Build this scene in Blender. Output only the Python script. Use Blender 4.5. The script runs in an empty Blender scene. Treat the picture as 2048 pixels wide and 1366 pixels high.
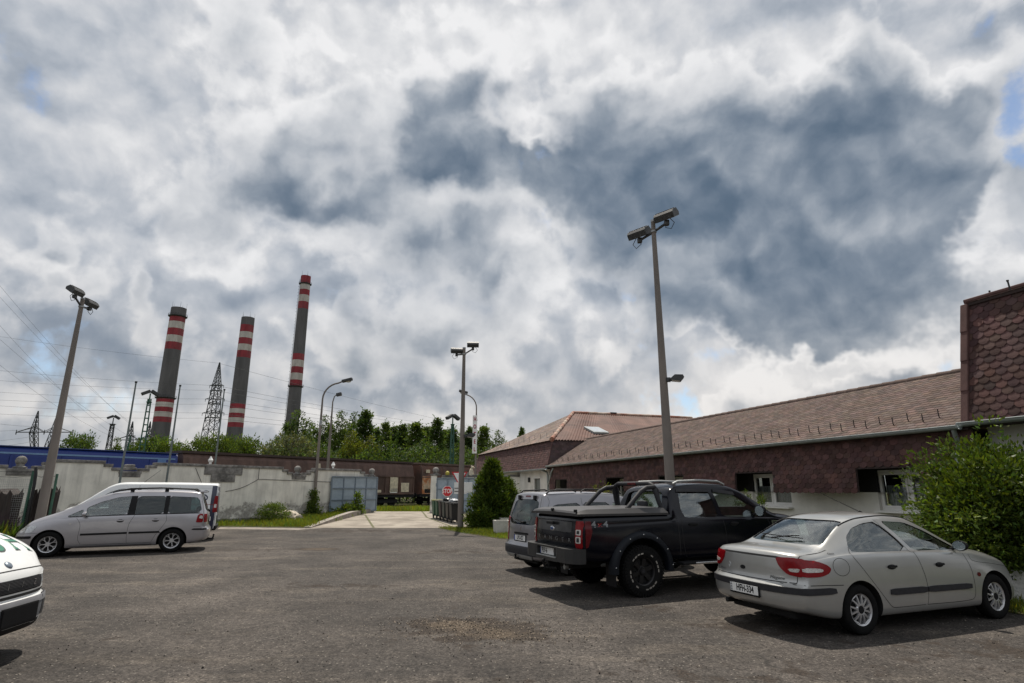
import bpy, bmesh, math, random
import numpy as np
from mathutils import Vector, Matrix, Euler
from mathutils.bvhtree import BVHTree
R = math.radians
random.seed(7); rng = np.random.default_rng(11)
SC = bpy.context.scene
COL = SC.collection

# ------------------------------------------------------------------ camera
H = 1.74
cam_d = bpy.data.cameras.new('camera'); cam = bpy.data.objects.new('camera', cam_d); COL.objects.link(cam)
cam_d.sensor_width = 36; cam_d.lens = 36 * 1153 / 2048; cam_d.clip_start = .05; cam_d.clip_end = 6000
cam.location = (0, 0, H); cam.rotation_euler = (R(90 + 14.335), 0, 0)
SC.camera = cam

# ------------------------------------------------------------------ light
SUN_EL, SUN_AZ = 65.0, -2.0          # degrees; azimuth from +Y towards +X
sun_d = bpy.data.lights.new('sun', 'SUN'); sun = bpy.data.objects.new('sun', sun_d); COL.objects.link(sun)
sun_d.energy = 5.0; sun_d.angle = R(.6); sun_d.color = (1, .93, .83)
sd = Vector((math.sin(R(SUN_AZ)) * math.cos(R(SUN_EL)), math.cos(R(SUN_AZ)) * math.cos(R(SUN_EL)), math.sin(R(SUN_EL))))
sun.rotation_euler = sd.to_track_quat('Z', 'Y').to_euler()
SC.view_settings.view_transform = 'Standard'; SC.view_settings.look = 'None'
SC.view_settings.exposure = 0; SC.view_settings.gamma = 1
SC.cycles.max_bounces = 6; SC.cycles.diffuse_bounces = 3; SC.cycles.glossy_bounces = 3
SC.cycles.transmission_bounces = 4; SC.cycles.transparent_max_bounces = 10
SC.cycles.use_denoising = True; SC.render.filter_size = 1.15
SC.cycles.sample_clamp_indirect = 6

# ------------------------------------------------------------------ sky: Nishita seen through broken cloud
W = bpy.data.worlds.new('World'); SC.world = W; W.use_nodes = True
def sky():
    nt = W.node_tree; nt.nodes.clear(); L = nt.links.new
    def N(t, **k):
        n = nt.nodes.new(t)
        for a, v in k.items(): setattr(n, a, v)
        return n
    def val(sock, v):
        if hasattr(v, 'links'): L(v, sock)
        else: sock.default_value = v
    def M(op, a, b=0.0, c=0.0, clamp=False):
        n = N('ShaderNodeMath', operation=op, use_clamp=clamp)
        for i, v in enumerate((a, b, c)): val(n.inputs[i], v)
        return n.outputs[0]
    def V(op, a, b=(0, 0, 0), c=(0, 0, 0), s=1.0):
        n = N('ShaderNodeVectorMath', operation=op)
        val(n.inputs[0], a); val(n.inputs[1], b); val(n.inputs[2], c)
        if op == 'SCALE': val(n.inputs['Scale'], s)
        return n.outputs['Value'] if op in ('DOT_PRODUCT', 'LENGTH') else n.outputs['Vector']
    def noise(vec, scale, detail, rough=.55, lac=2.0, dist=0.0, col=False):
        n = N('ShaderNodeTexNoise', noise_dimensions='2D'); L(vec, n.inputs['Vector'])
        n.inputs['Scale'].default_value = scale; n.inputs['Detail'].default_value = detail
        n.inputs['Roughness'].default_value = rough; n.inputs['Lacunarity'].default_value = lac
        n.inputs['Distortion'].default_value = dist
        return n.outputs['Color'] if col else n.outputs['Fac']
    dirv = N('ShaderNodeTexCoord').outputs['Generated']
    nrm = V('NORMALIZE', dirv)
    sep = N('ShaderNodeSeparateXYZ'); L(nrm, sep.inputs[0])
    x, y, z = sep.outputs
    # stereographic sky map around due north (world +Y): a fixed chart of the sky
    k = M('DIVIDE', 1.0, M('ADD', M('MAXIMUM', y, -.9), 1.0))
    cmb = N('ShaderNodeCombineXYZ'); L(M('MULTIPLY', x, k), cmb.inputs[0]); L(M('MULTIPLY', z, k), cmb.inputs[1])
    p = cmb.outputs[0]; po = V('ADD', p, (3.71, 2.37, 0))
    lift = M('ADD', M('MULTIPLY', z, .55), .45)
    # warp
    w1 = V('SUBTRACT', noise(po, 5.0, 3, .55, col=True), (.5, .5, .5))
    w2 = V('SUBTRACT', noise(po, 17.0, 4, .6, col=True), (.5, .5, .5))
    pw = V('MULTIPLY_ADD', w1, (.13, .11, 0), p)
    pw = V('MULTIPLY_ADD', w2, (.055, .05, 0), pw)
    def chart(px, py):
        f, d = 1153., 294.64; th = math.atan(d / f); a = px - 1024; b = 683 - py
        v = Vector((a, f * math.cos(th) - b * math.sin(th), f * math.sin(th) + b * math.cos(th))).normalized()
        return v.x / (1 + v.y), v.z / (1 + v.y)
    def field(blobs, P):
        acc = 0.0
        for (px, py, sx, sy, w) in blobs:
            c = chart(px, py); e = chart(px + sx, py); g = chart(px, py - sy)
            ix, iy = 1 / max(1e-3, abs(e[0] - c[0])), 1 / max(1e-3, abs(g[1] - c[1]))
            q = V('MULTIPLY_ADD', P, (ix, iy, 0), (-c[0] * ix, -c[1] * iy, 0))
            acc = M('MULTIPLY_ADD', M('POWER', .36788, V('DOT_PRODUCT', q, q)), w, acc)
        return acc
    # back layer: bright high cloud; front layer: cumulus with crisp lit edges and dark bellies
    def dome(P, s):      # rounded cauliflower heads
        v = N('ShaderNodeTexVoronoi', voronoi_dimensions='2D', feature='SMOOTH_F1'); L(P, v.inputs['Vector']); v.inputs['Scale'].default_value = s; v.inputs['Smoothness'].default_value = .25
        return v.outputs['Distance']
    def puff(P): return M('MULTIPLY_ADD', noise(P, 7.0, 6, .52), 1.0, M('MULTIPLY_ADD', dome(P, 17), -.22, M('MULTIPLY_ADD', dome(P, 41), -.10, .20)))
    pq = V('MULTIPLY_ADD', w1, (.045, .04, 0), V('MULTIPLY_ADD', w2, (.022, .022, 0), po))
    fb = puff(pq); rel = M('SUBTRACT', fb, puff(V('ADD', pq, (.004, .016, 0))))       # the same billows a little higher: lit tops, shaded bases
    fb = M('SUBTRACT', fb, .515); fine = M('SUBTRACT', noise(po, 36, 5, .55), .5); soft = M('SUBTRACT', noise(po, 3.6, 5, .5), .5)
    D = M('ADD', field(SKY_DARK, pw), M('MULTIPLY_ADD', fb, 1.7, M('MULTIPLY', fine, .34)))
    al = N('ShaderNodeMapRange', interpolation_type='SMOOTHSTEP'); L(D, al.inputs[0]); al.inputs[1].default_value = .14; al.inputs[2].default_value = .74; al = al.outputs[0]
    def ramp(x, stops):
        r = N('ShaderNodeValToRGB'); L(x, r.inputs[0]); cr = r.color_ramp; cr.interpolation = 'B_SPLINE'
        while len(cr.elements) < len(stops): cr.elements.new(.5)
        for e, (pos, c) in zip(cr.elements, stops): e.position = pos; e.color = (*c, 1)
        return r.outputs[0]
    A = M('ADD', M('ADD', field(SKY_TONE, pw), .47), M('MULTIPLY', soft, .42))
    A = M('ADD', A, M('MULTIPLY', rel, 1.6)); A = M('ADD', A, M('MULTIPLY', fine, .30))
    rim = N('ShaderNodeMapRange', interpolation_type='SMOOTHSTEP'); L(D, rim.inputs[0]); rim.inputs[1].default_value = .02; rim.inputs[2].default_value = .30
    A = M('ADD', A, M('MULTIPLY', rim.outputs[0], .24))
    back = ramp(A, [(0.0, (.235, .285, .36)), (.22, (.345, .39, .455)), (.45, (.49, .525, .58)), (.66, (.64, .655, .685)), (.85, (.78, .785, .80)), (1.0, (.88, .88, .89))])
    Bv = M('ADD', M('MULTIPLY', M('DIVIDE', D, M('ADD', M('MULTIPLY', M('MAXIMUM', D, 0.0), .45), 1.0)), .80), M('ADD', M('MULTIPLY_ADD', rel, -2.2, M('MULTIPLY', soft, .25)), M('MULTIPLY', fine, -.22)))
    front = ramp(Bv, [(0.0, (.60, .62, .65)), (.22, (.44, .475, .525)), (.42, (.30, .345, .405)), (.62, (.205, .252, .318)), (.82, (.142, .190, .256)), (1.0, (.098, .145, .208))])
    mixc = N('ShaderNodeMix', data_type='RGBA'); L(al, mixc.inputs[0]); L(back, mixc.inputs[6]); L(front, mixc.inputs[7])
    low = M('SUBTRACT', 1.0, M('MULTIPLY', M('ABSOLUTE', z), 3.2), clamp=True)
    warm = N('ShaderNodeMix', data_type='RGBA', blend_type='MULTIPLY'); val(warm.inputs[0], M('MULTIPLY', low, .75))
    L(mixc.outputs[2], warm.inputs[6]); warm.inputs[7].default_value = (.97, .91, .83, 1)
    gain = N('ShaderNodeMapRange', interpolation_type='SMOOTHSTEP'); L(y, gain.inputs[0]); gain.inputs[1].default_value = .15; gain.inputs[2].default_value = -.45; gain.inputs[3].default_value = 1; gain.inputs[4].default_value = 1.35  # unseen sky behind the camera brightened to fill camera-facing surfaces
    hzn = N('ShaderNodeMapRange', interpolation_type='SMOOTHSTEP'); L(M('ADD', z, M('MULTIPLY', M('MAXIMUM', M('ADD', y, .25), 0.0), 3.0)), hzn.inputs[0]); hzn.inputs[1].default_value = .08; hzn.inputs[2].default_value = .38; hzn.inputs[3].default_value = .28; hzn.inputs[4].default_value = 1     # unseen dark band added low behind the camera to darken car side reflections
    zen = N('ShaderNodeMapRange', interpolation_type='SMOOTHSTEP'); L(z, zen.inputs[0]); zen.inputs[1].default_value = .72; zen.inputs[2].default_value = .92; zen.inputs[3].default_value = 1; zen.inputs[4].default_value = .6  # unseen zenith dimmed to weaken the ambient light in shadows
    # blue gaps: Nishita sky
    st = N('ShaderNodeTexSky', sky_type='NISHITA'); st.sun_disc = False
    st.sun_elevation = R(SUN_EL); st.sun_rotation = R(SUN_AZ); st.air_density = 1.0; st.dust_density = .4; st.ozone_density = 1.2
    hb = M('ADD', field(SKY_HOLE, pw), M('MULTIPLY', fine, 1.2))
    hb = M('ADD', hb, M('MULTIPLY', fb, -1.0))
    hr = N('ShaderNodeMapRange', interpolation_type='SMOOTHSTEP'); L(hb, hr.inputs[0])
    hr.inputs[1].default_value = .28; hr.inputs[2].default_value = .85; hr.inputs[4].default_value = .85
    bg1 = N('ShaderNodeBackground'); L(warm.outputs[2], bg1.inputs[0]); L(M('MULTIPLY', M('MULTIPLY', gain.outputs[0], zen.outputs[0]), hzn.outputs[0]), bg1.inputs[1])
    bg2 = N('ShaderNodeBackground'); L(st.outputs[0], bg2.inputs[0]); bg2.inputs[1].default_value = .13
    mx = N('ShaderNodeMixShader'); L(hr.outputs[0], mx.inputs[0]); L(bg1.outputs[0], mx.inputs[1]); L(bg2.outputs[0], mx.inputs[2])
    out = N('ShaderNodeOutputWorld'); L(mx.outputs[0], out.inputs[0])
SKY_DARK = [(140, 250, 260, 230, -.30), (800, 430, 480, 160, .10), (1950, 500, 160, 160, .15), (1430, 410, 360, 185, .96), (1640, 440, 230, 130, .2), (1220, 320, 200, 110, .50), (1640, 330, 120, 110, .35), (1620, 560, 290, 85, .80), (1480, 640, 140, 45, .62), (1780, 590, 190, 60, .42), (1720, 170, 105, 190, .62),
    (1880, 240, 95, 70, .48), (1900, 430, 140, 100, .48), (1960, 600, 120, 50, .45), (1110, 395, 140, 55, .80), (880, 240, 80, 120, .82), (950, 350, 130, 50, .72), (1020, 200, 40, 45, .38),
    (690, 200, 50, 50, .34), (510, 360, 120, 45, .34), (610, 290, 70, 60, .26), (430, 430, 110, 35, .26), (1330, 470, 170, 70, .25), (1500, 300, 200, 80, .2), (740, 410, 100, 30, .28), (620, 400, 100, 40, .28), (1230, 160, 80, 50, .25),
    (310, 560, 52, 75, .62), (360, 660, 70, 50, .40), (900, 500, 110, 45, .36), (720, 640, 50, 60, .55), (690, 710, 70, 35, .40), (900, 650, 150, 40, .30), (1000, 560, 130, 30, .34), (1250, 440, 130, 70, .3), (1240, 700, 60, 50, .36), (650, 860, 220, 25, .25), (1480, 770, 120, 22, .30), (1780, 730, 90, 18, .3), (1330, 640, 70, 40, .3), (180, 850, 160, 30, .28),
    (30, 470, 60, 20, .38), (100, 540, 90, 20, .22), (120, 740, 200, 50, .28), (480, 790, 150, 40, .32), (1090, 300, 45, 50, -.45), (1650, 695, 260, 26, -.5), (1570, 130, 50, 60, -.3), (1990, 470, 45, 110, -.4), (1900, 110, 40, 80, -.35), (1010, 60, 230, 70, -.3)]
SKY_TONE = [(1010, 50, 300, 130, .44), (600, 90, 280, 140, .24), (1090, 300, 60, 60, .45), (1640, 700, 280, 35, .42), (1570, 130, 70, 60, .35), (1920, 130, 70, 100, .30), (2000, 470, 60, 110, .3), (330, 480, 170, 25, .18),
    (480, 525, 90, 40, .20), (560, 215, 90, 40, .2), (1450, 770, 180, 35, .16), (1060, 640, 150, 70, .12), (20, 505, 70, 22, .2), (700, 480, 140, 30, .15), (1250, 545, 60, 25, .25), (1130, 500, 90, 25, .2),
    (0, 200, 80, 240, -.10), (300, 200, 200, 220, .12), (130, 720, 260, 90, -.26), (480, 760, 200, 70, -.20), (900, 780, 250, 60, -.12), (1100, 560, 200, 60, -.08), (1960, 60, 120, 60, -.2)]
SKY_HOLE = [(2035, 365, 55, 40, .95), (1985, 300, 45, 60, .5), (2015, 215, 50, 90, .55), (2040, 30, 60, 60, .5), (1370, 800, 70, 26, .75), (1890, 690, 60, 30, .6),
    (0, 130, 40, 110, .30), (60, 690, 120, 45, .30), (120, 780, 150, 40, .32), (250, 830, 160, 40, .32), (1450, 820, 80, 20, .4), (1240, 585, 30, 20, .25)]
sky()

# ------------------------------------------------------------------ helpers
def tag(o, label=None, cat=None, group=None, kind=None):
    for k, v in (('label', label), ('category', cat), ('group', group), ('kind', kind)):
        if v: o[k] = v
    return o
def thing(name, label, cat, loc=(0, 0, 0), rz=0, group=None):
    o = bpy.data.objects.new(name, None); COL.objects.link(o); o.location = loc; o.rotation_euler = (0, 0, rz); o.empty_display_size = .2
    return tag(o, label, cat, group)
def link(name, me, mats, parent=None):
    o = bpy.data.objects.new(name, me); COL.objects.link(o)
    for m in (mats if isinstance(mats, (list, tuple)) else [mats]):
        if m: me.materials.append(m)
    if parent: o.parent = parent
    return o
def copy_tree(o, parent=None):
    c = o.copy(); COL.objects.link(c)
    if parent: c.parent = parent
    for ch in [q for q in SC.objects if q.parent == o]: copy_tree(ch, c)
    return c
def basis(d):
    d = Vector(d).normalized(); a = Vector((0, 0, 1)) if abs(d.z) < .95 else Vector((1, 0, 0))
    u = d.cross(a).normalized(); return u, d.cross(u).normalized()
class MB:
    def __init__(s): s.v = []; s.f = []; s.m = []; s.c = []
    def add(s, vs, fs, mi=0, col=None):
        o = len(s.v); s.v += [tuple(q) for q in vs]
        for q in fs: s.f.append([i + o for i in q]); s.m.append(mi); s.c.append(col)
    def box(s, c, d, rz=0, mi=0, M=None, col=None):
        M = M or (Matrix.Translation(c) @ Matrix.Rotation(rz, 4, 'Z'))
        x, y, z = d[0] / 2, d[1] / 2, d[2] / 2
        vs = [M @ Vector(q) for q in ((-x, -y, -z), (x, -y, -z), (x, y, -z), (-x, y, -z), (-x, -y, z), (x, -y, z), (x, y, z), (-x, y, z))]
        s.add(vs, [(0, 3, 2, 1), (4, 5, 6, 7), (0, 1, 5, 4), (1, 2, 6, 5), (2, 3, 7, 6), (3, 0, 4, 7)], mi, col)
    def bbox(s, c, d, b=.02, rz=0, mi=0, M=None):       # chamfered box
        M = M or (Matrix.Translation(c) @ Matrix.Rotation(rz, 4, 'Z'))
        bm = bmesh.new(); bmesh.ops.create_cube(bm, size=1)
        for v in bm.verts: v.co = Vector((v.co.x * d[0], v.co.y * d[1], v.co.z * d[2]))
        bmesh.ops.bevel(bm, geom=bm.edges[:], offset=min(b, .49 * min(d)), segments=2, profile=.6, affect='EDGES')
        s.bm(bm, M, mi)
    def bm(s, bm, M=Matrix(), mi=0):
        bm.verts.index_update(); s.add([M @ v.co for v in bm.verts], [[v.index for v in f.verts] for f in bm.faces], mi); bm.free()
    def cyl(s, a, b, r0, r1=None, n=12, mi=0, caps=True):
        a, b = Vector(a), Vector(b); r1 = r0 if r1 is None else r1; u, w = basis(b - a)
        vs = [a + (u * math.cos(t) + w * math.sin(t)) * r0 for t in [2 * math.pi * i / n for i in range(n)]]
        vs += [b + (u * math.cos(t) + w * math.sin(t)) * r1 for t in [2 * math.pi * i / n for i in range(n)]]
        fs = [(i, i + n, (i + 1) % n + n, (i + 1) % n) for i in range(n)]
        if caps: fs += [list(range(n)), list(range(2 * n - 1, n - 1, -1))]
        s.add(vs, fs, mi)
    def tube(s, pts, r, n=8, mi=0, caps=True):
        pts = [Vector(p) for p in pts]; rs = r if isinstance(r, (list, tuple)) else [r] * len(pts)
        vs = []; u = None
        for i, p in enumerate(pts):
            d = (pts[min(i + 1, len(pts) - 1)] - pts[max(i - 1, 0)]).normalized()
            if u is None: u, w = basis(d)
            else:
                u = (u - d * u.dot(d)).normalized(); w = d.cross(u)
            vs += [p + (u * math.cos(t) + w * math.sin(t)) * rs[i] for t in [2 * math.pi * j / n for j in range(n)]]
        fs = [(i * n + j, i * n + (j + 1) % n, (i + 1) * n + (j + 1) % n, (i + 1) * n + j) for i in range(len(pts) - 1) for j in range(n)]
        if caps: fs += [list(range(n - 1, -1, -1)), list(range((len(pts) - 1) * n, len(pts) * n))]
        s.add(vs, fs, mi)
    def lathe(s, prof, n=24, M=Matrix(), mi=0, closed=False):   # prof: (r, h) about local Z
        vs = [M @ Vector((r * math.cos(t), r * math.sin(t), h)) for (r, h) in prof for t in [2 * math.pi * j / n for j in range(n)]]
        m = len(prof); fs = [(i * n + j, i * n + (j + 1) % n, ((i + 1) % m) * n + (j + 1) % n, ((i + 1) % m) * n + j) for i in range(m if closed else m - 1) for j in range(n)]
        s.add(vs, fs, mi)
    def prism(s, poly, h0, h1, M=Matrix(), mi=0):       # poly in local XY, extruded along local Z
        n = len(poly); vs = [M @ Vector((a, b, h0)) for a, b in poly] + [M @ Vector((a, b, h1)) for a, b in poly]
        s.add(vs, [list(range(n - 1, -1, -1)), list(range(n, 2 * n))] + [(i, (i + 1) % n, (i + 1) % n + n, i + n) for i in range(n)], mi)
    def sphere(s, c, r, sx=1, sy=1, sz=1, mi=0, n=16):
        bm = bmesh.new(); bmesh.ops.create_uvsphere(bm, u_segments=n, v_segments=max(6, n // 2), radius=r)
        s.bm(bm, Matrix.Translation(c) @ Matrix.Diagonal((sx, sy, sz, 1)), mi)
    def mesh(s, name, smooth=None):
        me = bpy.data.meshes.new(name); me.from_pydata(s.v, [], s.f)
        if any(s.m): me.polygons.foreach_set('material_index', s.m)
        if True:
            at = me.color_attributes.new('tint', 'FLOAT_COLOR', 'CORNER'); d = []
            for p, c in zip(me.polygons, s.c): d += list((*(c or (1, 1, 1)), 1)) * p.loop_total
            at.data.foreach_set('color', d)
        bm = bmesh.new(); bm.from_mesh(me); bmesh.ops.recalc_face_normals(bm, faces=bm.faces[:]); bm.to_mesh(me); bm.free()
        if smooth is not None:
            me.polygons.foreach_set('use_smooth', [True] * len(me.polygons)); me.set_sharp_from_angle(angle=R(smooth))
        me.update(); return me
    def build(s, name, mats, parent=None, smooth=None): return link(name, s.mesh(name, smooth), mats, parent)

# ------------------------------------------------------------------ materials
def new_mat(name):
    m = bpy.data.materials.new(name); m.use_nodes = True; nt = m.node_tree
    return m, nt, nt.nodes['Principled BSDF']
def mat(name, col, rough=.6, metal=0, var=.12, scale=6, spec=.5, bump=0, bscale=40, tint=False, coat=0, col2=None, mix=(.45, .6), detail=5, hole=None, stretch=None):
    """one surface: base colour broken up by noise, optional second colour in patches, optional per-face tint, optional bump"""
    m, nt, b = new_mat(name); L = nt.links.new
    tc = nt.nodes.new('ShaderNodeTexCoord'); vec = tc.outputs['Object']
    if stretch:
        mp = nt.nodes.new('ShaderNodeMapping'); mp.inputs['Scale'].default_value = stretch; L(vec, mp.inputs[0]); vec = mp.outputs[0]
    n = nt.nodes.new('ShaderNodeTexNoise'); n.inputs['Scale'].default_value = scale; n.inputs['Detail'].default_value = detail; n.inputs['Roughness'].default_value = .6
    L(vec, n.inputs['Vector'])
    mr = nt.nodes.new('ShaderNodeMapRange'); L(n.outputs['Fac'], mr.inputs[0]); mr.inputs[1].default_value = .3; mr.inputs[2].default_value = .7
    mr.inputs[3].default_value = 1 - var; mr.inputs[4].default_value = 1 + var
    mul = nt.nodes.new('ShaderNodeMix'); mul.data_type = 'RGBA'; mul.blend_type = 'MULTIPLY'; mul.inputs[0].default_value = 1
    mul.inputs[6].default_value = (*col, 1)
    if col2:
        n2 = nt.nodes.new('ShaderNodeTexNoise'); n2.inputs['Scale'].default_value = scale * .45; n2.inputs['Detail'].default_value = 8; n2.inputs['Roughness'].default_value = .65
        L(vec, n2.inputs['Vector'])
        r2 = nt.nodes.new('ShaderNodeMapRange'); L(n2.outputs['Fac'], r2.inputs[0]); r2.inputs[1].default_value = mix[0]; r2.inputs[2].default_value = mix[1]
        mc = nt.nodes.new('ShaderNodeMix'); mc.data_type = 'RGBA'; L(r2.outputs[0], mc.inputs[0])
        mc.inputs[6].default_value = (*col, 1); mc.inputs[7].default_value = (*col2, 1); L(mc.outputs[2], mul.inputs[6])
    L(mr.outputs[0], mul.inputs[7]); o = mul.outputs[2]
    if tint:
        at = nt.nodes.new('ShaderNodeAttribute'); at.attribute_name = 'tint'
        m2 = nt.nodes.new('ShaderNodeMix'); m2.data_type = 'RGBA'; m2.blend_type = 'MULTIPLY'; m2.inputs[0].default_value = 1
        L(o, m2.inputs[6]); L(at.outputs['Color'], m2.inputs[7]); o = m2.outputs[2]
    L(o, b.inputs['Base Color']); b.inputs['Roughness'].default_value = rough; b.inputs['Metallic'].default_value = metal
    b.inputs['Specular IOR Level'].default_value = spec
    if coat: b.inputs['Coat Weight'].default_value = coat; b.inputs['Coat Roughness'].default_value = .06
    if bump:
        nb = nt.nodes.new('ShaderNodeTexNoise'); nb.inputs['Scale'].default_value = bscale; nb.inputs['Detail'].default_value = 4; L(vec, nb.inputs['Vector'])
        bp = nt.nodes.new('ShaderNodeBump'); bp.inputs['Strength'].default_value = bump; bp.inputs['Distance'].default_value = .02
        L(nb.outputs['Fac'], bp.inputs['Height']); L(bp.outputs[0], b.inputs['Normal'])
    return m
def leaf_mat(name, col, trans=.35, rough=.45):
    m, nt, b = new_mat(name); L = nt.links.new
    at = nt.nodes.new('ShaderNodeAttribute'); at.attribute_name = 'tint'
    mx = nt.nodes.new('ShaderNodeMix'); mx.data_type = 'RGBA'; mx.blend_type = 'MULTIPLY'; mx.inputs[0].default_value = 1; mx.inputs[6].default_value = (*col, 1)
    L(at.outputs['Color'], mx.inputs[7]); L(mx.outputs[2], b.inputs['Base Color']); b.inputs['Roughness'].default_value = rough; b.inputs['Specular IOR Level'].default_value = .18
    tr = nt.nodes.new('ShaderNodeBsdfTranslucent'); g = nt.nodes.new('ShaderNodeMix'); g.data_type = 'RGBA'; g.blend_type = 'MULTIPLY'; g.inputs[0].default_value = 1
    L(mx.outputs[2], g.inputs[6]); g.inputs[7].default_value = (1.5, 1.5, .5, 1); L(g.outputs[2], tr.inputs[0])
    ms = nt.nodes.new('ShaderNodeMixShader'); ms.inputs[0].default_value = trans; L(b.outputs[0], ms.inputs[1]); L(tr.outputs[0], ms.inputs[2])
    L(ms.outputs[0], nt.nodes['Material Output'].inputs[0]); return m
def glass(name, tint=(.55, .62, .6), refl=.9):
    m, nt, b = new_mat(name); L = nt.links.new; nt.nodes.remove(b)
    t = nt.nodes.new('ShaderNodeBsdfTransparent'); t.inputs[0].default_value = (*tint, 1)
    g = nt.nodes.new('ShaderNodeBsdfGlossy'); g.inputs['Roughness'].default_value = .02; g.inputs[0].default_value = (refl, refl, refl, 1)
    lw = nt.nodes.new('ShaderNodeLayerWeight'); lw.inputs[0].default_value = .5      # Schlick, the same from both sides of the pane
    pw = nt.nodes.new('ShaderNodeMath'); pw.operation = 'POWER'; L(lw.outputs['Facing'], pw.inputs[0]); pw.inputs[1].default_value = 4.0
    fr = nt.nodes.new('ShaderNodeMath'); fr.operation = 'MULTIPLY_ADD'; L(pw.outputs[0], fr.inputs[0]); fr.inputs[1].default_value = .9; fr.inputs[2].default_value = .09
    ms = nt.nodes.new('ShaderNodeMixShader'); L(fr.outputs[0], ms.inputs[0]); L(t.outputs[0], ms.inputs[1]); L(g.outputs[0], ms.inputs[2])
    L(ms.outputs[0], nt.nodes['Material Output'].inputs[0]); return m
def text_mesh(txt, size, depth=.002, font_scale=(1, 1), shear=0, spacing=1.0, bold=0):
    c = bpy.data.curves.new('lettering', 'FONT'); c.body = txt; c.size = size; c.extrude = depth; c.align_x = 'CENTER'; c.align_y = 'CENTER'; c.shear = shear; c.space_character = spacing; c.offset = bold
    o = bpy.data.objects.new('lettering', c); COL.objects.link(o); bpy.context.view_layer.update()
    me = bpy.data.meshes.new_from_object(o.evaluated_get(bpy.context.evaluated_depsgraph_get()))
    vs = [Vector((v.co.x * font_scale[0], v.co.y * font_scale[1], v.co.z)) for v in me.vertices]; fs = [list(p.vertices) for p in me.polygons]
    bpy.data.objects.remove(o); bpy.data.curves.remove(c); bpy.data.meshes.remove(me); return vs, fs
# ------------------------------------------------------------------ survey helpers
def at(px, py, Y):                 # point on the sight line of a surveyed direction at distance Y north
    f, d = 1153., 294.64; th = math.atan(d / f); a = px - 1024; b = 683 - py
    v = (a, f * math.cos(th) - b * math.sin(th), f * math.sin(th) + b * math.cos(th)); t = Y / v[1]
    return Vector((v[0] * t, Y, H + v[2] * t))
def sstep(t): t = min(1, max(0, t)); return t * t * (3 - 2 * t)
def gz(x, y):
    if y < 25: return 0.0
    if y < 38: return .36 * sstep((y - 24) / 14) if x < 3 else .2 * sstep((y - 24) / 14)
    return .36 + (.08 - .36) * sstep((y - 38) / 7)
def sheet(name, poly, dz, step, m, kind='structure', extra=None):
    bm = bmesh.new(); f = bm.faces.new([bm.verts.new((x, y, 0)) for x, y in poly])
    xs = [p[0] for p in poly]; ys = [p[1] for p in poly]
    a = math.floor(min(ys) / step) * step
    while a < max(ys):
        bmesh.ops.bisect_plane(bm, geom=bm.verts[:] + bm.edges[:] + bm.faces[:], plane_co=(0, a, 0), plane_no=(0, 1, 0)); a += step
    bmesh.ops.triangulate(bm, faces=bm.faces[:])
    for v in bm.verts: v.co.z = gz(v.co.x, v.co.y) + dz + (extra(v.co.x, v.co.y) if extra else 0)
    bmesh.ops.recalc_face_normals(bm, faces=bm.faces[:])
    me = bpy.data.meshes.new(name); bm.to_mesh(me); bm.free()
    if me.polygons[0].normal.z < 0: me.flip_normals()
    return tag(link(name, me, m), kind=kind)
def in_poly(x, y, P):
    c = False; j = len(P) - 1
    for i in range(len(P)):
        if (P[i][1] > y) != (P[j][1] > y) and x < (P[j][0] - P[i][0]) * (y - P[i][1]) / (P[j][1] - P[i][1]) + P[i][0]: c = not c
        j = i
    return c

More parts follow.
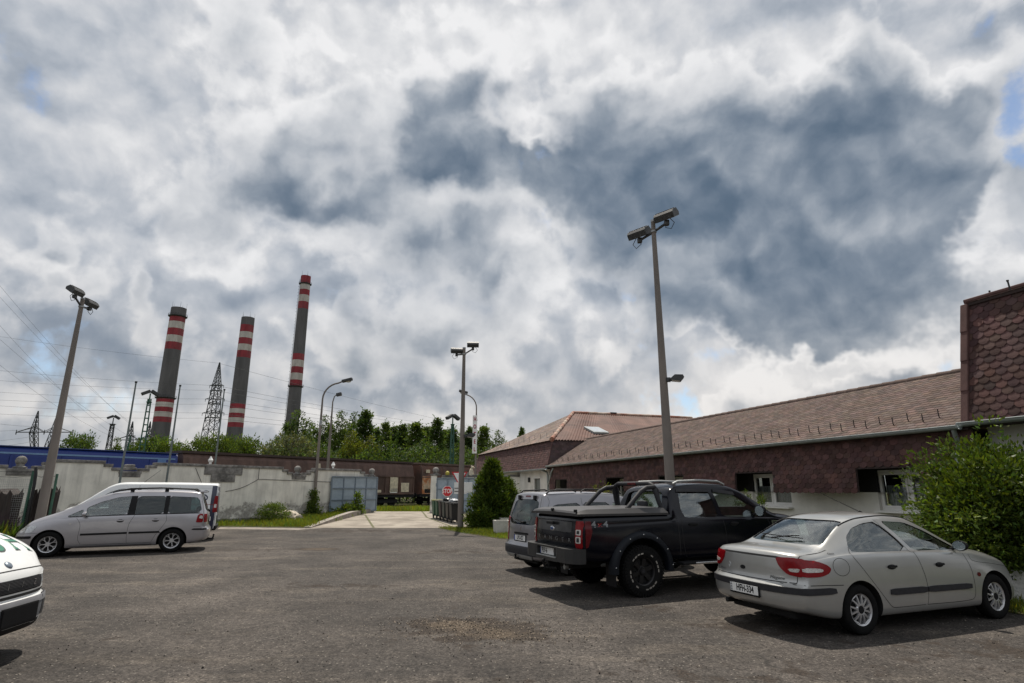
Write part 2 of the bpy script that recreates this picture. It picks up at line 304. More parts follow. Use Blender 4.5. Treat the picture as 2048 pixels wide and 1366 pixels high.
# ------------------------------------------------------------------ materials of the place
def asphalt():
    m, nt, b = new_mat('asphalt'); L = nt.links.new
    tc = nt.nodes.new('ShaderNodeTexCoord').outputs['Object']
    def noise(s, d=4, r=.6, sc=None):
        n = nt.nodes.new('ShaderNodeTexNoise'); n.inputs['Scale'].default_value = s; n.inputs['Detail'].default_value = d; n.inputs['Roughness'].default_value = r
        if sc:
            mp = nt.nodes.new('ShaderNodeMapping'); mp.inputs['Scale'].default_value = sc; mp.inputs['Rotation'].default_value = (0, 0, .25); L(tc, mp.inputs[0]); L(mp.outputs[0], n.inputs['Vector'])
        else: L(tc, n.inputs['Vector'])
        return n.outputs['Fac']
    def mr(x, a, c, lo=0, hi=1):
        q = nt.nodes.new('ShaderNodeMapRange'); L(x, q.inputs[0]); q.inputs[1].default_value = a; q.inputs[2].default_value = c; q.inputs[3].default_value = lo; q.inputs[4].default_value = hi; return q.outputs[0]
    def mix(f, a, c, mode='MIX'):
        q = nt.nodes.new('ShaderNodeMix'); q.data_type = 'RGBA'; q.blend_type = mode
        for i, v in ((0, f), (6, a), (7, c)):
            if hasattr(v, 'links'): L(v, q.inputs[i])
            elif i == 0: q.inputs[0].default_value = v
            else: q.inputs[i].default_value = (*v, 1)
        return q.outputs[2]
    def ma(op, a, c, cl=False):
        q = nt.nodes.new('ShaderNodeMath'); q.operation = op; q.use_clamp = cl
        for i, v in enumerate((a, c)):
            if hasattr(v, 'links'): L(v, q.inputs[i])
            else: q.inputs[i].default_value = v
        return q.outputs[0]
    big = noise(.35, 6, .62); strk = noise(.9, 5, .6, (.35, 1.3, 1))
    c = mix(mr(big, .36, .66), (.044, .039, .0345), (.078, .067, .058))
    c = mix(mr(strk, .52, .72, 0, .55), c, (.140, .118, .095))
    c = mix(mr(noise(2.3, 7, .7), .55, .75, 0, .5), c, (.052, .047, .044))
    grain = noise(30, 5, .9); c = mix(1.0, c, mr(grain, .40, .60, .30, 1.75), 'MULTIPLY'); c = mix(1.0, c, mr(noise(9, 6, .8), .40, .60, .66, 1.30), 'MULTIPLY')
    c = mix(1.0, c, mr(noise(.85, 7, .68), .38, .60, .76, 1.18), 'MULTIPLY'); c = mix(1.0, c, mr(noise(.22, 4, .55), .40, .62, .84, 1.12), 'MULTIPLY')
    cw = nt.nodes.new('ShaderNodeTexNoise'); cw.inputs['Scale'].default_value = 1.7; cw.inputs['Detail'].default_value = 5; L(tc, cw.inputs['Vector'])
    cm = nt.nodes.new('ShaderNodeVectorMath'); cm.operation = 'MULTIPLY_ADD'; L(cw.outputs['Color'], cm.inputs[0]); cm.inputs[1].default_value = (1.1, 1.1, 0); L(tc, cm.inputs[2])
    ck = nt.nodes.new('ShaderNodeTexVoronoi'); ck.feature = 'DISTANCE_TO_EDGE'; ck.inputs['Scale'].default_value = .42; L(cm.outputs[0], ck.inputs['Vector'])
    c = mix(ma('MULTIPLY', mr(ck.outputs['Distance'], .011, .004), mr(noise(.6, 4), .50, .58, 0, .7)), c, (.020, .018, .016))
    vo = nt.nodes.new('ShaderNodeTexVoronoi'); vo.inputs['Scale'].default_value = 24; L(tc, vo.inputs['Vector'])
    sp = nt.nodes.new('ShaderNodeSeparateColor'); L(vo.outputs['Color'], sp.inputs[0])
    stone = ma('MULTIPLY', mr(vo.outputs['Distance'], .30, .18), mr(sp.outputs[0], .66, .72))
    pale = mr(sp.outputs[1], .45, .55)
    c = mix(ma('MULTIPLY', stone, .85), c, mix(pale, (.03, .028, .027), (.26, .235, .20)))
    # worn gravelly patches where the surface has broken up
    geo = nt.nodes.new('ShaderNodeSeparateXYZ'); L(tc, geo.inputs[0]); acc = None; wob = ma('SUBTRACT', noise(2.6, 6, .65), .5)
    for (px, py, sx, sy, w) in [(-.80, 8.35, .62, .34, 1.0), (-.15, 7.75, .62, .40, .9), (-.5, 8.05, .9, .6, .35), (-5.75, 18.2, .55, .33, 1.75), (-7.6, 18.0, 1.4, .4, .45), (2.3, 9.4, .6, .3, .55),
                                (-6.5, 25.6, 3.5, .9, .5), (-1.5, 17.5, 1.6, .8, .45), (3.2, 8.2, .8, .5, .6), (.4, 15, .9, .5, .5), (-3.2, 11.5, 1.4, .3, .45), (-2.0, 5.5, 1.6, .35, .35), (2.2, 6.2, 1.8, .4, .35), (5.5, 7.0, 1.5, .4, .5)]:
        dx = ma('MULTIPLY', ma('SUBTRACT', geo.outputs[0], px), 1 / sx); dy = ma('MULTIPLY', ma('SUBTRACT', geo.outputs[1], py), 1 / sy)
        g = ma('MULTIPLY', ma('POWER', .3679, ma('ADD', ma('MULTIPLY', dx, dx), ma('MULTIPLY', dy, dy))), w)
        acc = g if acc is None else ma('ADD', acc, g)
    pm = mr(ma('ADD', acc, ma('MULTIPLY', wob, 2.6)), .30, .52)
    sand = mix(mr(noise(26, 4, .75), .35, .68), (.016, .012, .009), (.052, .039, .029)); sand = mix(1.0, sand, mr(grain, .40, .60, .45, 1.6), 'MULTIPLY')
    tan = mix(mr(noise(31, 4, .8), .38, .62), (.040, .030, .021), (.130, .098, .067))
    c = mix(ma('MULTIPLY', pm, .90), c, sand); c = mix(ma('MULTIPLY', mr(ma('ADD', acc, ma('MULTIPLY', noise(3.7, 6, .7), 1.7)), 1.62, 2.0), .8), c, tan)
    L(c, b.inputs['Base Color']); b.inputs['Roughness'].default_value = .95; b.inputs['Specular IOR Level'].default_value = .3
    bp = nt.nodes.new('ShaderNodeBump'); bp.inputs['Strength'].default_value = .8; bp.inputs['Distance'].default_value = .012
    hgt = ma('ADD', ma('MULTIPLY', grain, .6), ma('ADD', ma('MULTIPLY', stone, .7), ma('MULTIPLY', noise(7, 5), .8)))
    L(hgt, bp.inputs['Height']); L(bp.outputs[0], b.inputs['Normal']); return m
def plaster(name, col, dirt, zmid, streak=.35):
    m, nt, b = new_mat(name); L = nt.links.new
    g = nt.nodes.new('ShaderNodeTexCoord').outputs['Object']
    sp = nt.nodes.new('ShaderNodeSeparateXYZ'); L(g, sp.inputs[0])
    def noise(s, d, sc=None, r=.6):
        n = nt.nodes.new('ShaderNodeTexNoise'); n.inputs['Scale'].default_value = s; n.inputs['Detail'].default_value = d; n.inputs['Roughness'].default_value = r
        if sc:
            mp = nt.nodes.new('ShaderNodeMapping'); mp.inputs['Scale'].default_value = sc; L(g, mp.inputs[0]); L(mp.outputs[0], n.inputs['Vector'])
        else: L(g, n.inputs['Vector'])
        return n.outputs['Fac']
    def mr(x, a, c, lo=0, hi=1):
        q = nt.nodes.new('ShaderNodeMapRange'); L(x, q.inputs[0]); q.inputs[1].default_value = a; q.inputs[2].default_value = c; q.inputs[3].default_value = lo; q.inputs[4].default_value = hi; return q.outputs[0]
    def mix(f, a, c):
        q = nt.nodes.new('ShaderNodeMix'); q.data_type = 'RGBA'
        for i, v in ((0, f), (6, a), (7, c)):
            if hasattr(v, 'links'): L(v, q.inputs[i])
            elif i: q.inputs[i].default_value = (*v, 1)
            else: q.inputs[0].default_value = v
        return q.outputs[2]
    def ma(op, a, c):
        q = nt.nodes.new('ShaderNodeMath'); q.operation = op
        for i, v in enumerate((a, c)):
            if hasattr(v, 'links'): L(v, q.inputs[i])
            else: q.inputs[i].default_value = v
        return q.outputs[0]
    c = mix(mr(noise(1.1, 6), .42, .66, 0, .8), col, tuple(q * .72 for q in col))
    c = mix(mr(noise(3.0, 6, (1, 1, .12)), .46, .72, 0, streak), c, dirt); c = mix(mr(noise(9.0, 4, (1, 1, .05)), .55, .72, 0, streak * .8), c, dirt)
    hgt = ma('ADD', sp.outputs[2], ma('MULTIPLY', ma('SUBTRACT', noise(1.6, 8, None, .72), .5), 1.9))
    worn = ma('MULTIPLY', mr(hgt, zmid + .06, zmid - .06), mr(noise(2.2, 7, None, .7), .40, .52))
    c = mix(ma('MULTIPLY', worn, .9), c, mix(mr(noise(9, 5), .4, .6), dirt, tuple(q * 1.5 for q in dirt)))
    L(c, b.inputs['Base Color']); b.inputs['Roughness'].default_value = .9; b.inputs['Specular IOR Level'].default_value = .2
    bp = nt.nodes.new('ShaderNodeBump'); bp.inputs['Strength'].default_value = .5; bp.inputs['Distance'].default_value = .03
    L(ma('SUBTRACT', ma('MULTIPLY', noise(14, 5), .35), ma('MULTIPLY', worn, .5)), bp.inputs['Height']); L(bp.outputs[0], b.inputs['Normal']); return m
M_asph = asphalt()
M_conc = mat('concrete', (.31, .275, .23), .9, var=.2, scale=1.4, col2=(.235, .205, .17), bump=.25, bscale=60, spec=.2)
M_kerb = mat('kerb_stone', (.30, .27, .24), .9, var=.3, scale=3, bump=.4, bscale=30, spec=.2)
M_earth = mat('earth', (.07, .062, .036), .95, var=.35, scale=1.2, col2=(.05, .065, .02), bump=.5, bscale=14, spec=.1)
M_plast = plaster('old_plaster', (.80, .775, .69), (.25, .235, .21), .92)
M_cop = mat('weathered_stone', (.235, .225, .21), .95, var=.4, scale=5, col2=(.125, .12, .112), bump=.5, bscale=20, spec=.15)
M_wallw = plaster('house_plaster', (.72, .70, .64), (.42, .40, .36), .35, .12)
M_shing = mat('brown_shingle', (.098, .053, .048), .85, var=.22, scale=3.5, tint=True, bump=.35, bscale=220, spec=.25, stretch=(1, 1, .7))
M_roof = mat('roof_shingle', (.115, .082, .070), .88, var=.22, scale=2.2, tint=True, bump=.35, bscale=220, spec=.2)
M_back = mat('roof_felt', (.045, .030, .028), .9, var=.2)
M_corr = mat('rusty_sheet', (.118, .060, .045), .75, var=.3, scale=1.1, col2=(.085, .044, .035), tint=True, spec=.3)
M_zinc = mat('zinc_gutter', (.30, .33, .33), .5, .35, var=.15, scale=4)
M_white = mat('white_frame', (.72, .71, .67), .45, var=.05)
M_black = mat('black_metal', (.012, .012, .013), .5, var=.2)
M_dark = mat('dark_void', (.010, .010, .011), .9, var=.2)
M_glass = glass('window_glass', (.75, .78, .77))
M_curt = mat('curtain', (.45, .45, .43), .9, var=.25, scale=9, stretch=(1, 9, .3))
M_pole = mat('concrete_pole', (.20, .172, .150), .85, var=.16, scale=3, col2=(.155, .138, .124), bump=.15, stretch=(1, 1, .25))
M_steel = mat('galvanised_steel', (.34, .35, .345), .5, .5, var=.15, scale=4)
M_lampb = mat('floodlight_case', (.055, .057, .058), .55, .2, var=.3, scale=14)
M_lampg = mat('floodlight_glass', (.42, .40, .34), .22, var=.35, scale=22, spec=.6)
M_red = mat('sign_red', (.50, .018, .025), .4, var=.08)
M_signw = mat('sign_white', (.78, .78, .76), .45, var=.06)
M_gate = mat('grey_blue_sheet', (.30, .365, .42), .6, .1, var=.1, scale=2.5, col2=(.25, .31, .365))
M_gatef = mat('gate_frame', (.17, .21, .25), .6, .1, var=.15)
M_rust = mat('rusty_brown', (.112, .066, .052), .75, var=.35, scale=1.6, col2=(.075, .043, .034), stretch=(1, 1, .4))
M_rust2 = mat('wagon_roof', (.12, .078, .062), .7, var=.25, scale=1.5)
M_blue = mat('blue_wagon', (.013, .034, .19), .5, var=.12, scale=1.5)
M_blue2 = mat('pale_blue_stripe', (.15, .26, .45), .5, var=.1)
M_cream = mat('cream_paint', (.56, .49, .36), .7, var=.35, scale=5)
M_orange = mat('orange_rust', (.42, .15, .05), .8, var=.4, scale=3, col2=(.50, .38, .26))
M_chim = mat('chimney_concrete', (.105, .102, .102), .9, var=.30, scale=.22, stretch=(1, 1, .12), detail=8)
M_cred = mat('chimney_red', (.27, .032, .042), .85, var=.38, scale=.25, stretch=(1, 1, .2), detail=8, col2=(.20, .045, .05))
M_cwht = mat('chimney_white', (.50, .475, .43), .85, var=.28, scale=.25, stretch=(1, 1, .2), detail=8, col2=(.40, .36, .32))
M_lat = mat('dark_lattice', (.045, .050, .050), .7, .2, var=.2)
M_green = mat('green_mast', (.035, .105, .07), .6, var=.2)
M_wire = mat('wire', (.05, .055, .06), .6, .3)
M_bark = mat('bark', (.085, .062, .045), .95, var=.4, scale=9, bump=.6, bscale=18, stretch=(1, 1, .25))
M_oldwood = mat('old_wood', (.050, .040, .036), .95, var=.5, scale=7, bump=.8, bscale=20, stretch=(1, 1, .15))
M_leafA = leaf_mat('leaf_mid_green', (.080, .122, .028), .34, .75)
M_leafB = leaf_mat('leaf_dark_green', (.066, .108, .033), .34, .75)
M_leafC = leaf_mat('leaf_silver', (.115, .135, .082), .3)
M_leafD = leaf_mat('leaf_yellow_green', (.115, .140, .024), .4)
M_leafE = leaf_mat('shrub_leaf', (.066, .105, .018), .26, .5)
M_cypr = leaf_mat('cypress_spray', (.060, .098, .016), .3, .6)
M_grass = leaf_mat('grass_blade', (.125, .165, .030), .38, .6)

# ------------------------------------------------------------------ leaves and trees
def leaf_obj(name, pos, d, size, aspect, tint, m, parent=None, fold=.25, roll=None):
    """N pointed leaves: base at pos, pointing along d"""
    n = len(pos); d = d / np.linalg.norm(d, axis=1, keepdims=True)
    rnd = rng.normal(size=(n, 3)) if roll is None else roll
    s = np.cross(d, rnd); s /= np.linalg.norm(s, axis=1, keepdims=True) + 1e-9; u = np.cross(s, d)
    size = np.asarray(size).reshape(-1, 1) * np.ones((n, 1)); w = size * aspect
    v = np.stack([pos, pos + d * size * .45 + s * w * .5 + u * size * fold * .3, pos + d * size, pos + d * size * .45 - s * w * .5 + u * size * fold * .3], 1).reshape(-1, 3)
    me = bpy.data.meshes.new(name); me.vertices.add(4 * n); me.vertices.foreach_set('co', v.astype(np.float32).ravel())
    me.loops.add(4 * n); me.loops.foreach_set('vertex_index', np.arange(4 * n, dtype=np.int32))
    me.polygons.add(n); me.polygons.foreach_set('loop_start', np.arange(0, 4 * n, 4, dtype=np.int32)); me.polygons.foreach_set('loop_total', np.full(n, 4, np.int32))
    me.update(calc_edges=True)
    a = me.color_attributes.new('tint', 'FLOAT_COLOR', 'CORNER'); t = np.ones((n, 4), np.float32); t[:, :3] = tint
    a.data.foreach_set('color', np.repeat(t, 4, 0).ravel())
    return link(name, me, m, parent)
def tint_of(n, lo=.6, hi=1.35, yel=.15):
    b = rng.uniform(lo, hi, (n, 1)); y = rng.uniform(-yel, yel * 1.6, (n, 1)); return np.concatenate([b * (1 + y), b, b * (1 - y)], 1)
def crown_points(shape, n_cl, per, spread):
    """clumps through a crown volume; shape(u)->list of (centre, radii)"""
    P, D, T = [], [], []
    for _ in range(n_cl):
        c, out = shape(); k = int(per * rng.uniform(.6, 1.4)); off = rng.normal(size=(k, 3)) * spread * rng.uniform(.6, 1.3) * np.array([1, 1, .75])
        P.append(c + off); dd = out * .8 + off / (spread + 1e-6) * .5 + rng.normal(size=(k, 3)) * .6; dd[:, 2] += .15; D.append(dd)
        T.append(np.full((k, 1), rng.uniform(.62, 1.3)))
    return np.concatenate(P), np.concatenate(D), np.concatenate(T)
def tree_meshes(kind):
    """unit tree: height 1 (metres are set by the copy's scale)"""
    LEAD = [(0, 0, .99, .13), (.12, .04, .86, .12), (-.13, .02, .90, .12), (.03, -.13, .80, .13), (-.05, .14, .78, .13), (.17, -.08, .66, .11), (-.18, -.06, .70, .11)]
    def shape():
        if kind == 'poplar':
            t = rng.uniform(0, 1) ** .8; z = .08 + .91 * t; rad = .165 * min(1, .45 + t / .2) * (1 - t) ** .72 * rng.uniform(.6, 1.2) + .005
            a = rng.uniform(0, 6.28); r = rad * math.sqrt(rng.uniform(.15, 1)); o = np.array([math.cos(a), math.sin(a), .5])
        elif kind == 'round':
            while True:
                q = rng.uniform(-1, 1, 3)
                if .25 < q @ q < 1: break
            bump = 1 + .18 * math.sin(q[0] * 5 + 1) * math.cos(q[1] * 4) ; z = .56 + q[2] * .42; o = q
            return np.array([q[0] * .36 * bump, q[1] * .36 * bump, z]), o
        elif kind == 'willow':
            while True:
                q = rng.uniform(-1, 1, 3)
                if .3 < q @ q < 1: break
            return np.array([q[0] * .62, q[1] * .55, .52 + q[2] * .46]), q * np.array([1, 1, .4]) - np.array([0, 0, .3])
        else:   # tall irregular deciduous
            lx, ly, lh, lr = LEAD[rng.integers(len(LEAD))]; t = rng.uniform(0, 1); z = .10 + (lh - .10) * t; rad = lr * min(1, .4 + t / .25) * (1 - t) ** .6 * rng.uniform(.7, 1.1) + .006
            a = rng.uniform(0, 6.28); r = rad * math.sqrt(rng.uniform(.2, 1)); o = np.array([math.cos(a), math.sin(a), .4])
            return np.array([lx * (.4 + .6 * t) + math.cos(a) * r, ly * (.4 + .6 * t) + math.sin(a) * r, z]), o
        return np.array([math.cos(a) * r, math.sin(a) * r, z]), o
    cl, per, sp, sz = {'poplar': (250, 24, .020, .024), 'round': (250, 30, .042, .038), 'willow': (250, 30, .048, .046), 'tall': (380, 30, .024, .026)}[kind]
    P, D, T = crown_points(shape, cl, per, sp); n = len(P); T = T * (.8 + .4 * (np.sin(P[:, :1] * 41) * np.cos(P[:, 2:] * 33) > 0))
    o = leaf_obj('crown', P, D, rng.uniform(.7, 1.3, n) * sz, .55 if kind != 'willow' else .35, tint_of(n, .75, 1.2) * T, None)
    cm = o.data; bpy.data.objects.remove(o)
    mb = MB(); th = {'poplar': .014, 'round': .03, 'willow': .03, 'tall': .018}[kind]
    pts = [Vector((rng.normal() * .008, rng.normal() * .008, t)) for t in (0, .2, .4, .6, .8, .93)]; pts[0].x = pts[0].y = 0
    mb.tube(pts, [th, th * .85, th * .65, th * .45, th * .25, th * .08], 8)
    for _ in range(16):
        t = rng.uniform(.22, .85); a = rng.uniform(0, 6.28); l = {'poplar': .12, 'round': .32, 'willow': .45, 'tall': .22}[kind] * (1.1 - t * .6)
        up = .9 if kind == 'poplar' else .5; b0 = Vector((0, 0, t)); d = Vector((math.cos(a), math.sin(a), up)).normalized()
        mb.tube([b0, b0 + d * l * .5 + Vector((0, 0, .01)), b0 + d * l], [th * .4, th * .25, th * .06], 5)
    return cm, mb.mesh('trunk')
KINDS = {k: tree_meshes(k) for k in ('poplar', 'round', 'willow', 'tall')}
CROWN_OF = {}
def tree(kind, px, ytop, wpx, Y, m, label, name='broadleaf_tree', group='trees beyond the railway'):
    base = at(px, 978, Y); top = at(px, ytop, Y); h = top.z - .0
    t = thing(name, label, 'tree', (base.x, Y, 0), rng.uniform(0, 6.28), group)
    cm, tm = KINDS[kind]; key = (kind, m.name)
    if key not in CROWN_OF:
        c2 = cm.copy(); c2.materials.clear(); c2.materials.append(m); CROWN_OF[key] = c2
    half = {'poplar': .138, 'round': .38, 'willow': .60, 'tall': .235}[kind]
    w = wpx / 2 / 1190 * Y / half
    for nm, me, mm in (('crown', CROWN_OF[key], None), ('trunk', tm, M_bark)):
        o = bpy.data.objects.new(nm, me); COL.objects.link(o); o.parent = t; o.scale = (w, w, h)
        if mm and not me.materials: me.materials.append(mm)
    return t

# ------------------------------------------------------------------ ground
BIG = [(-900, -300), (900, -300), (900, 2500), (-900, 2500)]
gb = MB(); ys = [-300, -60, -10, 10, 24] + list(np.arange(25, 47, 1.0)) + [60, 120, 400, 2500]; xs = [-900, -120, -40, -12, 2.9, 3.1, 14, 60, 900]
gb.add([(x, y, gz(x, y) - .05) for y in ys for x in xs], [(j * len(xs) + i, j * len(xs) + i + 1, (j + 1) * len(xs) + i + 1, (j + 1) * len(xs) + i) for j in range(len(ys) - 1) for i in range(len(xs) - 1)])
tag(gb.build('ground', M_earth), kind='structure')
LOT = [(-60, -25), (40, -25), (11, 5.2), (7.3, 8.9), (6.6, 10.87), (4.9, 16.4), (3.0, 19.0), (-.43, 21.75), (-3.3, 27.0), (-9.0, 27.0), (-13.4, 27.6), (-15.8, 24.0), (-17.2, 20.5), (-17.8, 14), (-60, 8)]
sheet('parking_lot', LOT, .0, 1.0, M_asph)
DRIVE = [(-9.0, 27.002), (-3.3, 27.002), (-.9, 27.6), (1.0, 30.0), (1.0, 37.6), (-8.62, 37.6), (-8.75, 34)]
sheet('driveway', DRIVE, .008, 1.0, M_conc)
sheet('path', [(-13.3, 27.55), (-9.02, 26.98), (-8.4, 26.98), (-9.2, 26.1), (-12.9, 26.5)], .004, 1.0, mat('dusty_concrete', (.23, .20, .17), .95, var=.3, scale=2.2, col2=(.13, .115, .10)))
# joints of the concrete slabs
jb = MB()
def strip(mb, pts, w, dz):
    for a, b in zip(pts, pts[1:]):
        a, b = Vector((*a, 0)), Vector((*b, 0)); n = (b - a).normalized().cross(Vector((0, 0, 1))) * w / 2; k = max(2, int((b - a).length))
        for i in range(k):
            p, q = a.lerp(b, i / k), a.lerp(b, (i + 1) / k)
            mb.add([(v.x, v.y, gz(v.x, v.y) + dz) for v in (p - n, p + n, q + n, q - n)], [(0, 1, 2, 3)])
strip(jb, [(-8.35, 34.2), (-6.2, 27.1)], .10, .014); strip(jb, [(-8.6, 31), (-3.2, 31.0)], .06, .014); strip(jb, [(-5.6, 37.4), (-4.6, 32.5), (-2.7, 27.5)], .09, .014)
tag(jb.build('driveway_joint_line', mat('joint_soil', (.10, .10, .045), .95, var=.4)), kind='structure')
kb = MB()
kp = [(-9.0, 27.1, .04), (-8.92, 29, .13), (-8.8, 31, .22), (-8.68, 33, .27), (-8.6, 35.2, .22), (-8.55, 36.4, .2)]
for (a, b) in zip(kp, kp[1:]):
    vs = [(p[0] + dx, p[1], gz(*p[:2]) + (p[2] if up else -.1)) for p in (a, b) for up in (0, 1) for dx in (0, -.32)]
    kb.add(vs, [(0, 4, 6, 2), (2, 6, 7, 3), (3, 7, 5, 1), (0, 2, 3, 1), (4, 5, 7, 6)])
tag(kb.build('kerb', M_kerb, smooth=40), kind='structure')
VERGE_R = [(-3.35, 27.0), (-.43, 21.75), (3.0, 19.0), (4.9, 16.4), (6.6, 10.87), (7.3, 8.9), (11, 5.2), (14, 6.0), (9.4, 10.6), (2.6, 31), (1.2, 30.0), (-.9, 27.6)]
VERGE_L = [(-9.02, 27.05), (-8.95, 36.5), (-16, 26.3), (-24, 15.5), (-17.9, 14), (-17.2, 20.5), (-15.8, 24.0), (-13.4, 27.6)]
sheet('verge', VERGE_R, .006, 1.0, M_earth); sheet('verge', VERGE_L, .006, 1.0, M_earth)
def grass(name, polys, dens, hgt, excl=(), pale=1.0, clumps=()):
    P = []
    for poly, dn in polys:
        x0, x1 = min(p[0] for p in poly), max(p[0] for p in poly); y0, y1 = min(p[1] for p in poly), max(p[1] for p in poly)
        for _ in range(int((x1 - x0) * (y1 - y0) * dn)):
            x, y = rng.uniform(x0, x1), rng.uniform(y0, y1)
            if in_poly(x, y, poly) and not any((x - a) ** 2 + (y - b) ** 2 < r * r for a, b, r in excl): P.append((x, y, gz(x, y)))
    for (a, b, r, k) in clumps:
        q = rng.normal(size=(k, 2)) * r * .5
        P += [(a + i, b + j, gz(a + i, b + j)) for i, j in q]
    P = np.array(P); n = len(P); d = rng.normal(size=(n, 3)) * .38; d[:, 2] = 1
    patch = .75 + .5 * (np.sin(P[:, 0] * 1.7 + np.sin(P[:, 1] * 1.1)) * np.cos(P[:, 1] * 1.3) * .5 + .5)
    t = tint_of(n, .65, 1.3, .28) * patch[:, None] * pale
    return tag(leaf_obj(name, P, d, rng.uniform(.45, 1.3, n) * hgt * (.6 + .5 * patch), .11, t, M_grass, fold=.5), kind='stuff')
grass('grass', [(VERGE_R, 260), ([(-3.3, 27), (-.43, 21.8), (1.5, 21), (-.9, 27.5)], 500)], 1, .11)
grass('grass', [(VERGE_L, 260)], 1, .20, clumps=[(-11.0, 32.0, 1.0, 700), (-9.6, 33.5, .8, 700), (-9.4, 30.5, .6, 500), (-10.4, 28.4, .9, 600)])
grass('grass', [([(-9, 38.2), (-3, 38.2), (-4, 52), (-13, 52)], 120)], 1, .28, pale=1.15)
for (x, y, r, k) in ((-16.9, 19.4, 1.0, 900), (-17.8, 17.2, 1.2, 900), (-16.4, 21.6, .8, 500)):
    pass
grass('weeds', [([(-19.5, 15), (-17.0, 15.2), (-16.6, 21.2), (-18.6, 21.5)], 150)], 1, .55, pale=.8)
# loose stones on the asphalt
sb = MB()
for _ in range(4200):
    y = 3.2 + 18 * rng.uniform() ** 1.8; x = rng.uniform(-.9, .95) * y
    if not in_poly(x, y, LOT): continue
    r = rng.uniform(.004, .012) * (1.6 if rng.uniform() < .05 else 1); g = rng.uniform(.03, .22) if rng.uniform() < .7 else rng.uniform(.6, 1.3)
    M4 = Matrix.Translation((x, y, r * .3)) @ Euler(rng.uniform(0, 6, 3)).to_matrix().to_4x4() @ Matrix.Diagonal((r, r * rng.uniform(.6, 1), r * rng.uniform(.5, .8), 1))
    sb.add([M4 @ Vector(v) for v in ((1, 0, 0), (-1, 0, 0), (0, 1, 0), (0, -1, 0), (0, 0, 1), (0, 0, -1))], [(0, 2, 4), (2, 1, 4), (1, 3, 4), (3, 0, 4), (2, 0, 5), (1, 2, 5), (3, 1, 5), (0, 3, 5)], 0, (g, g * .95, g * .88))
for _ in range(1400):
    cx, cy, s1, s2 = random.choice([(-.75, 8.35, .45, .22), (-.2, 7.75, .5, .25), (-.4, 8.05, .7, .35)])
    x, y = rng.normal(cx, s1), rng.normal(cy, s2); r = rng.uniform(.004, .014); g = rng.uniform(.05, .3) if rng.uniform() < .45 else rng.uniform(.6, 1.5)
    M4 = Matrix.Translation((x, y, r * .3)) @ Euler(rng.uniform(0, 6, 3)).to_matrix().to_4x4() @ Matrix.Diagonal((r, r * .8, r * .7, 1))
    sb.add([M4 @ Vector(v) for v in ((1, 0, 0), (-1, 0, 0), (0, 1, 0), (0, -1, 0), (0, 0, 1), (0, 0, -1))], [(0, 2, 4), (2, 1, 4), (1, 3, 4), (3, 0, 4), (2, 0, 5), (1, 2, 5), (3, 1, 5), (0, 3, 5)], 0, (g, g * .9, g * .76))
tag(sb.build('gravel', mat('stone_chip', (.30, .27, .24), .9, tint=True, var=.2, scale=40)), kind='stuff')

# ------------------------------------------------------------------ far trees, chimneys, pylons
TR = [('round', 143, 866, 76, 95, M_leafB, 'dark round tree above the blue wagon, beside the wide-armed pylon'),
      ('tall', 218, 876, 44, 70, M_leafA, 'small leafy tree at the foot of the floodlight mast over the blue wagon'),
      ('tall', 250, 886, 26, 72, M_leafB, 'narrow dark tree between the two lattice masts above the blue wagon'),
      ('round', 292, 872, 90, 82, M_leafB, 'dark bushy tree hiding the foot of the widest striped chimney'),
      ('round', 322, 880, 70, 66, M_leafA, 'bright green tree in front of the widest striped chimney'),
      ('round', 395, 870, 64, 74, M_leafA, 'mid green tree hiding the left foot of the tall pylon'),
      ('round', 436, 868, 66, 70, M_leafA, 'leafy tree just behind the pale flagpole near the tall pylon'),
      ('round', 486, 872, 72, 74, M_leafA, 'low green tree at the foot of the striped chimney without a gallery'),
      ('round', 530, 884, 40, 78, M_leafB, 'small dark tree between the gallery-less chimney and the grey willow'),
      ('willow', 575, 868, 120, 64, M_leafC, 'broad silvery grey willow above the brown wagon'),
      ('tall', 584, 822, 78, 88, M_leafB, 'tall dark tree at the foot of the tallest chimney'),
      ('tall', 640, 832, 60, 84, M_leafB, 'dark green tree directly behind the two street lamps'),
      ('tall', 672, 824, 66, 80, M_leafA, 'big mid green tree right of the street lamps'),
      ('tall', 700, 826, 60, 86, M_leafB, 'dark leafy tree rising behind the yellowish trees'),
      ('poplar', 722, 821, 58, 82, M_leafB, 'loose-crowned tall poplar leaning over the yellowish trees'),
      ('tall', 698, 862, 52, 70, M_leafD, 'yellow-green tree nearest the grey willow'),
      ('tall', 735, 872, 54, 70, M_leafD, 'yellowish tree at the right end of the tall grove'),
      ('poplar', 765, 845, 40, 80, M_leafA, 'slim poplar just right of the tall grove'),
      ('poplar', 800, 849, 48, 80, M_leafB, 'second slim poplar right of the tall grove'),
      ('poplar', 828, 845, 62, 78, M_leafA, 'widest poplar of the row, above the gate opening'),
      ('poplar', 870, 837, 50, 78, M_leafB, 'pointed dark poplar standing tallest of the row, left of the green mast'),
      ('poplar', 903, 857, 44, 80, M_leafB, 'poplar directly behind the green lattice mast'),
      ('poplar', 938, 854, 44, 80, M_leafB, 'poplar behind the pole with the small side lamp'),
      ('poplar', 967, 853, 44, 80, M_leafA, 'poplar right behind the hotel sign'),
      ('tall', 996, 862, 50, 84, M_leafA, 'bushy poplar over the left end of the hotel roof'),
      ('poplar', 1044, 855, 26, 90, M_leafB, 'tip of a lone poplar peeking over the hotel roof')]
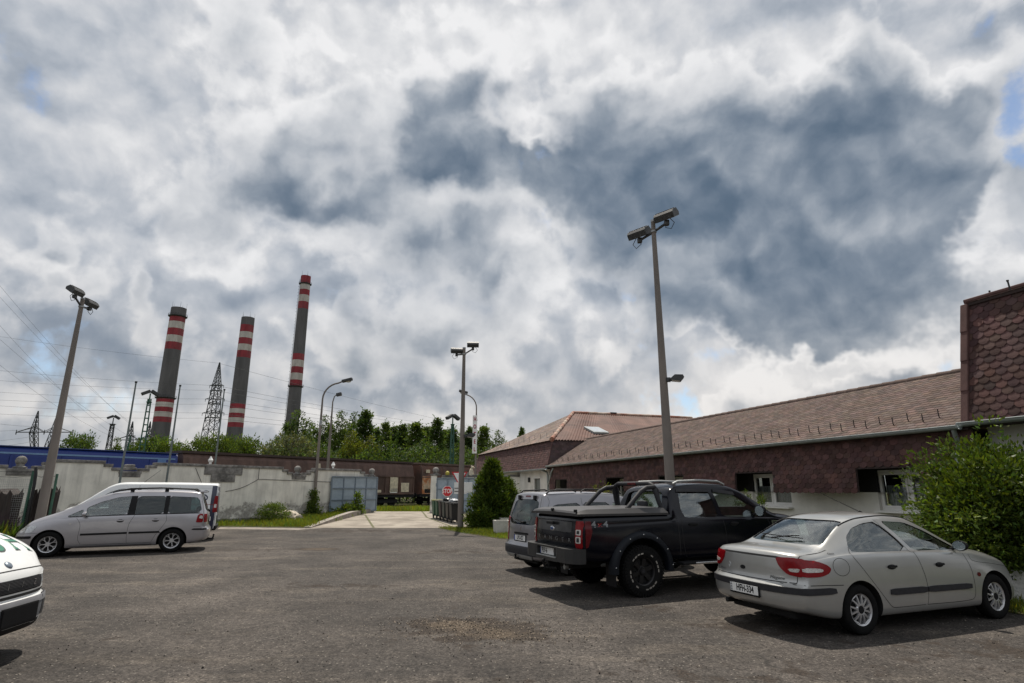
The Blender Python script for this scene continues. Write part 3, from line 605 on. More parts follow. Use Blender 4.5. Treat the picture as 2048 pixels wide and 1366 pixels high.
TR += [('poplar', 746, 856, 44, 88, M_leafB, 'half-hidden poplar behind the yellowish tree at the end of the grove'), ('poplar', 783, 853, 44, 88, M_leafB, 'rear poplar filling the gap right of the first slim poplar'),
       ('tall', 814, 858, 50, 90, M_leafA, 'rear tree filling the gap left of the widest poplar'), ('poplar', 850, 854, 46, 90, M_leafB, 'rear poplar between the widest and the tallest poplars'), ('poplar', 888, 860, 42, 88, M_leafA, 'rear poplar just right of the tallest dark one'),
       ('tall', 921, 862, 48, 92, M_leafB, 'rear tree between the green mast and the twin-lamp pole'), ('tall', 953, 866, 46, 92, M_leafB, 'low rear tree behind the hotel sign lamp'), ('tall', 612, 846, 56, 92, M_leafB, 'rear dark tree between the tallest chimney and the street lamps'),
       ('tall', 560, 852, 50, 92, M_leafB, 'rear dark tree at the left foot of the tallest chimney'), ('round', 350, 884, 50, 78, M_leafA, 'low green tree over the gap between the blue and brown wagons'), ('round', 462, 876, 60, 78, M_leafB, 'dark low tree at the left foot of the gallery-less chimney')]
for a in TR: tree(*a)
# thicket under the grove: one mass
P = []; 
for _ in range(42000):
    px = rng.uniform(330, 1010); Yv = rng.uniform(62, 84); hgt = (4.6 + 2.6 * (.5 + .5 * math.sin(px * .043) * math.cos(px * .017 + Yv * .3))) * (1.0 if px > 560 else .85)
    q = at(px, 978, Yv); P.append((q.x, Yv, .1 + hgt * rng.uniform() ** .6))
P = np.array(P); n = len(P); d = rng.normal(size=(n, 3)); d[:, 2] += .4
cl = .6 + .7 * (np.sin(P[:, 0] * .9) * np.sin(P[:, 1] * .8 + P[:, 2]) * .5 + .5)
tag(leaf_obj('undergrowth', P, d, rng.uniform(.22, .45, n), .6, tint_of(n) * cl[:, None] * .8, M_leafB), kind='stuff')

def chimney(px0, pytop, pxt, Y, r0, r1, bands, plats, label, ladder=False):
    base = at(px0, 978, Y); t = thing('chimney', label, 'chimney', (base.x, Y, 0), 0, 'striped power station chimneys')
    zt = at(pxt, pytop, Y).z; zs = [(at(pxt, y, Y).z, m) for y, m in bands]      # list: top of band, material index
    prof = []; mb = MB(); n = 40
    lv = [(zt, zs[0][1])] + zs[1:] + [(0, 0)]
    rad = lambda z: r0 + (r1 - r0) * z / zt
    for (za, m), (zb, _) in zip(lv, lv[1:]):
        k = max(1, int((za - zb) / 25))
        for i in range(k):
            a, b = za + (zb - za) * i / k, za + (zb - za) * (i + 1) / k
            mb.lathe([(rad(b), b), (rad(a), a)], n, mi=m)
    mb.lathe([(rad(zt), zt), (rad(zt) * .86, zt), (rad(zt) * .84, zt - 6)], n, mi=0)
    o = mb.build('shaft', [M_chim, M_cred, M_cwht], t, smooth=40)
    for y in plats:
        z = at(pxt, y, Y).z; r = rad(z); pb = MB()
        pb.lathe([(r * .98, z - .9), (r + 1.1, z - .2), (r + 1.1, z + .1), (r * .98, z + .1)], 32)
        for k in range(24):
            a = k * math.pi / 12; c, s = math.cos(a) * (r + 1.05), math.sin(a) * (r + 1.05); pb.cyl((c, s, z), (c, s, z + 1.6), .05, n=5)
        for hh in (.8, 1.55): pb.tube([(math.cos(a) * (r + 1.05), math.sin(a) * (r + 1.05), z + hh) for a in [k * math.pi / 16 for k in range(33)]], .06, 5, caps=False)
        pb.build('gallery', M_lat, t)
    for k in range(5):
        a = .4 + k * 1.25; rr = rad(zt) * .95; lb = MB(); lb.cyl((math.cos(a) * rr, math.sin(a) * rr, zt - .5), (math.cos(a) * rr, math.sin(a) * rr, zt + 4), .09, .05, 5); lb.build('lightning_rod', M_lat, t)
    if ladder:
        lb = MB(); a = R(205)
        for s in (-.35, .35):
            ca = a + s / 5; lb.tube([(math.cos(ca) * (rad(z) + .5), math.sin(ca) * (rad(z) + .5), z) for z in (0, zt * .5, zt - 3)], .12, 5)
        for i in range(60):
            z = 4 + i * (zt - 8) / 60; lb.tube([(math.cos(a + q / 5) * (rad(z) + .9 + (.4 if abs(q) < .1 else 0)), math.sin(a + q / 5) * (rad(z) + .9), z) for q in (-.45, 0, .45)], .1, 4)
        lb.build('ladder', M_lat, t)
q = lambda v: 530 + v / 3.176
chimney(304, 617, 351, 400, 6.0, 5.05, [(q(275), 0), (q(328), 1), (q(365), 2), (q(408), 1), (q(452), 2), (q(495), 1), (q(541), 0), (q(850), 1), (q(875), 2), (q(905), 1), (q(935), 2), (q(967), 1), (q(1000), 0)],
        [q(328), q(845)], 'thick grey chimney with red and white bands and two galleries, leftmost of three')
chimney(456, 636, 496, 430, 5.9, 4.75, [(q(337), 0), (q(385), 1), (q(430), 2), (q(468), 1), (q(508), 2), (q(548), 1), (q(592), 0), (q(885), 1), (q(915), 2), (q(943), 1), (q(972), 2), (q(1002), 1), (q(1032), 0)],
        [], 'grey chimney with red and white bands and no gallery, middle of three')
chimney(572, 553, 613, 480, 5.9, 4.2, [(q(72), 1), (q(122), 2), (q(160), 1), (q(195), 2), (q(237), 1), (q(282), 0), (q(567), 1), (q(607), 2), (q(650), 1), (q(690), 2), (q(733), 1), (q(775), 0)],
        [q(122), q(772)], 'tallest slender chimney with red top and ladder, rightmost of three', True)

def strut(mb, a, b, r=.09): mb.cyl(a, b, r, n=5, caps=False)
def lattice(mb, w0, w1, z0, z1, n, r=.09, sides=4, cx=0.0, cx1=None):
    cx1 = cx if cx1 is None else cx1
    lv = []
    for i in range(n + 1):
        t = i / n; t = 1 - (1 - t) ** 1.0; w = w0 + (w1 - w0) * t; z = z0 + (z1 - z0) * t; c = cx + (cx1 - cx) * t
        lv.append([Vector((c + sx * w / 2, sy * w / 2, z)) for sx, sy in ((-1, -1), (1, -1), (1, 1), (-1, 1))])
    for i in range(n):
        for k in range(4):
            strut(mb, lv[i][k], lv[i + 1][k], r); strut(mb, lv[i][k], lv[i + 1][(k + 1) % 4], r * .6); strut(mb, lv[i][(k + 1) % 4], lv[i + 1][k], r * .6)
            strut(mb, lv[i + 1][k], lv[i + 1][(k + 1) % 4], r * .6)
# tall pylon
b0 = at(407, 978, 180); py = thing('pylon', 'tall dark lattice pylon with three pairs of short arms, between two striped chimneys', 'pylon', (b0.x, 180, 0))
zt = at(439, 725, 180).z; z1 = at(434, 770, 180).z; mb = MB(); lattice(mb, 5.6, 1.9, 0, z1, 12, .13); lattice(mb, 1.9, .15, z1, zt, 6, .10); mb.build('tower', M_lat, py)
for y in (771, 781, 798, 808, 826, 835):
    z = at(430, y, 180).z; l = {771: 2.2, 781: 1.9, 798: 3.0, 808: 2.0, 826: 3.4, 835: 2.2}[y]; mb = MB()
    for s in (-1, 1):
        strut(mb, (0, -.6, z), (s * l, 0, z), .1); strut(mb, (0, .6, z), (s * l, 0, z), .1); strut(mb, (0, 0, z + 1.0), (s * l, 0, z), .08)
        for k in (.99,): mb.cyl((s * l, 0, z), (s * l, 0, z - .9), .09, .05, 6)
    mb.build('cross_arm', M_lat, py)
def delta_pylon(px, Y, ytop, label):
    b = at(px, 978, Y); zt = at(px, ytop, Y).z; t = thing('pylon', label, 'pylon', (b.x, Y, 0), 0, 'wide pylons of the overhead line'); mb = MB(); s = zt / 24
    lattice(mb, 3.6 * s, 2.4 * s, 0, 9 * s, 5, .11)
    for k in (-1, 1):
        lattice(mb, 1.1 * s, 1.5 * s, 9 * s, 17.5 * s, 5, .10, cx=k * .9 * s, cx1=k * 3.0 * s); lattice(mb, 1.5 * s, .1, 17.5 * s, 24 * s, 5, .09, cx=k * 3.0 * s, cx1=k * 3.0 * s)
    mb.build('tower', M_lat, t); mb = MB(); L_ = 8.2 * s
    for y in (-.4, .4):
        strut(mb, (-L_, 0, 17.8 * s), (L_, 0, 17.8 * s), .13); strut(mb, (-L_, 0, 17.8 * s), (-3 * s, y, 19.4 * s), .09); strut(mb, (L_, 0, 17.8 * s), (3 * s, y, 19.4 * s), .09)
        strut(mb, (-3 * s, y, 19.4 * s), (0, y, 17.8 * s), .08); strut(mb, (3 * s, y, 19.4 * s), (0, y, 17.8 * s), .08)
    for x in (-L_, -L_ * .5, 0, L_ * .5, L_): mb.cyl((x, 0, 17.8 * s), (x, 0, 17.1 * s), .16, .1, 6); mb.cyl((x, 0, 17.9 * s), (x, 0, 18.5 * s), .1, .1, 5)
    mb.build('cross_arm', M_lat, t)
delta_pylon(66, 165, 822, 'wide dark pylon with a broad cross-arm behind the left floodlight pole'); delta_pylon(262, 190, 843, 'wide twin-peaked pylon left of the widest striped chimney')
def mast(px, Y, ytop, m, label, w, heads, ladder=False):
    b = at(px, 978, Y); zt = at(px, ytop, Y).z; t = thing('lattice_mast', label, 'mast', (b.x, Y, gz(b.x, Y)), .3, 'railway yard lattice masts'); mb = MB()
    if ladder:
        for s in (-1, 1): mb.cyl((s * w * .6, 0, 0), (s * w * .25, 0, zt * .93), .07, n=5)
        for i in range(16): z = zt * .93 * i / 16; mb.box((0, 0, z), (w * (1.2 - .7 * i / 16), .1, .12))
    else: lattice(mb, w, w * .45, 0, zt * .9, 9, .05)
    mb.cyl((0, 0, zt * .88), (0, 0, zt * .98), .07, n=6); mb.box((0, 0, zt * .9), (w * .8, w * .8, .08)); mb.build('mast', m, t)
    for k in range(heads):
        a = k * 6.28 / heads + .5; hb = MB(); hb.bbox((0, 0, 0), (.85, .42, .34), .06, M=Matrix.Translation((math.cos(a) * .45, math.sin(a) * .2, zt * .985)) @ Matrix.Rotation(a, 4, 'Z') @ Matrix.Rotation(.5, 4, 'Y')); hb.build('floodlight', M_lampb, t)
mast(271, 60, 784, M_green, 'ladder-like railway mast with lamps beside the widest striped chimney', .55, 2, True)
mast(203, 85, 833, M_lat, 'dark floodlight mast with two winged lamps above the blue wagon', .9, 2)
mast(902, 62, 833, M_green, 'slim green lattice mast with a double lamp, before the poplars', .5, 2)
bb = at(236, 978, 75); t = thing('signal_post', 'short green post leaning beside the floodlight mast', 'post', (bb.x, 75, 0)); mb = MB(); mb.cyl((0, 0, 0), (.5, 0, at(246, 872, 75).z), .16, .1, 8); mb.build('post', M_green, t); mb = MB(); mb.box((.5, 0, at(246, 872, 75).z), (1.2, .1, .1)); mb.build('arm', M_lat, t)

def wire(p, q_, label, grp, sag=.5, r=.03):
    a, b = at(*p), at(*q_); pts = [a.lerp(b, i / 12) - Vector((0, 0, sag * 4 * (i / 12) * (1 - i / 12))) for i in range(13)]
    o = pts[0].copy(); mb = MB(); mb.tube([v - o for v in pts], r, 5); ob = mb.build('power_line', M_wire); ob.location = o
    tag(ob, label, 'power line', grp)
for y0, x1, y1 in ((565, 262, 850), (592, 262, 846), (648, 225, 868), (685, 258, 872), (740, 222, 872)):
    wire((-40, y0 - 42, 120), (x1, y1, 190), 'cable slanting steeply down from the upper left towards the twin-peaked pylon', 'steep power lines', 1.5, .022)
for y0, y1, y2 in ((671, 726, 866), (741, 771, 868), (762, 781, 872), (786, 798, 874), (802, 808, 876), (813, 826, 878), (830, 836, 882)):
    wire((-40, y0 - 4, 175), (436 - (y1 - 726) * .1, y1, 180), 'nearly level cable running from the left to the tall pylon', 'level power lines left of the tall pylon', .6, .028)
    wire((436 - (y1 - 726) * .1, y1, 180), (1010, y2, 420), 'cable running from the tall pylon down to the right', 'power lines right of the tall pylon', 1.5, .04)
for y0, y1 in ((842, 853), (862, 856), (884, 870), (896, 880)):
    wire((-40, y0, 120), (78, y1, 165), 'low cable reaching the wide pylon from the left', 'low power lines left of the wide pylon', .3, .026)

# ------------------------------------------------------------------ railway
RU = Vector((math.sin(R(35.7)), math.cos(R(35.7)), 0)); RN = Vector((RU.y, -RU.x, 0)); R0 = Vector((-10.4, 55, .12)); RZ = R(90 - 35.7)
def rail_s(px):      # where the sight line of px meets the track
    k = (px - 1024) / 1190; return (k * R0.y - R0.x) / (RU.x - k * RU.y)
tb = MB()
for s in range(-60, 60):
    c = R0 + RU * s * .75; tb.box((c.x, c.y, .06), (.25, 2.5, .12), RZ)
tag(tb.build('railway_sleepers', M_kerb), kind='structure')
tb = MB()
for sd_ in (-.72, .72):
    a = R0 + RN * sd_ - RU * 60; b = R0 + RN * sd_ + RU * 40; tb.box(((a.x + b.x) / 2, (a.y + b.y) / 2, .19), (100, .07, .14), RZ)
tag(tb.build('railway_rails', M_rust), kind='structure')
sheet('ballast', [tuple((R0 + RN * w + RU * s).xy) for s, w in ((-60, 2), (40, 2), (40, -2), (-60, -2))], -.0, 5, mat('ballast_stone', (.16, .14, .12), .95, var=.4, scale=12, bump=1, bscale=10))
def bogie(t, x):
    mb = MB(); mb.box((x, 0, .62), (2.6, 1.9, .22))
    for sy in (-.95, .95): mb.bbox((x, sy, .55), (2.7, .12, .3), .04)
    mb.build('bogie', M_dark, t)
    for dx in (-.9, .9):
        wb = MB()
        for sy in (-.72, .72): wb.lathe([(.0, -.06), (.46, -.06), (.50, -.04), (.46, .06), (.0, .06)], 24, Matrix.Translation((x + dx, sy, .53)) @ Matrix.Rotation(math.pi / 2, 4, 'X'))
        wb.cyl((x + dx, -.7, .53), (x + dx, .7, .53), .08); wb.build('wheelset', M_dark, t, smooth=40)
def wagon(pa, pb, kind, label):
    sa, sb_ = rail_s(pa), rail_s(pb); Lw = abs(sb_ - sa); c = R0 + RU * (sa + sb_) / 2
    t = thing('goods_wagon', label, 'wagon', (c.x, c.y, .14), RZ, 'goods wagons on the railway')
    mb = MB(); mb.box((0, 0, 1.0), (Lw, 2.5, .22)); mb.box((0, -1.3, 1.02), (Lw, .1, .3)); mb.box((0, 1.3, 1.02), (Lw, .1, .3)); mb.build('underframe', M_dark, t)
    for x in (-Lw / 2 + 3, Lw / 2 - 3): bogie(t, x)
    for x in (-Lw / 2 - .3, Lw / 2 + .3):
        for sy in (-.85, .85): b_ = MB(); b_.cyl((x - .3, sy, 1.02), (x + .3, sy, 1.02), .12, n=10); b_.cyl((x + (.3 if x > 0 else -.36), sy, 1.02), (x + (.36 if x > 0 else -.3), sy, 1.02), .22, n=14); b_.build('buffer', M_dark, t)
    if kind == 'blue':
        mb = MB(); prof = [(-1.38, 1.12), (-1.4, 3.3), (-1.32, 3.62), (-1.2, 3.74), (1.2, 3.74), (1.32, 3.62), (1.4, 3.3), (1.38, 1.12)]
        mb.prism(prof, -Lw / 2 + .05, Lw / 2 - .05, Matrix(((0, 0, 1, 0), (1, 0, 0, 0), (0, 1, 0, 0), (0, 0, 0, 1)))); mb.build('body', M_blue, t)
        mb = MB(); mb.box((0, -1.40, 3.42), (Lw - .4, .03, .09)); mb.build('stripe', M_blue2, t)
        for x in np.arange(-Lw / 2 + .08, Lw / 2, 2.25): mb = MB(); mb.box((x, -1.42, 2.25), (.12, .06, 2.2)); mb.build('rib', M_blue, t)
        mb = MB(); mb.box((0, 0, 3.78), (Lw - .1, 2.7, .05)); mb.build('roof', mat('blue_roof', (.03, .055, .18), .5), t)
        mb = MB(); mb.box((Lw / 2 - 1.0, -1.43, 2.7), (.5, .02, 1.4)); mb.build('notice_panel', mat('mid_blue', (.10, .2, .42), .5), t)
    else:
        mm = M_rust if kind == 'brown' else mat('worn_red_brown', (.13, .062, .042), .8, var=.3, col2=(.075, .045, .036), scale=1.2)
        prof = [(-1.36, 1.12), (-1.42, 2.62), (-1.36, 2.68), (-1.18, 3.55), (-.98, 3.84), (.98, 3.84), (1.18, 3.55), (1.36, 2.68), (1.42, 2.62), (1.36, 1.12)]
        mb = MB(); mb.prism(prof, -Lw / 2 + .05, Lw / 2 - .05, Matrix(((0, 0, 1, 0), (1, 0, 0, 0), (0, 1, 0, 0), (0, 0, 0, 1)))); mb.build('body', mm, t)
        mb = MB(); mb.box((0, 0, 3.93), (Lw + .1, 2.25, .16)); mb.build('roof', M_rust2 if kind != 'brown' else mat('dark_roof', (.05, .032, .028), .8), t)
        mb = MB(); mb.box((0, -1.47, 2.66), (Lw - .2, .08, .1)); mb.box((0, -1.44, 1.2), (Lw - .2, .1, .16)); mb.build('rail', mm if kind == 'brown' else M_rust2, t)
        for x in np.linspace(-Lw / 2 + .15, Lw / 2 - .15, 13 if kind == 'brown' else 9): mb = MB(); mb.box((x, -1.43, 1.9), (.1, .08, 1.45)); mb.build('rib', mm, t)
        mb = MB(); mb.box((0, -1.33, 3.1), (.25, .08, .85), M=Matrix.Translation((0, -1.29, 3.1)) @ Matrix.Rotation(R(-12), 4, 'X')); mb.build('door_joint', M_cream if kind == 'brown' else mm, t)
        for (x, z, w, h, m_) in ([(Lw / 2 - 2.6, 1.95, .9, 1.3, M_cream), (Lw / 2 - 2.6, 1.45, .8, .4, M_signw), (Lw / 2 - 1.25, 1.72, .95, .8, M_cream), (Lw / 2 - 5.6, 1.72, .7, .75, M_cream), (Lw / 2 - 4.4, 1.4, .7, .22, M_cream)] if kind == 'brown' else
                                 [(-Lw / 2 + .85, 1.95, 1.5, 1.6, M_orange), (-Lw / 2 + .85, 1.40, .9, .4, M_dark), (-Lw / 2 + .9, 3.2, .5, .3, M_cream)]):
            mb = MB(); yy = -1.45 if z < 2.7 else -1.37; mb.bbox((x, yy - .02, z), (w, .05, h), .015); mb.build('notice_panel', m_, t)
        if kind != 'brown':
            for x in np.linspace(-Lw / 2 + .2, Lw / 2 - .2, 10): mb = MB(); mb.tube([(x, -1.44, 2.7), (x, -1.24, 3.5), (x, -1.02, 3.86)], .04, 5); mb.build('roof_rib', M_rust2, t)
    return t
wagon(-260, 328, 'blue', 'dark blue goods wagon with a pale stripe above the left end of the wall')
wagon(339, 807, 'brown', 'long dark brown sliding-wall wagon with cream panels behind the wall and gate')
wagon(820, 1120, 'red', 'worn red-brown wagon with an orange rusty end, right of the gate opening')
# ------------------------------------------------------------------ boundary wall
WU = Vector((-math.sin(R(35.7)), -math.cos(R(35.7)), 0)); W0 = Vector((-8.58, 37.0, 0)); WZ = math.atan2(WU.y, WU.x)
def wall_s(px): k = (px - 1024) / 1190; return (k * W0.y - W0.x) / (WU.x - k * WU.y)
def wall():
    t = thing('boundary_wall', 'long stained white plaster wall with stepped stone coping and ball finials', 'wall', W0, WZ)   # local X runs towards the left end, +Y faces the railway? (see below)
    top = 2.88; L_ = 27.0; balls = [wall_s(743) + .05, wall_s(592), wall_s(440), wall_s(252), wall_s(31)]
    balls.append(balls[-1] + 5.3)
    def ztop(s, k=None):
        for i, b in enumerate(balls):
            if i == 2: continue
            a = abs(s - b)
            if a < .42: return top - .40
            if a < .72: return top - .27
            if a < 1.02: return top - .13
        return top
    cuts = {0.0, L_}
    for b in balls:
        for a in (.42, .72, 1.02):
            for q_ in (b - a, b + a):
                if 0 < q_ < L_: cuts.add(q_)
    cuts = sorted(cuts); mb = MB(); cp = MB(); Y0, Y1 = -.15, .15
    poly = []
    for a, b in zip(cuts, cuts[1:]):
        z = ztop((a + b) / 2) - .10; poly += [(a, z), (b, z)]
    poly = [(0, -.5)] + poly + [(L_, -.5)]
    mb.prism(poly, Y0, Y1, Matrix(((1, 0, 0, 0), (0, 0, 1, 0), (0, 1, 0, 0), (0, 0, 0, 1))))
    mb.build('plaster', M_plast, t)
    for a, b in zip(cuts, cuts[1:]):
        z = ztop((a + b) / 2); n = max(1, int((b - a) / 1.1))
        for i in range(n):
            x0, x1 = a + (b - a) * i / n, a + (b - a) * (i + 1) / n; j = rng.uniform(-.008, .008)
            cp.bbox(((x0 + x1) / 2, 0, z - .055 + j), (x1 - x0 + .06 - .012, .42 + rng.uniform(-.02, .02), .12), .015)
    for b in balls[1:]:                      # post faces under the finials, darker rough stone
        cp.bbox((b, 0, top - .56), (.85, .36, .18), .02)
    cp.bbox((balls[2], .02, top - .30), (1.9, .36, .36), .02); cp.bbox((balls[2], .02, top - .62), (1.2, .36, .4), .02)
    cp.build('coping', M_cop, t, smooth=30)
    for i, b in enumerate(balls):
        if i == 2: continue
        fb = MB()
        if i == 3: fb.bbox((b, 0, top - .30), (.5, .4, .12), .04); fb.bbox((b, 0, top - .18), (.36, .32, .14), .05)
        else:
            fb.lathe([(0, 0), (.22, 0), (.23, .07), (.13, .11), (.13, .14)] + [(.185 * math.sin(a), .31 - .185 * math.cos(a)) for a in np.linspace(.75, math.pi, 9)], 20, Matrix.Translation((b, 0, top - .40)))
        fb.build('finial', M_cop, t, smooth=40)
    pb = MB(); pb.bbox((L_ / 2 + .2, .19, .02), (L_ - .5, .09, .62), .02); pb.build('plinth', plaster('plinth_render', (.33, .32, .29), (.12, .115, .105), .5), t)
    for s, z in ((wall_s(414), top + .02), (wall_s(663), top + .02)):
        ib = MB(); ib.cyl((s, 0, z), (s, 0, z + .10), .06, .06, 10); ib.lathe([(0, .1), (.1, .12), (.115, .2), (.06, .28), (.03, .36), (0, .37)], 12, Matrix.Translation((s, 0, z))); ib.build('insulator', M_signw, t, smooth=40)
    cb = MB()
    pts = [(.3, .17, 2.05), (wall_s(570), .17, 2.18), (wall_s(511), .17, 2.22)]; cb.tube(pts, .012, 5)
    a = Vector((wall_s(511), .17, 2.22)); b = Vector((wall_s(448), .17, 1.62)); cb.tube([a.lerp(b, i / 8) - Vector((0, 0, .12 * math.sin(math.pi * i / 8))) for i in range(9)], .012, 5)
    cb.tube([(wall_s(511), .16, 2.22), (wall_s(511), .16, 2.86)], .012, 5)
    a = Vector((wall_s(382), .17, 2.7)); b = Vector((wall_s(402), .17, 1.85)); cb.tube([a, b], .010, 5); cb.build('cable', M_black, t)
    return t
WU_face = Vector((WU.y, -WU.x, 0))
wt = wall()
# local +Y of the wall must face the car park
if Matrix.Rotation(WZ, 3, 'Z') @ Vector((0, 1, 0)) @ Vector((1, -1, 0)) < 0: wt.scale.y = -1

def gate_leaf(a, b, z0, z1, nc, nr, label):
    a, b = Vector((*a, 0)), Vector((*b, 0)); L_ = (b - a).length; t = thing('sheet_metal_gate', label, 'gate', (a.x, a.y, z0), math.atan2((b - a).y, (b - a).x), 'gate leaves of the driveway'); h = z1 - z0
    mb = MB(); mb.box((L_ / 2, 0, h / 2), (L_, .012, h)); mb.build('sheet', M_gate, t)
    fb = MB()
    for i in range(nc + 1): fb.box((L_ * i / nc, -.03, h / 2), (.05 if 0 < i < nc else .07, .05, h))
    for j in range(nr + 1): fb.box((L_ / 2, -.035, h * j / nr), (L_, .055, .05 if 0 < j < nr else .07))
    fb.build('frame', M_gatef, t)
    for z in (h * .2, h * .8): hb = MB(); hb.cyl((-.05, -.02, z - .1), (-.05, -.02, z + .1), .03, n=8); hb.build('hinge', M_gatef, t)
    return t
gate_leaf((-10.35, 34.05), (-8.36, 36.75), .46, 2.42, 4, 3, 'open grey-blue sheet metal gate leaf in front of the long white wall')
gate_leaf((-4.55, 36.1), (-.7, 35.75), .42, 2.36, 6, 3, 'grey-blue sheet metal gate leaf carrying the stop sign, behind the wheelie bins')
t = thing('gate_pillar', 'pale plastered gate pillar with a stone ball on top, beside the stop sign gate', 'pillar', (-4.83, 36.7, 0), .05); mb = MB(); mb.bbox((0, 0, 1.3), (.36, .4, 2.5), .02); mb.build('shaft', M_plast, t)
mb = MB(); mb.bbox((.06, 0, 2.58), (.6, .5, .1), .02); mb.lathe([(.2, 0), (.12, .06)] + [(.2 * math.sin(a), .23 - .2 * math.cos(a)) for a in np.linspace(.65, math.pi, 9)], 20, Matrix.Translation((.1, 0, 2.62))); mb.build('finial', M_cop, t, smooth=40)
t = thing('back_wall', 'low pale wall with stone coping behind the stop sign gate', 'wall', (-4.4, 37.2, 0), -.06); mb = MB(); mb.bbox((2.5, 0, 1.2), (5.0, .28, 2.5), .01); mb.build('plaster', M_plast, t)
mb = MB()
for i in range(6): mb.bbox((.45 + i * .85, 0, 2.5 + .02 * (i % 3)), (.82, .4, .12), .015)
mb.bbox((1.3, 0, 2.64), (.9, .3, .16), .02); mb.build('coping', M_cop, t, smooth=30)
o = MB(); o.sphere((0, 0, .13), .13, 1, 1, 1.1); o.cyl((0, 0, .24), (0, 0, .30), .03); t = o.build('yellow_buoy', mat('yellow_plastic', (.42, .36, .05), .5), smooth=40); t.location = (-4.05, 37.1, 2.55); tag(t, 'small yellow round float lying on the coping beside the ball-topped gate pillar', 'float')
t = thing('dog_statue', 'small pale stone dog sitting on the wall coping left of the cypress', 'statue', (-2.55, 37.05, 2.55), .4)
mb = MB(); mb.lathe([(.0, 0), (.18, 0), (.19, .05), (.15, .2), (.11, .34), (.07, .42), (0, .44)], 14); mb.sphere((.06, -.02, .50), .09, 1.1, .9, .95, n=12); mb.sphere((.15, -.03, .47), .05, 1.3, .8, .7, n=10)
for s in (-.05, .05): mb.cyl((.02, s, .56), (0, s * 1.3, .64), .028, .008, 6); mb.cyl((.12, s, .0), (.1, s, .26), .035, .04, 8)
mb.build('body', M_cream, t, smooth=50)

# ------------------------------------------------------------------ signs
t = thing('stop_sign', 'red octagonal STOP sign fixed to the grey-blue gate', 'sign', (-3.90, 35.93, 1.60), .0)
def octa(r): return [(r * math.cos(R(22.5 + 45 * k)), r * math.sin(R(22.5 + 45 * k))) for k in range(8)]
FR = Matrix(((1, 0, 0, 0), (0, 0, -1, 0), (0, 1, 0, 0), (0, 0, 0, 1)))       # local XY -> faces -Y
mb = MB(); mb.prism(octa(.335), 0, .02, FR); mb.build('border', M_signw, t); mb = MB(); mb.prism(octa(.305), .02, .024, FR); mb.build('plate', M_red, t)
vs, fs = text_mesh('STOP', .30, .002, (.82, 1.15), bold=.006); mb = MB(); mb.add([FR @ (v + Vector((0, 0, .027))) for v in vs], fs); mb.build('lettering', M_signw, t)
t = thing('yield_sign', 'red-edged white yield triangle beside the pole', 'sign', (-2.62, 29.6, 0), -.1)
mb = MB(); mb.cyl((0, .03, gz(-2.6, 29.6)), (0, .03, 2.62), .03); mb.build('post', M_steel, t)
tri = lambda r: [(-r * .866, r * .5), (0, -r), (r * .866, r * .5)]
mb = MB(); mb.prism(tri(.47), 0, .015, FR @ Matrix.Translation((0, 2.33, 0))); mb.build('border', M_red, t); mb = MB(); mb.prism(tri(.36), .015, .021, FR @ Matrix.Translation((0, 2.33, 0))); mb.build('plate', M_signw, t)
t = thing('information_board', 'white information board with black bars behind the pole beside the bins', 'sign', (-2.42, 29.3, 1.75), -.05)
mb = MB(); mb.bbox((-.12, 0, .02), (.62, .03, .55), .008); mb.bbox((.33, 0, .05), (.28, .03, .5), .008); mb.cyl((0, .04, -1.65), (0, .04, .2), .025); mb.build('board', M_signw, t)
mb = MB()
for z in (.02, -.13): mb.box((-.30, -.02, z), (.22, .012, .035))
mb.build('bar', M_black, t)

# ------------------------------------------------------------------ wheelie bins
bins = [('dark green', (.045, .105, .065)), ('dark green', (.035, .09, .055)), ('dark maroon-grey', (.045, .035, .035)), ('dark green-grey', (.035, .045, .042)), ('brownish grey', (.05, .045, .042)), ('black', (.02, .021, .024))]
BL = ['dark green wheelie bin at the far end of the row, nearest the gate pillar', 'second dark green wheelie bin from the gate pillar', 'dark maroon-grey wheelie bin between the green ones and the brown one', 'dark green-grey wheelie bin in the middle of the row', 'brownish grey wheelie bin beside the black one', 'black wheelie bin nearest the lamp pole, with bags on its lid']
for i, (cn, c) in enumerate(bins):
    f = i / 5; x, y = -4.02 + 1.22 * f, 32.2 - 2.7 * f; t = thing('wheelie_bin', BL[i], 'bin', (x, y, gz(x, y) + .012), R(200), 'wheelie bins beside the gate'); m = mat('bin_plastic', c, .5, var=.12)
    mb = MB(); a, b = .25, .235; sec = [(a * .82, b * .82, .12), (a, b * 1.1, .82), (a * 1.06, b * 1.18, .84), (a * 1.06, b * 1.18, .89)]
    vs = [(sx * q_[0], sy * q_[1], q_[2]) for q_ in sec for sx, sy in ((-1, -1), (1, -1), (1, 1), (-1, 1))]
    mb.add(vs, [(4 * k + j, 4 * k + (j + 1) % 4, 4 * k + 4 + (j + 1) % 4, 4 * k + 4 + j) for k in range(3) for j in range(4)] + [(3, 2, 1, 0), (12, 13, 14, 15)]); mb.build('tub', m, t)
    lb = MB(); lb.bbox((0, .01, .915), (.57, .60, .05), .02); lb.bbox((0, -.02, .945), (.45, .42, .04), .02); lb.build('lid', mat('lid_plastic', (.26, .26, .10) if i == 0 else (.13, .12, .07) if i == 1 else tuple(v * .9 for v in c), .5), t)
    hb = MB(); hb.tube([(-.2, .30, .86), (-.2, .38, .90), (.2, .38, .90), (.2, .30, .86)], .016, 6); hb.build('handle', m, t)
    for s in (-.24, .24): wb = MB(); wb.cyl((s - .025, .24, .10), (s + .025, .24, .10), .10, n=16); wb.build('wheel', M_dark, t)
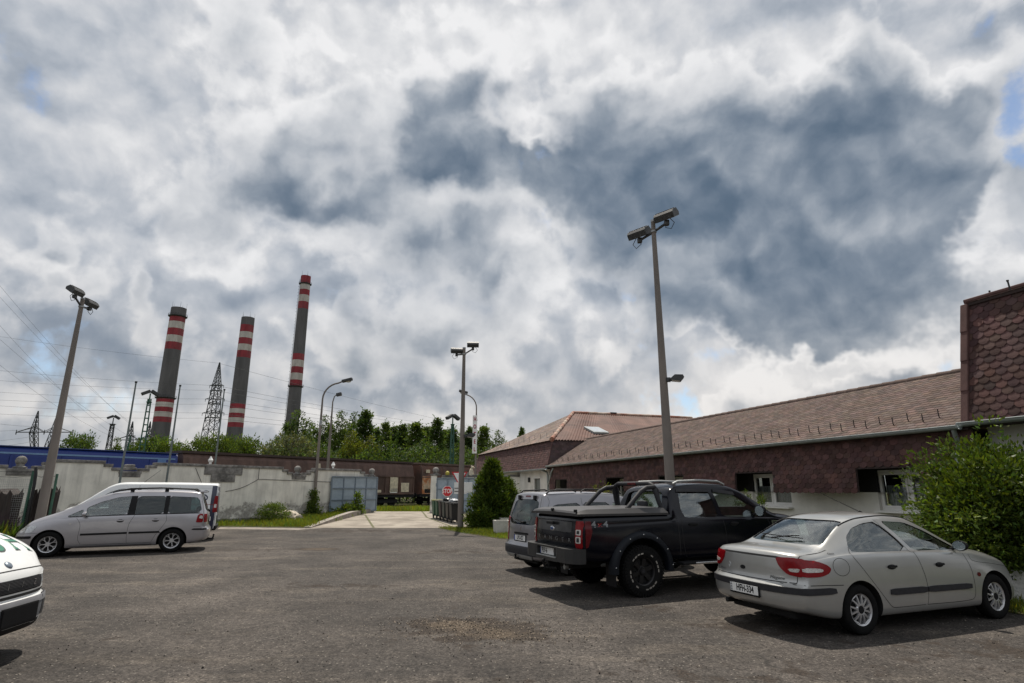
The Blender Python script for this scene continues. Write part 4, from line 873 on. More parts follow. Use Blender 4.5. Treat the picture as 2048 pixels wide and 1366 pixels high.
for (i, c, lab) in ((3, (.012, .012, .014), 'crumpled black rubbish bag lying on the middle bins'), (4.6, (.42, .44, .46), 'crumpled pale plastic bag lying on the bins next to the pole')):
    f = i / 5; x, y = -4.02 + 1.22 * f, 32.2 - 2.7 * f; bm = bmesh.new(); bmesh.ops.create_icosphere(bm, subdivisions=3, radius=.24)
    for v in bm.verts: v.co *= 1 + .25 * math.sin(v.co.x * 31) * math.cos(v.co.y * 27 + v.co.z * 19); v.co.z *= .42
    mb = MB(); mb.bm(bm); o = mb.build('rubbish_bag', mat('bag_film', c, .35, var=.2), smooth=60); o.location = (x, y, gz(x, y) + 1.03); tag(o, lab, 'bag')

# ------------------------------------------------------------------ poles
def floodlight(parent, M4, sz=(.56, .31, .21)):
    l, d, h = sz; mb = MB()
    pr = [(-d * .55, -h * .5), (d * .45, -h * .5), (d * .55, -h * .1), (d * .3, h * .5), (-d * .3, h * .5), (-d * .55, h * .25)]
    mb.prism(pr, -l / 2, l / 2, M4 @ Matrix(((0, 0, 1, 0), (1, 0, 0, 0), (0, 1, 0, 0), (0, 0, 0, 1))))
    for x in np.linspace(-l * .42, l * .42, 7): mb.box((0, 0, 0), (.012, d * .5, .03), M=M4 @ Matrix.Translation((x, 0, h * .51)))
    o = mb.build('floodlight', M_lampb, parent)
    g = MB(); g.box((0, 0, 0), (l * .58, d * .80, .012), M=M4 @ Matrix.Translation((l * .16, -d * .03, -h * .505))); g.build('lens', M_lampg, o)
    g = MB(); g.box((0, 0, 0), (l * .30, d * .80, .012), M=M4 @ Matrix.Translation((-l * .32, -d * .03, -h * .505))); g.build('gear_cover', mat('gear_grey', (.11, .108, .10), .6, var=.3, scale=20), o)
    return o
def light_pole(name, x, y, h, label, heads, r0=.12, r1=.055, kick=()):
    z = gz(x, y); t = thing(name, label, 'light pole', (x, y, z), 0, 'floodlight poles round the car park'); mb = MB()
    mb.tube([(0, 0, -.2), (0, 0, h * .3), (0, 0, h * .65), (0, 0, h)], [r0, r0 * .86 + r1 * .14, r0 * .42 + r1 * .58, r1], 20); mb.build('pole', M_pole, t, smooth=40)
    cb = MB(); cb.cyl((0, 0, h - .02), (0, 0, h + .04), r1 * 1.1, n=14); cb.cyl((0, 0, h - .32), (0, 0, h - .27), r1 * 1.45, n=14)
    for zz in (.28, .52): cb.cyl((0, 0, h * zz), (0, 0, h * zz + .035), r0 * (1 - zz * .55) + .006, n=18)
    cb.build('band', M_steel, t, smooth=40)
    for (ang, off, tilt, roll, dz) in heads:       # arm direction, lamp offset, lamp tilt
        A = Vector((math.cos(R(ang)), math.sin(R(ang)), 0)); e = A * off + Vector((0, 0, h - .3 + dz))
        ab = MB(); ab.tube([(0, 0, h - .3), e], .035, 8); ab.bbox(e, (.12, .12, .14), .02); ab.build('arm', M_lampb, t)
        M4 = Matrix.Translation(e + Vector((0, 0, .22))) @ Matrix.Rotation(R(roll), 4, 'Z') @ Matrix.Rotation(R(tilt), 4, 'X')
        floodlight(t, M4)
        lp = MB(); lp.tube([e + Vector((0, 0, .1)) + A * .1, e + A * .22 + Vector((0, 0, -.06)), e + A * .12 + Vector((0, 0, -.2)), e + A * (-.04) + Vector((0, 0, -.12)), e], .010, 5); lp.build('cable', M_black, t)
    return t
rp_ = light_pole('light_pole', 3.745, 14.05, 8.62, 'tall concrete pole with two floodlights behind the black pickup', [(-46, .40, 30, -46, .12), (134, .44, 30, -46, -.10)])
light_pole('light_pole', -2.30, 26.95, 8.25, 'concrete pole with two floodlights on the grass left of the cypress', [(5, .42, 30, 3, .28), (175, .36, 30, 12, -.02)], .135, .07)
light_pole('light_pole', -15.9, 20.3, 8.55, 'leaning-looking concrete pole with two floodlights behind the silver people carrier', [(-88, .42, 34, 92, .26), (92, .42, 34, 92, .06)], .15, .065)
def side_lamp(x, y, z, rz, label, s=1):
    t = thing('side_lamp', label, 'lamp', (x, y, z), rz); mb = MB(); mb.tube([(0, 0, -.03), (.12 * s, 0, -.03)], .028 * s, 8); mb.box((.03 * s, 0, -.02), (.1 * s, .12 * s, .1 * s)); mb.build('arm', M_lampb, t)
    mb = MB(); mb.prism([(-.02 * s, -.03 * s), (.26 * s, -.07 * s), (.34 * s, .02 * s), (.31 * s, .08 * s), (.12 * s, .09 * s)], -.12 * s, .12 * s, Matrix.Translation((.06 * s, 0, 0)) @ Matrix(((1, 0, 0, 0), (0, 0, 1, 0), (0, 1, 0, 0), (0, 0, 0, 1)))); mb.build('case', M_lampb, t)
    mb = MB(); mb.box((0, 0, 0), (.2 * s, .2 * s, .01), M=Matrix.Translation((.20 * s, 0, -.058 * s)) @ Matrix.Rotation(R(8), 4, 'Y')); mb.build('lens', mat('milky_lens', (.7, .69, .64), .3), t)
pp = at(1340, 758, 14.0); side_lamp(3.745 + .08, 14.0, pp.z, R(-12), 'small square floodlight clamped to the side of the tall right pole', 1.0)
pp = at(937, 871, 26.9); side_lamp(-2.2, 26.9, pp.z, R(10), 'small floodlight on the side of the pole beside the hotel sign', 1.25)

def street_lamp(px, py_base, x, y, ytop, reach, label, r=.085, group='curved street lamps', straight=False, zb=None):
    zt = at(px, ytop, y).z; z0 = gz(x, y); t = thing('street_lamp', label, 'street lamp', (x, y, z0), 0, group); h = zt - z0; mb = MB()
    if straight: pts = [(0, 0, 0), (0, 0, h * .6), (0, 0, h - .55), (reach * .4, 0, h - .12), (reach, 0, h)]; rr = [r, r * .9, r * .42, r * .38, r * .35]
    else:
        s = 1 if reach > 0 else -1; c = .95; pts = [(0, 0, 0), (0, 0, h * .68)] + [(s * c * (1 - math.cos(a)), 0, h - .12 - c + c * math.sin(a)) for a in np.linspace(0, 1.45, 8)] + [(reach, 0, h)]; rr = [r, r * .8] + [r * .55] * 8 + [r * .5]
    mb.tube(pts, rr, 14); mb.build('pole', M_pole, t, smooth=50)
    if not straight: mb = MB(); mb.cyl((0, 0, h * .66), (0, 0, h * .70), r * 1.0, r * .8, 14); mb.build('collar', M_steel, t)
    s = 1 if reach > 0 else -1; mb = MB(); mb.bbox((0, 0, 0), (.62 if not straight else .42, .27, .17 if not straight else .26), .05, M=Matrix.Translation((reach + s * .2, 0, h + .05)) @ Matrix.Rotation(-s * .25, 4, 'Y')); hd = mb.build('lamp_head', M_lampb, t, smooth=40)
    mb = MB(); mb.sphere((0, 0, 0), .12, 1.5, .9, .5, n=12); o = mb.build('lamp_glass', M_lampg, hd, smooth=60); o.location = (reach + s * .26, 0, h - .03)
b = at(627, 1020, 33.2); street_lamp(665, 1030, b.x, 33.2, 762, 1.15, 'curved grey street lamp standing in front of the long white wall')
b = at(652, 978, 45); street_lamp(668, 935, b.x, 45, 790, .25, 'shorter street lamp behind the white wall, right of the curved one', .11, straight=True)
b = at(950.5, 978, 39.5); street_lamp(938, 905, b.x, 39.5, 785, -.72, 'curved street lamp carrying the vertical hotel sign', .075)
t = thing('hotel_sign', 'tall narrow white sign with red letters H O T E L on the street lamp', 'sign', (b.x - .08, 39.38, 0), 0)
za, zb_ = at(957, 831, 39.4).z, at(952, 907, 39.4).z
mb = MB(); mb.bbox((0, 0, (za + zb_) / 2), (.30, .12, za - zb_), .01); mb.build('board', M_signw, t)
mb = MB(); mb.box((.12, .08, za - .3), (.12, .08, .05)); mb.box((.12, .08, zb_ + .3), (.12, .08, .05)); mb.build('bracket', M_steel, t)
for i, chh in enumerate('HOTEL'):
    vs, fs = text_mesh(chh, .40, .004, (.62, .95), bold=.012); z = za - .27 - i * (za - zb_ - .54) / 4; mb = MB(); mb.add([FR @ v + Vector((0, -.066, z)) for v in vs], fs); mb.build('letter', mat('hotel_letter', (.30, .012, .045), .45), t)
for px, yt, Yv, lab in ((238, 765, 24.0, 'thin grey flagpole rising behind the white van, nearest the leaning floodlight pole'), (331, 772, 26.6, 'middle one of three thin flagpoles behind the white van'), (424, 780, 29.2, 'thin grey flagpole in front of the patched wall block')):
    xb = at({238: 232, 331: 326, 424: 420}[px], 1010, Yv).x; z0 = gz(xb, Yv); zt = at({238: 268, 331: 357, 424: 443}[px], yt, Yv).z; t = thing('flagpole', lab, 'flagpole', (xb, Yv, z0), 0, 'flagpoles in front of the wall'); mb = MB()
    mb.tube([(0, 0, 0), (0, 0, (zt - z0) * .55), (0, 0, zt - z0)], [.05, .042, .03], 10); mb.build('pole', mat('grey_green_pole', (.13, .155, .15), .6, var=.2), t, smooth=50)
    mb = MB(); mb.cyl((0, 0, zt - z0 - .02), (0, 0, zt - z0 + .05), .05, n=10); mb.build('cap', M_black, t)
    mb = MB(); mb.cyl((0, 0, 1.25), (0, 0, 1.75), .062, n=10); mb.build('sleeve', M_black, t)

# ------------------------------------------------------------------ left corner: mesh fence, posts and old timber
t = thing('mesh_fence', 'rusty wire mesh fence with green and black posts beside the white wall', 'fence', (-16.95, 21.0, 0), R(180))
mb = MB()
for i in range(60): mb.cyl((i * .07, 0, .2), (i * .07, 0, 2.1), .0035, n=4, caps=False)
for j in range(25): mb.cyl((0, 0, .25 + j * .075), (4.2, 0, .25 + j * .075), .0035, n=4, caps=False)
mb.build('mesh', M_steel, t)
mb = MB()
for z in (2.15, 2.33, 2.48): mb.tube([(i * .35, 0, z + .02 * math.sin(i * 2.1)) for i in range(13)], .006, 5)
mb.tube([(-.88, .1, 2.2)] + [(-.75 + i * .15, .06, 2.17 + .03 * math.sin(i * 1.7)) for i in range(6)], .010, 5)
mb.build('strand', M_black, t)
for x, y, h, r, m, ln in ((.08, 0, 2.36, .045, M_green, -.02), (4.2, 0, 2.4, .04, M_green, 0), (-.88, .1, 2.25, .04, M_green, 0)):
    mb = MB(); mb.cyl((x, y, -.1), (x + ln, y, h), r, n=8); mb.build('post', m, t)
mb = MB(); mb.tube([(-.14, .1, 0), (-.14, .1, 1.9), (-.12, .1, 2.25), (-.08, .1, 2.48)], .05, 8); mb.build('post', M_black, t)
def stump(x, y, w, h, lean, label, rz=0):
    mb = MB(); n = 18
    rows = []
    for k in range(7):
        z = h * k / 6; rr = [1 + .16 * math.sin(j * 2.9 + k * .3) + .1 * math.sin(j * 5.3) for j in range(n)]
        top = [(.16 * h * abs(math.sin(j * 1.9)) if k == 6 else 0) for j in range(n)]
        rows += [(w / 2 * rr[j] * math.cos(6.283 * j / n) * (1 - .12 * k / 6) + lean * z, .45 * w * rr[j] * math.sin(6.283 * j / n) * (1 - .12 * k / 6), z - top[j]) for j in range(n)]
    mb.add(rows, [(k * n + j, k * n + (j + 1) % n, (k + 1) * n + (j + 1) % n, (k + 1) * n + j) for k in range(6) for j in range(n)] + [list(range(6 * n, 7 * n))])
    o = mb.build('old_stump', M_oldwood); o.location = (x, y, 0); o.rotation_euler = (0, 0, rz); tag(o, label, 'tree stump', 'weathered timber along the fence')
stump(-16.35, 21.1, .55, 1.86, .03, 'weathered dark stump right of the leaning floodlight pole'); stump(-16.98, 21.2, .30, 1.80, .05, 'narrow weathered stump between the fence post and the leaning pole')
stump(-17.85, 21.2, .80, 1.78, .02, 'broad shredded stump behind the wire mesh at the far left'); stump(-18.7, 21.2, .5, 1.6, -.05, 'weathered stump at the very left end of the mesh fence')
P = []; D = []
for _ in range(420):
    x, y = rng.uniform(-19.2, -16.8), rng.uniform(20.2, 21.4); P.append((x, y, rng.uniform(0, .5))); D.append((rng.normal() * .5, rng.normal() * .4, 1))
tag(leaf_obj('dry_twigs', np.array(P), np.array(D), rng.uniform(.3, .8, 420), .03, np.full((420, 3), .8) * np.array([.9, .7, .9]), mat('dry_twig', (.07, .055, .05), .9, tint=True)), kind='stuff')

# ------------------------------------------------------------------ shrubs
def bush(name, label, c, shape, n_cl, per, spread, lsz, m, cat='shrub', group=None, trunks=5, h=1.0, seed=None, asp=.38, lo=.7, hi=1.3):
    t = thing(name, label, cat, c, 0, group); P, D, T = crown_points(shape, n_cl, per, spread); k = P[:, 2] > .02; P, D, T = P[k], D[k], T[k]; n = len(P)
    leaf_obj('foliage', P, D, rng.uniform(.65, 1.35, n) * lsz, asp, tint_of(n, lo, hi, .16) * T * np.where(rng.uniform(size=(n, 1)) < .10, np.array([[1.5, 1.35, .9]]), 1.0), m, t)
    mb = MB()
    for i in range(trunks):
        a = rng.uniform(0, 6.28); q_, _ = shape(); e = Vector(q_) ; mb.tube([(math.cos(a) * .1, math.sin(a) * .1, 0), Vector((math.cos(a) * .2, math.sin(a) * .2, e.z * .4)).lerp(e, .3), e], [.03 * h, .02 * h, .006], 6)
    mb.build('stem', M_bark, t); return t
def blob(rx, ry, rz_, cz, lump=.2, inner=.3):
    def f():
        while True:
            q_ = rng.uniform(-1, 1, 3)
            if inner < q_ @ q_ < 1: break
        a = math.atan2(q_[1], q_[0]); b = 1 + lump * math.sin(3 * a + 2 * q_[2]) * math.cos(5 * q_[2] + a) + lump * .5 * math.sin(11 * q_[0] + 3) * math.sin(9 * q_[2] + 7 * q_[1])
        if rng.uniform() < .10: b *= rng.uniform(1.08, 1.30)
        return np.array([q_[0] * rx * b, q_[1] * ry * b, cz + q_[2] * rz_ * b]), q_ + np.array([0, 0, .25])
    return f
bush('leafy_shrub', 'large glossy green shrub at the corner of the shingled building, behind the silver saloon', (8.55, 10.5, 0), blob(1.36, 1.10, 1.18, 1.25, .30, .05), 1250, 40, .12, .088, M_leafE, trunks=12, asp=.42, lo=.55, hi=1.4)
bush('leafy_shrub', 'glossy shrub at the right edge beyond the low white wall', (10.0, 9.3, 0), blob(1.2, 1.0, 1.15, 1.22, .30, .05), 820, 38, .12, .088, M_leafE, trunks=10, asp=.42, lo=.55, hi=1.4)
def cone(h, r):
    def f():
        tt = rng.uniform() ** 1.25; a = rng.uniform(0, 6.28); rad = r * (1 - tt) ** .72 * (1 + .20 * math.sin(3 * a + 1 + tt * 4) + .16 * math.sin(8 * a + tt * 15)) * (.75 if tt < .06 else 1); k = math.sqrt(rng.uniform(.25, 1))
        return np.array([math.cos(a) * rad * k, math.sin(a) * rad * k, .04 + tt * h * .96]), np.array([math.cos(a) * .4, math.sin(a) * .4, .8])
    return f
cy = bush('cypress', 'bushy dark green cypress beside the pale planter boxes', (-.93, 27.2, .0), cone(3.02, 1.20), 720, 36, .085, .16, M_cypr, 'conifer', trunks=3, asp=.30)
bush('cypress', 'lower side cypress growing against the right flank of the bushy cypress', (-.25, 27.5, 0), cone(2.15, .85), 330, 34, .10, .14, M_cypr, 'conifer', trunks=3, asp=.30)
bush('roadside_bush', 'round green bush in the grass before the white wall', (-12.0, 30.2, gz(-12, 30.2)), blob(.72, .6, .42, .40, .15), 110, 30, .10, .10, M_leafA, trunks=4, asp=.3)
for px, Yv, hh, lab in ((1171, 0, 0, ''),): pass
bush('sapling', 'young leafy sapling in front of the grey-blue gate leaf', (-8.95, 34.6, gz(-9, 34.6)), cone(1.15, .35), 60, 20, .08, .12, M_leafA, 'sapling', trunks=3, asp=.5)
bush('vine', 'leafy climber at the foot of the curved street lamp', (-10.95, 33.0, gz(-11, 33)), cone(1.35, .28), 70, 22, .09, .11, M_leafA, 'climber', trunks=3, asp=.5)
bush('weed_clump', 'leafy weeds at the foot of the gate leaf', (-9.3, 34.3, gz(-9, 34.3)), blob(.9, .45, .28, .2), 70, 20, .1, .12, M_leafA, 'weeds', trunks=2, asp=.5)
for i, (px, hh, lab) in enumerate(((1473, 1.62, 'slender young cypress shrub in front of the open window, leftmost of three'), (1492, 1.72, 'tallest of three slender cypress shrubs in front of the open window'), (1520, 1.58, 'slender cypress shrub right of the tallest of three by the window'))):
    p_ = at(px, 978, 15.2 - i * .35); bush('cypress', lab, (p_.x, p_.y, 0), cone(hh, .20), 60, 22, .045, .07, M_leafE, 'conifer', 'small cypresses before the window', 2, .6, asp=.25)
p_ = at(1293, 960, 17.6); bush('cypress', 'slender cypress tip rising behind the silver compact van, beside the tall pole', (p_.x, 17.6, 0), cone(2.12, .17), 60, 20, .04, .07, M_leafE, 'conifer', 'small cypresses before the window', 2, .6, asp=.25)
p_ = at(1205, 972, 20.3); bush('rose_bush', 'pale yellow-green shrub tip showing over the compact van roof', (p_.x, 20.3, 0), blob(.35, .35, .8, 1.02), 50, 24, .08, .09, M_leafD, trunks=3, asp=.4)
for (x, y, lab) in ((-.42, 24.15, 'pale concrete planter box nearest the asphalt'), (-.24, 26.3, 'second pale planter box half hidden behind the compact van')):
    t = thing('planter_box', lab, 'planter', (x, y, 0), R(12), 'planter boxes beside the cypress'); mb = MB(); w, h = .30, .52
    sec = [(w * .9, 0), (w, h), (w * .8, h), (w * .78, h - .12)]; vs = [(sx * r, sy * r, z) for r, z in sec for sx, sy in ((-1, -1), (1, -1), (1, 1), (-1, 1))]
    mb.add(vs, [(4 * k + j, 4 * k + (j + 1) % 4, 4 * k + 4 + (j + 1) % 4, 4 * k + 4 + j) for k in range(3) for j in range(4)] + [(3, 2, 1, 0)]); mb.build('box', mat('planter_concrete', (.50, .485, .44), .85, var=.15, scale=5, col2=(.40, .385, .34)), t)
    mb = MB(); mb.box((0, 0, h - .13), (w * 1.5, w * 1.5, .04)); mb.build('soil', M_earth, t)
t = thing('low_wall', 'low rough white wall in front of the right-hand shrubs', 'wall', (7.75, 9.95, 0), R(-38)); mb = MB(); mb.bbox((1.6, .2, .13), (3.6, .16, .68), .02); mb.build('wall', mat('roughcast', (.60, .59, .56), .95, var=.2, scale=9, bump=1.0, bscale=45), t)
grass('grass', [([(7.0, 9.2), (7.7, 8.2), (10.5, 7.2), (10.5, 7.9), (7.9, 9.9)], 900)], 1, .12)

bm = bmesh.new(); bmesh.ops.create_icosphere(bm, subdivisions=4, radius=1)
for v in bm.verts: k_ = 1 + .10 * math.sin(v.co.x * 7 + 1) * math.cos(v.co.y * 9) + .05 * math.sin(v.co.x * 19 + v.co.y * 23); v.co = Vector((v.co.x * 1.25 * k_, v.co.y * .8 * k_, max(-.1, v.co.z) * .52 * k_))
mb = MB(); mb.bm(bm); o = mb.build('sand_heap', mat('pale_sand', (.42, .37, .30), .95, var=.25, scale=6, bump=.6, bscale=20), smooth=60); o.location = (-12.15, 31.2, gz(-12, 31)); tag(o, 'low heap of pale sand behind the round green bush at the wall', 'heap')
# ------------------------------------------------------------------ hotel buildings (local x runs into the building, y along the front away from the camera)
BZ = R(18.5)
def shingle_sheet(name, fn, nrm_off, W_, L_, tab, exp, m, parent, keep=lambda u, v: True, clip=lambda v: (0, 1e9), curve=.32, tilt=.008, lo=.72, hi=1.2, warm=.08, cuts=()):
    """courses of rounded tabs. fn(u, v) -> local point; u along the course, v down the slope"""
    mb = MB(); rows = int(math.ceil(L_ / exp))
    for r in range(rows):
        v0 = r * exp; u0, u1 = clip(v0); u0 = max(0, u0); u1 = min(W_, u1); off = (r % 2) * tab / 2; k = math.floor((u0 - off) / tab); rowtone = rng.uniform(.94, 1.06)
        while k * tab + off < u1:
            a, b = max(u0, k * tab + off), min(u1, k * tab + off + tab); k += 1
            for c0, c1, cv in cuts:
                if v0 + exp * .55 > cv and b > c0 and a < c1:
                    if a >= c0 - .16: a = max(a, c1) if b > c1 else 9e9
                    else: b = min(b, c0)
            if b - a < .02 or not keep((a + b) / 2, v0 + exp * .5): continue
            g = rng.uniform(lo, hi) * rowtone; c = (g * (1 + rng.uniform(-warm, warm)), g, g * (1 + rng.uniform(-warm, warm))); gap = .004
            a += gap; b -= gap; w = b - a; ve = min(v0 + exp * 1.02, L_ + exp * .3); j = rng.uniform(-.006, .006)
            low = [(a, ve - exp * curve), (a + w * .22, ve - exp * curve * .25 + j), (a + w * .5, ve + j), (b - w * .22, ve - exp * curve * .25 + j), (b, ve - exp * curve)]
            top = [(a, v0 - exp * .35), (b, v0 - exp * .35)]
            P_ = [fn(*top[0]) + nrm_off(tilt * .2)] + [fn(*q_) + nrm_off(tilt) for q_ in low] + [fn(*top[1]) + nrm_off(tilt * .2)]
            Q_ = [fn(*q_) + nrm_off(-.001) for q_ in low]; n0 = len(P_)
            mb.add(P_ + Q_, [list(range(n0))] + [(i + 1, n0 + i, n0 + i + 1, i + 2) for i in range(4)], 0, c)
    return mb.build(name, m, parent)
def quad(name, pts, m, parent, thick=.03):
    mb = MB(); n = (Vector(pts[1]) - Vector(pts[0])).cross(Vector(pts[-1]) - Vector(pts[0])).normalized(); k = len(pts); cen = sum((Vector(p) for p in pts), Vector()) / k
    if n.dot(cen - Vector((3.5, cen.y if abs(n.x) > .2 else 3, 1.0))) < 0: n = -n      # thickness goes inwards, away from the weather side
    n = n * abs(thick)
    vs = [Vector(p) for p in pts] + [Vector(p) - n for p in pts]; mb.add(vs, [list(range(k)), list(range(2 * k - 1, k - 1, -1))] + [(i, i + k, (i + 1) % k + k, (i + 1) % k) for i in range(k)]); return mb.build(name, m, parent)
def wall_holes(name, x, y0, y1, z0, z1, holes, m, parent, th=.25):
    """wall in the plane x, with openings (ya, yb, za, zb)"""
    ys_ = sorted({y0, y1, *[h[0] for h in holes], *[h[1] for h in holes]}); zs_ = sorted({z0, z1, *[h[2] for h in holes], *[h[3] for h in holes]}); mb = MB()
    op = lambda a, b: any(h[0] - 1e-6 <= a and b[0] <= h[1] + 1e-6 and h[2] - 1e-6 <= b[1] and b[2] <= h[3] + 1e-6 for h in holes)
    for a, b in zip(ys_, ys_[1:]):
        for c, d in zip(zs_, zs_[1:]):
            if not op(a, (b, c, d)): mb.add([(x, a, c), (x, b, c), (x, b, d), (x, a, d)], [(0, 1, 2, 3)])
    for a, b, c, d in holes:
        mb.add([(x, a, c), (x, b, c), (x, b, d), (x, a, d), (x + th, a, c), (x + th, b, c), (x + th, b, d), (x + th, a, d)], [(0, 1, 5, 4), (1, 2, 6, 5), (2, 3, 7, 6), (3, 0, 4, 7)])
    return mb.build(name, m, parent)
def window(parent, x, a, b, c, d, sashes=2, open_first=0):
    fb = MB(); w = .065; xs_ = x + .13
    fb.box((xs_, (a + b) / 2, c + w / 2), (.07, b - a, w)); fb.box((xs_, (a + b) / 2, d - w / 2), (.07, b - a, w))
    for k in range(sashes + 1):
        y = a + (b - a) * k / sashes; y = min(max(y, a + w / 2), b - w / 2); fb.box((xs_, y, (c + d) / 2), (.068, w * (1.3 if 0 < k < sashes else 1), d - c - 2 * w))
    for k in range(sashes):
        ya, yb = a + (b - a) * k / sashes + w * .9, a + (b - a) * (k + 1) / sashes - w * .9
        for yy in (ya, yb): fb.box((xs_ - .03, yy, (c + d) / 2), (.04, .045, d - c - 2 * w))
        for zz in (c + w + .02, d - w - .02): fb.box((xs_ - .03, (ya + yb) / 2, zz), (.038, yb - ya, .045))
    f = fb.build('window', M_white, parent)
    g = MB(); g.box((xs_ - .01, (a + b) / 2, (c + d) / 2), (.008, b - a - .02, d - c - .02)); g.build('pane', M_glass, f)
    cb = MB(); n = int((b - a) / .035)
    for i in range(n):
        y = a + .04 + (b - a - .08) * i / n; z1_ = d - .08; cb.add([(xs_ + .10 + .018 * math.sin(i * 1.7), y, c + .03), (xs_ + .10 + .018 * math.sin(i * 1.7 + 1.7), y + (b - a - .08) / n, c + .03), (xs_ + .10 + .018 * math.sin(i * 1.7 + 1.7), y + (b - a - .08) / n, c + (d - c) * .62), (xs_ + .10 + .018 * math.sin(i * 1.7), y, c + (d - c) * .62)], [(0, 1, 2, 3)])
    cb.build('curtain', M_curt, f)
    s = MB(); s.box((x - .01, (a + b) / 2, c - .03), (.3, b - a + .06, .035)); s.build('sill', M_white, f)
    v = MB(); v.box((x + .62, (a + b) / 2, (c + d) / 2), (.02, b - a + .5, d - c + .4)); v.build('room_back', M_dark, f)
def gutter(parent, p, q_, r=.075):
    p, q_ = Vector(p), Vector(q_); mb = MB(); d = (q_ - p); n = max(2, int(d.length / 2.0)); u = Vector((1, 0, 0)) if abs(d.normalized().x) < .9 else Vector((0, 1, 0))
    for k in (0, 1):
        vs = []
        for e in (p, q_): vs += [e + u * (r - k * .006) * math.cos(a) + Vector((0, 0, (r - k * .006) * math.sin(a))) for a in np.linspace(math.pi, 2 * math.pi, 9)]
        mb.add(vs, [(i, i + 1, i + 10, i + 9) for i in range(8)])
    mb.tube([p + u * (-r), q_ + u * (-r)], .012, 6)
    for i in range(n + 1):
        c = p + d * i / n; mb.add([c + d.normalized() * s + u * (r + .006) * math.cos(a) + Vector((0, 0, (r + .006) * math.sin(a))) for s in (-.02, .02) for a in np.linspace(math.pi, 2 * math.pi, 9)], [(j, j + 1, j + 10, j + 9) for j in range(8)])
    return mb.build('gutter', M_zinc, parent, smooth=50)
def snow_guards(parent, fn, nrm, y0, y1, step, vs_, up=.17):
    i = 0
    for k, v in enumerate(vs_):
        y = y0 + (step / 2.6 if k else 0)
        while y < y1:
            p = fn(y, v); mb = MB(); mb.box((0, 0, 0), (.018, .03, .012)); mb.tube([p + Vector((0, 0, .0)), p + nrm * .03 + Vector((0, 0, .02)), p + Vector((-.015, 0, up))], .011, 5); mb.v = mb.v[8:]; mb.f = [[j - 8 for j in f] for f in mb.f[6:]]; mb.m = mb.m[6:]; mb.c = mb.c[6:]
            mb.build('snow_guard', M_black, parent); y += step
# --- long low wing
wg = thing('shingled_wing', 'long low hotel wing with brown shingle apron, pale lower wall and tiled roof', 'building', (8.78, 11.6, 0), BZ)
LW = 21.15; WX = .50
cuts_y = [(.78, 2.27), (4.93, 6.44), (9.1, 10.6), (13.2, 14.7), (18.9, 20.35)]
holes = [(a, b, 1.26, 2.16) for a, b in cuts_y]
wall_holes('plaster_wall', WX, -.4, LW, -.3, 1.66, [(a, b, c_, 1.66) for a, b, c_, d_ in holes], M_wallw, wg); wall_holes('dark_upper_wall', WX + .04, -.4, LW, 1.66, 2.85, [(a, b, 1.66, d_) for a, b, c_, d_ in holes], M_dark, wg)  # wall above the plaster, behind the apron, is plain near-black
for h in holes: window(wg, WX, *h)
ZB, ZT = 1.64, 2.90
def apron(u, v): t_ = v / (ZT - ZB); return Vector((-.02 - .07 * t_, u - .4, ZT - v))
shingle_sheet('shingle_apron', apron, lambda k: Vector((-k, 0, 0)), LW + .4, ZT - ZB, .205, .115, M_shing, wg, cuts=[(a + .4, b + .4, ZT - 2.16) for a, b in cuts_y], curve=.34, lo=.66, hi=1.28, tilt=.016)
ab = MB()
ys_ = sorted([-.4, LW] + [q_ for c in cuts_y for q_ in c])
for a, b in zip(ys_, ys_[1:]):
    zb_ = 2.18 if any(abs(a - c[0]) < 1e-6 for c in cuts_y) else ZB + .015
    ab.add([(-.015 - .07 * (ZT - z) / (ZT - ZB) + dx, y, z) for dx in (0, .04) for y, z in ((a, zb_), (b, zb_), (b, ZT), (a, ZT))], [(0, 1, 2, 3), (7, 6, 5, 4), (0, 4, 5, 1), (0, 3, 7, 4), (1, 5, 6, 2)])
ab.add([(-.06, 0, ZB + .05), (WX, 0, ZB + .05), (WX, LW, ZB + .05), (-.06, LW, ZB + .05)], [(0, 1, 2, 3)]) if False else None
ab.build('apron_backing', M_back, wg)
RX, RZ_ = 2.62, 4.50; EX, EZ = -.13, 2.96; SL = math.hypot(RX - EX, RZ_ - EZ)
rn = Vector((-(RZ_ - EZ), 0, RX - EX)).normalized()
def roof_f(u, v): t_ = 1 - v / SL; return Vector((EX + (RX - EX) * t_, u - .4, EZ + (RZ_ - EZ) * t_))
quad('roof_deck', [(EX, -.4, EZ - .012), (RX, -.4, RZ_ - .012), (RX, LW + 1.2, RZ_ - .012), (EX, LW, EZ - .012)], M_back, wg, -.08)
shingle_sheet('roof', roof_f, lambda k: rn * k, LW + 1.6, SL, .21, .125, M_roof, wg, curve=.14, lo=.74, hi=1.22, tilt=.012, clip=lambda v: (0, LW + .4 + 1.2 * (1 - v / SL)))
quad('back_roof', [(RX, -.4, RZ_ - .015), (RX + 3.2, -.4, 2.7), (RX + 3.2, LW + 1, 2.7), (RX, LW + 1, RZ_ - .015)], M_roof, wg, -.06)
mb = MB()
for i in range(60):
    y0_ = -.4 + i * (LW + 1.4) / 60; mb.lathe([(.085, 0), (.10, .39)], 10, Matrix.Translation((RX, y0_, RZ_ - .03)) @ Matrix.Rotation(-math.pi / 2, 4, 'X'))
mb.build('ridge_cap', M_roof, wg, smooth=50)
quad('soffit', [(EX, -.4, EZ - .09), (EX, LW, EZ - .09), (WX, LW, EZ - .09), (WX, -.4, EZ - .09)], M_back, wg, .02)
gutter(wg, (-.22, -.3, 2.93), (-.22, LW, 2.93))
snow_guards(wg, lambda y, v: roof_f(y + .4, SL - v) + rn * .014, rn, .35, LW - .2, .68, (.42, .28))
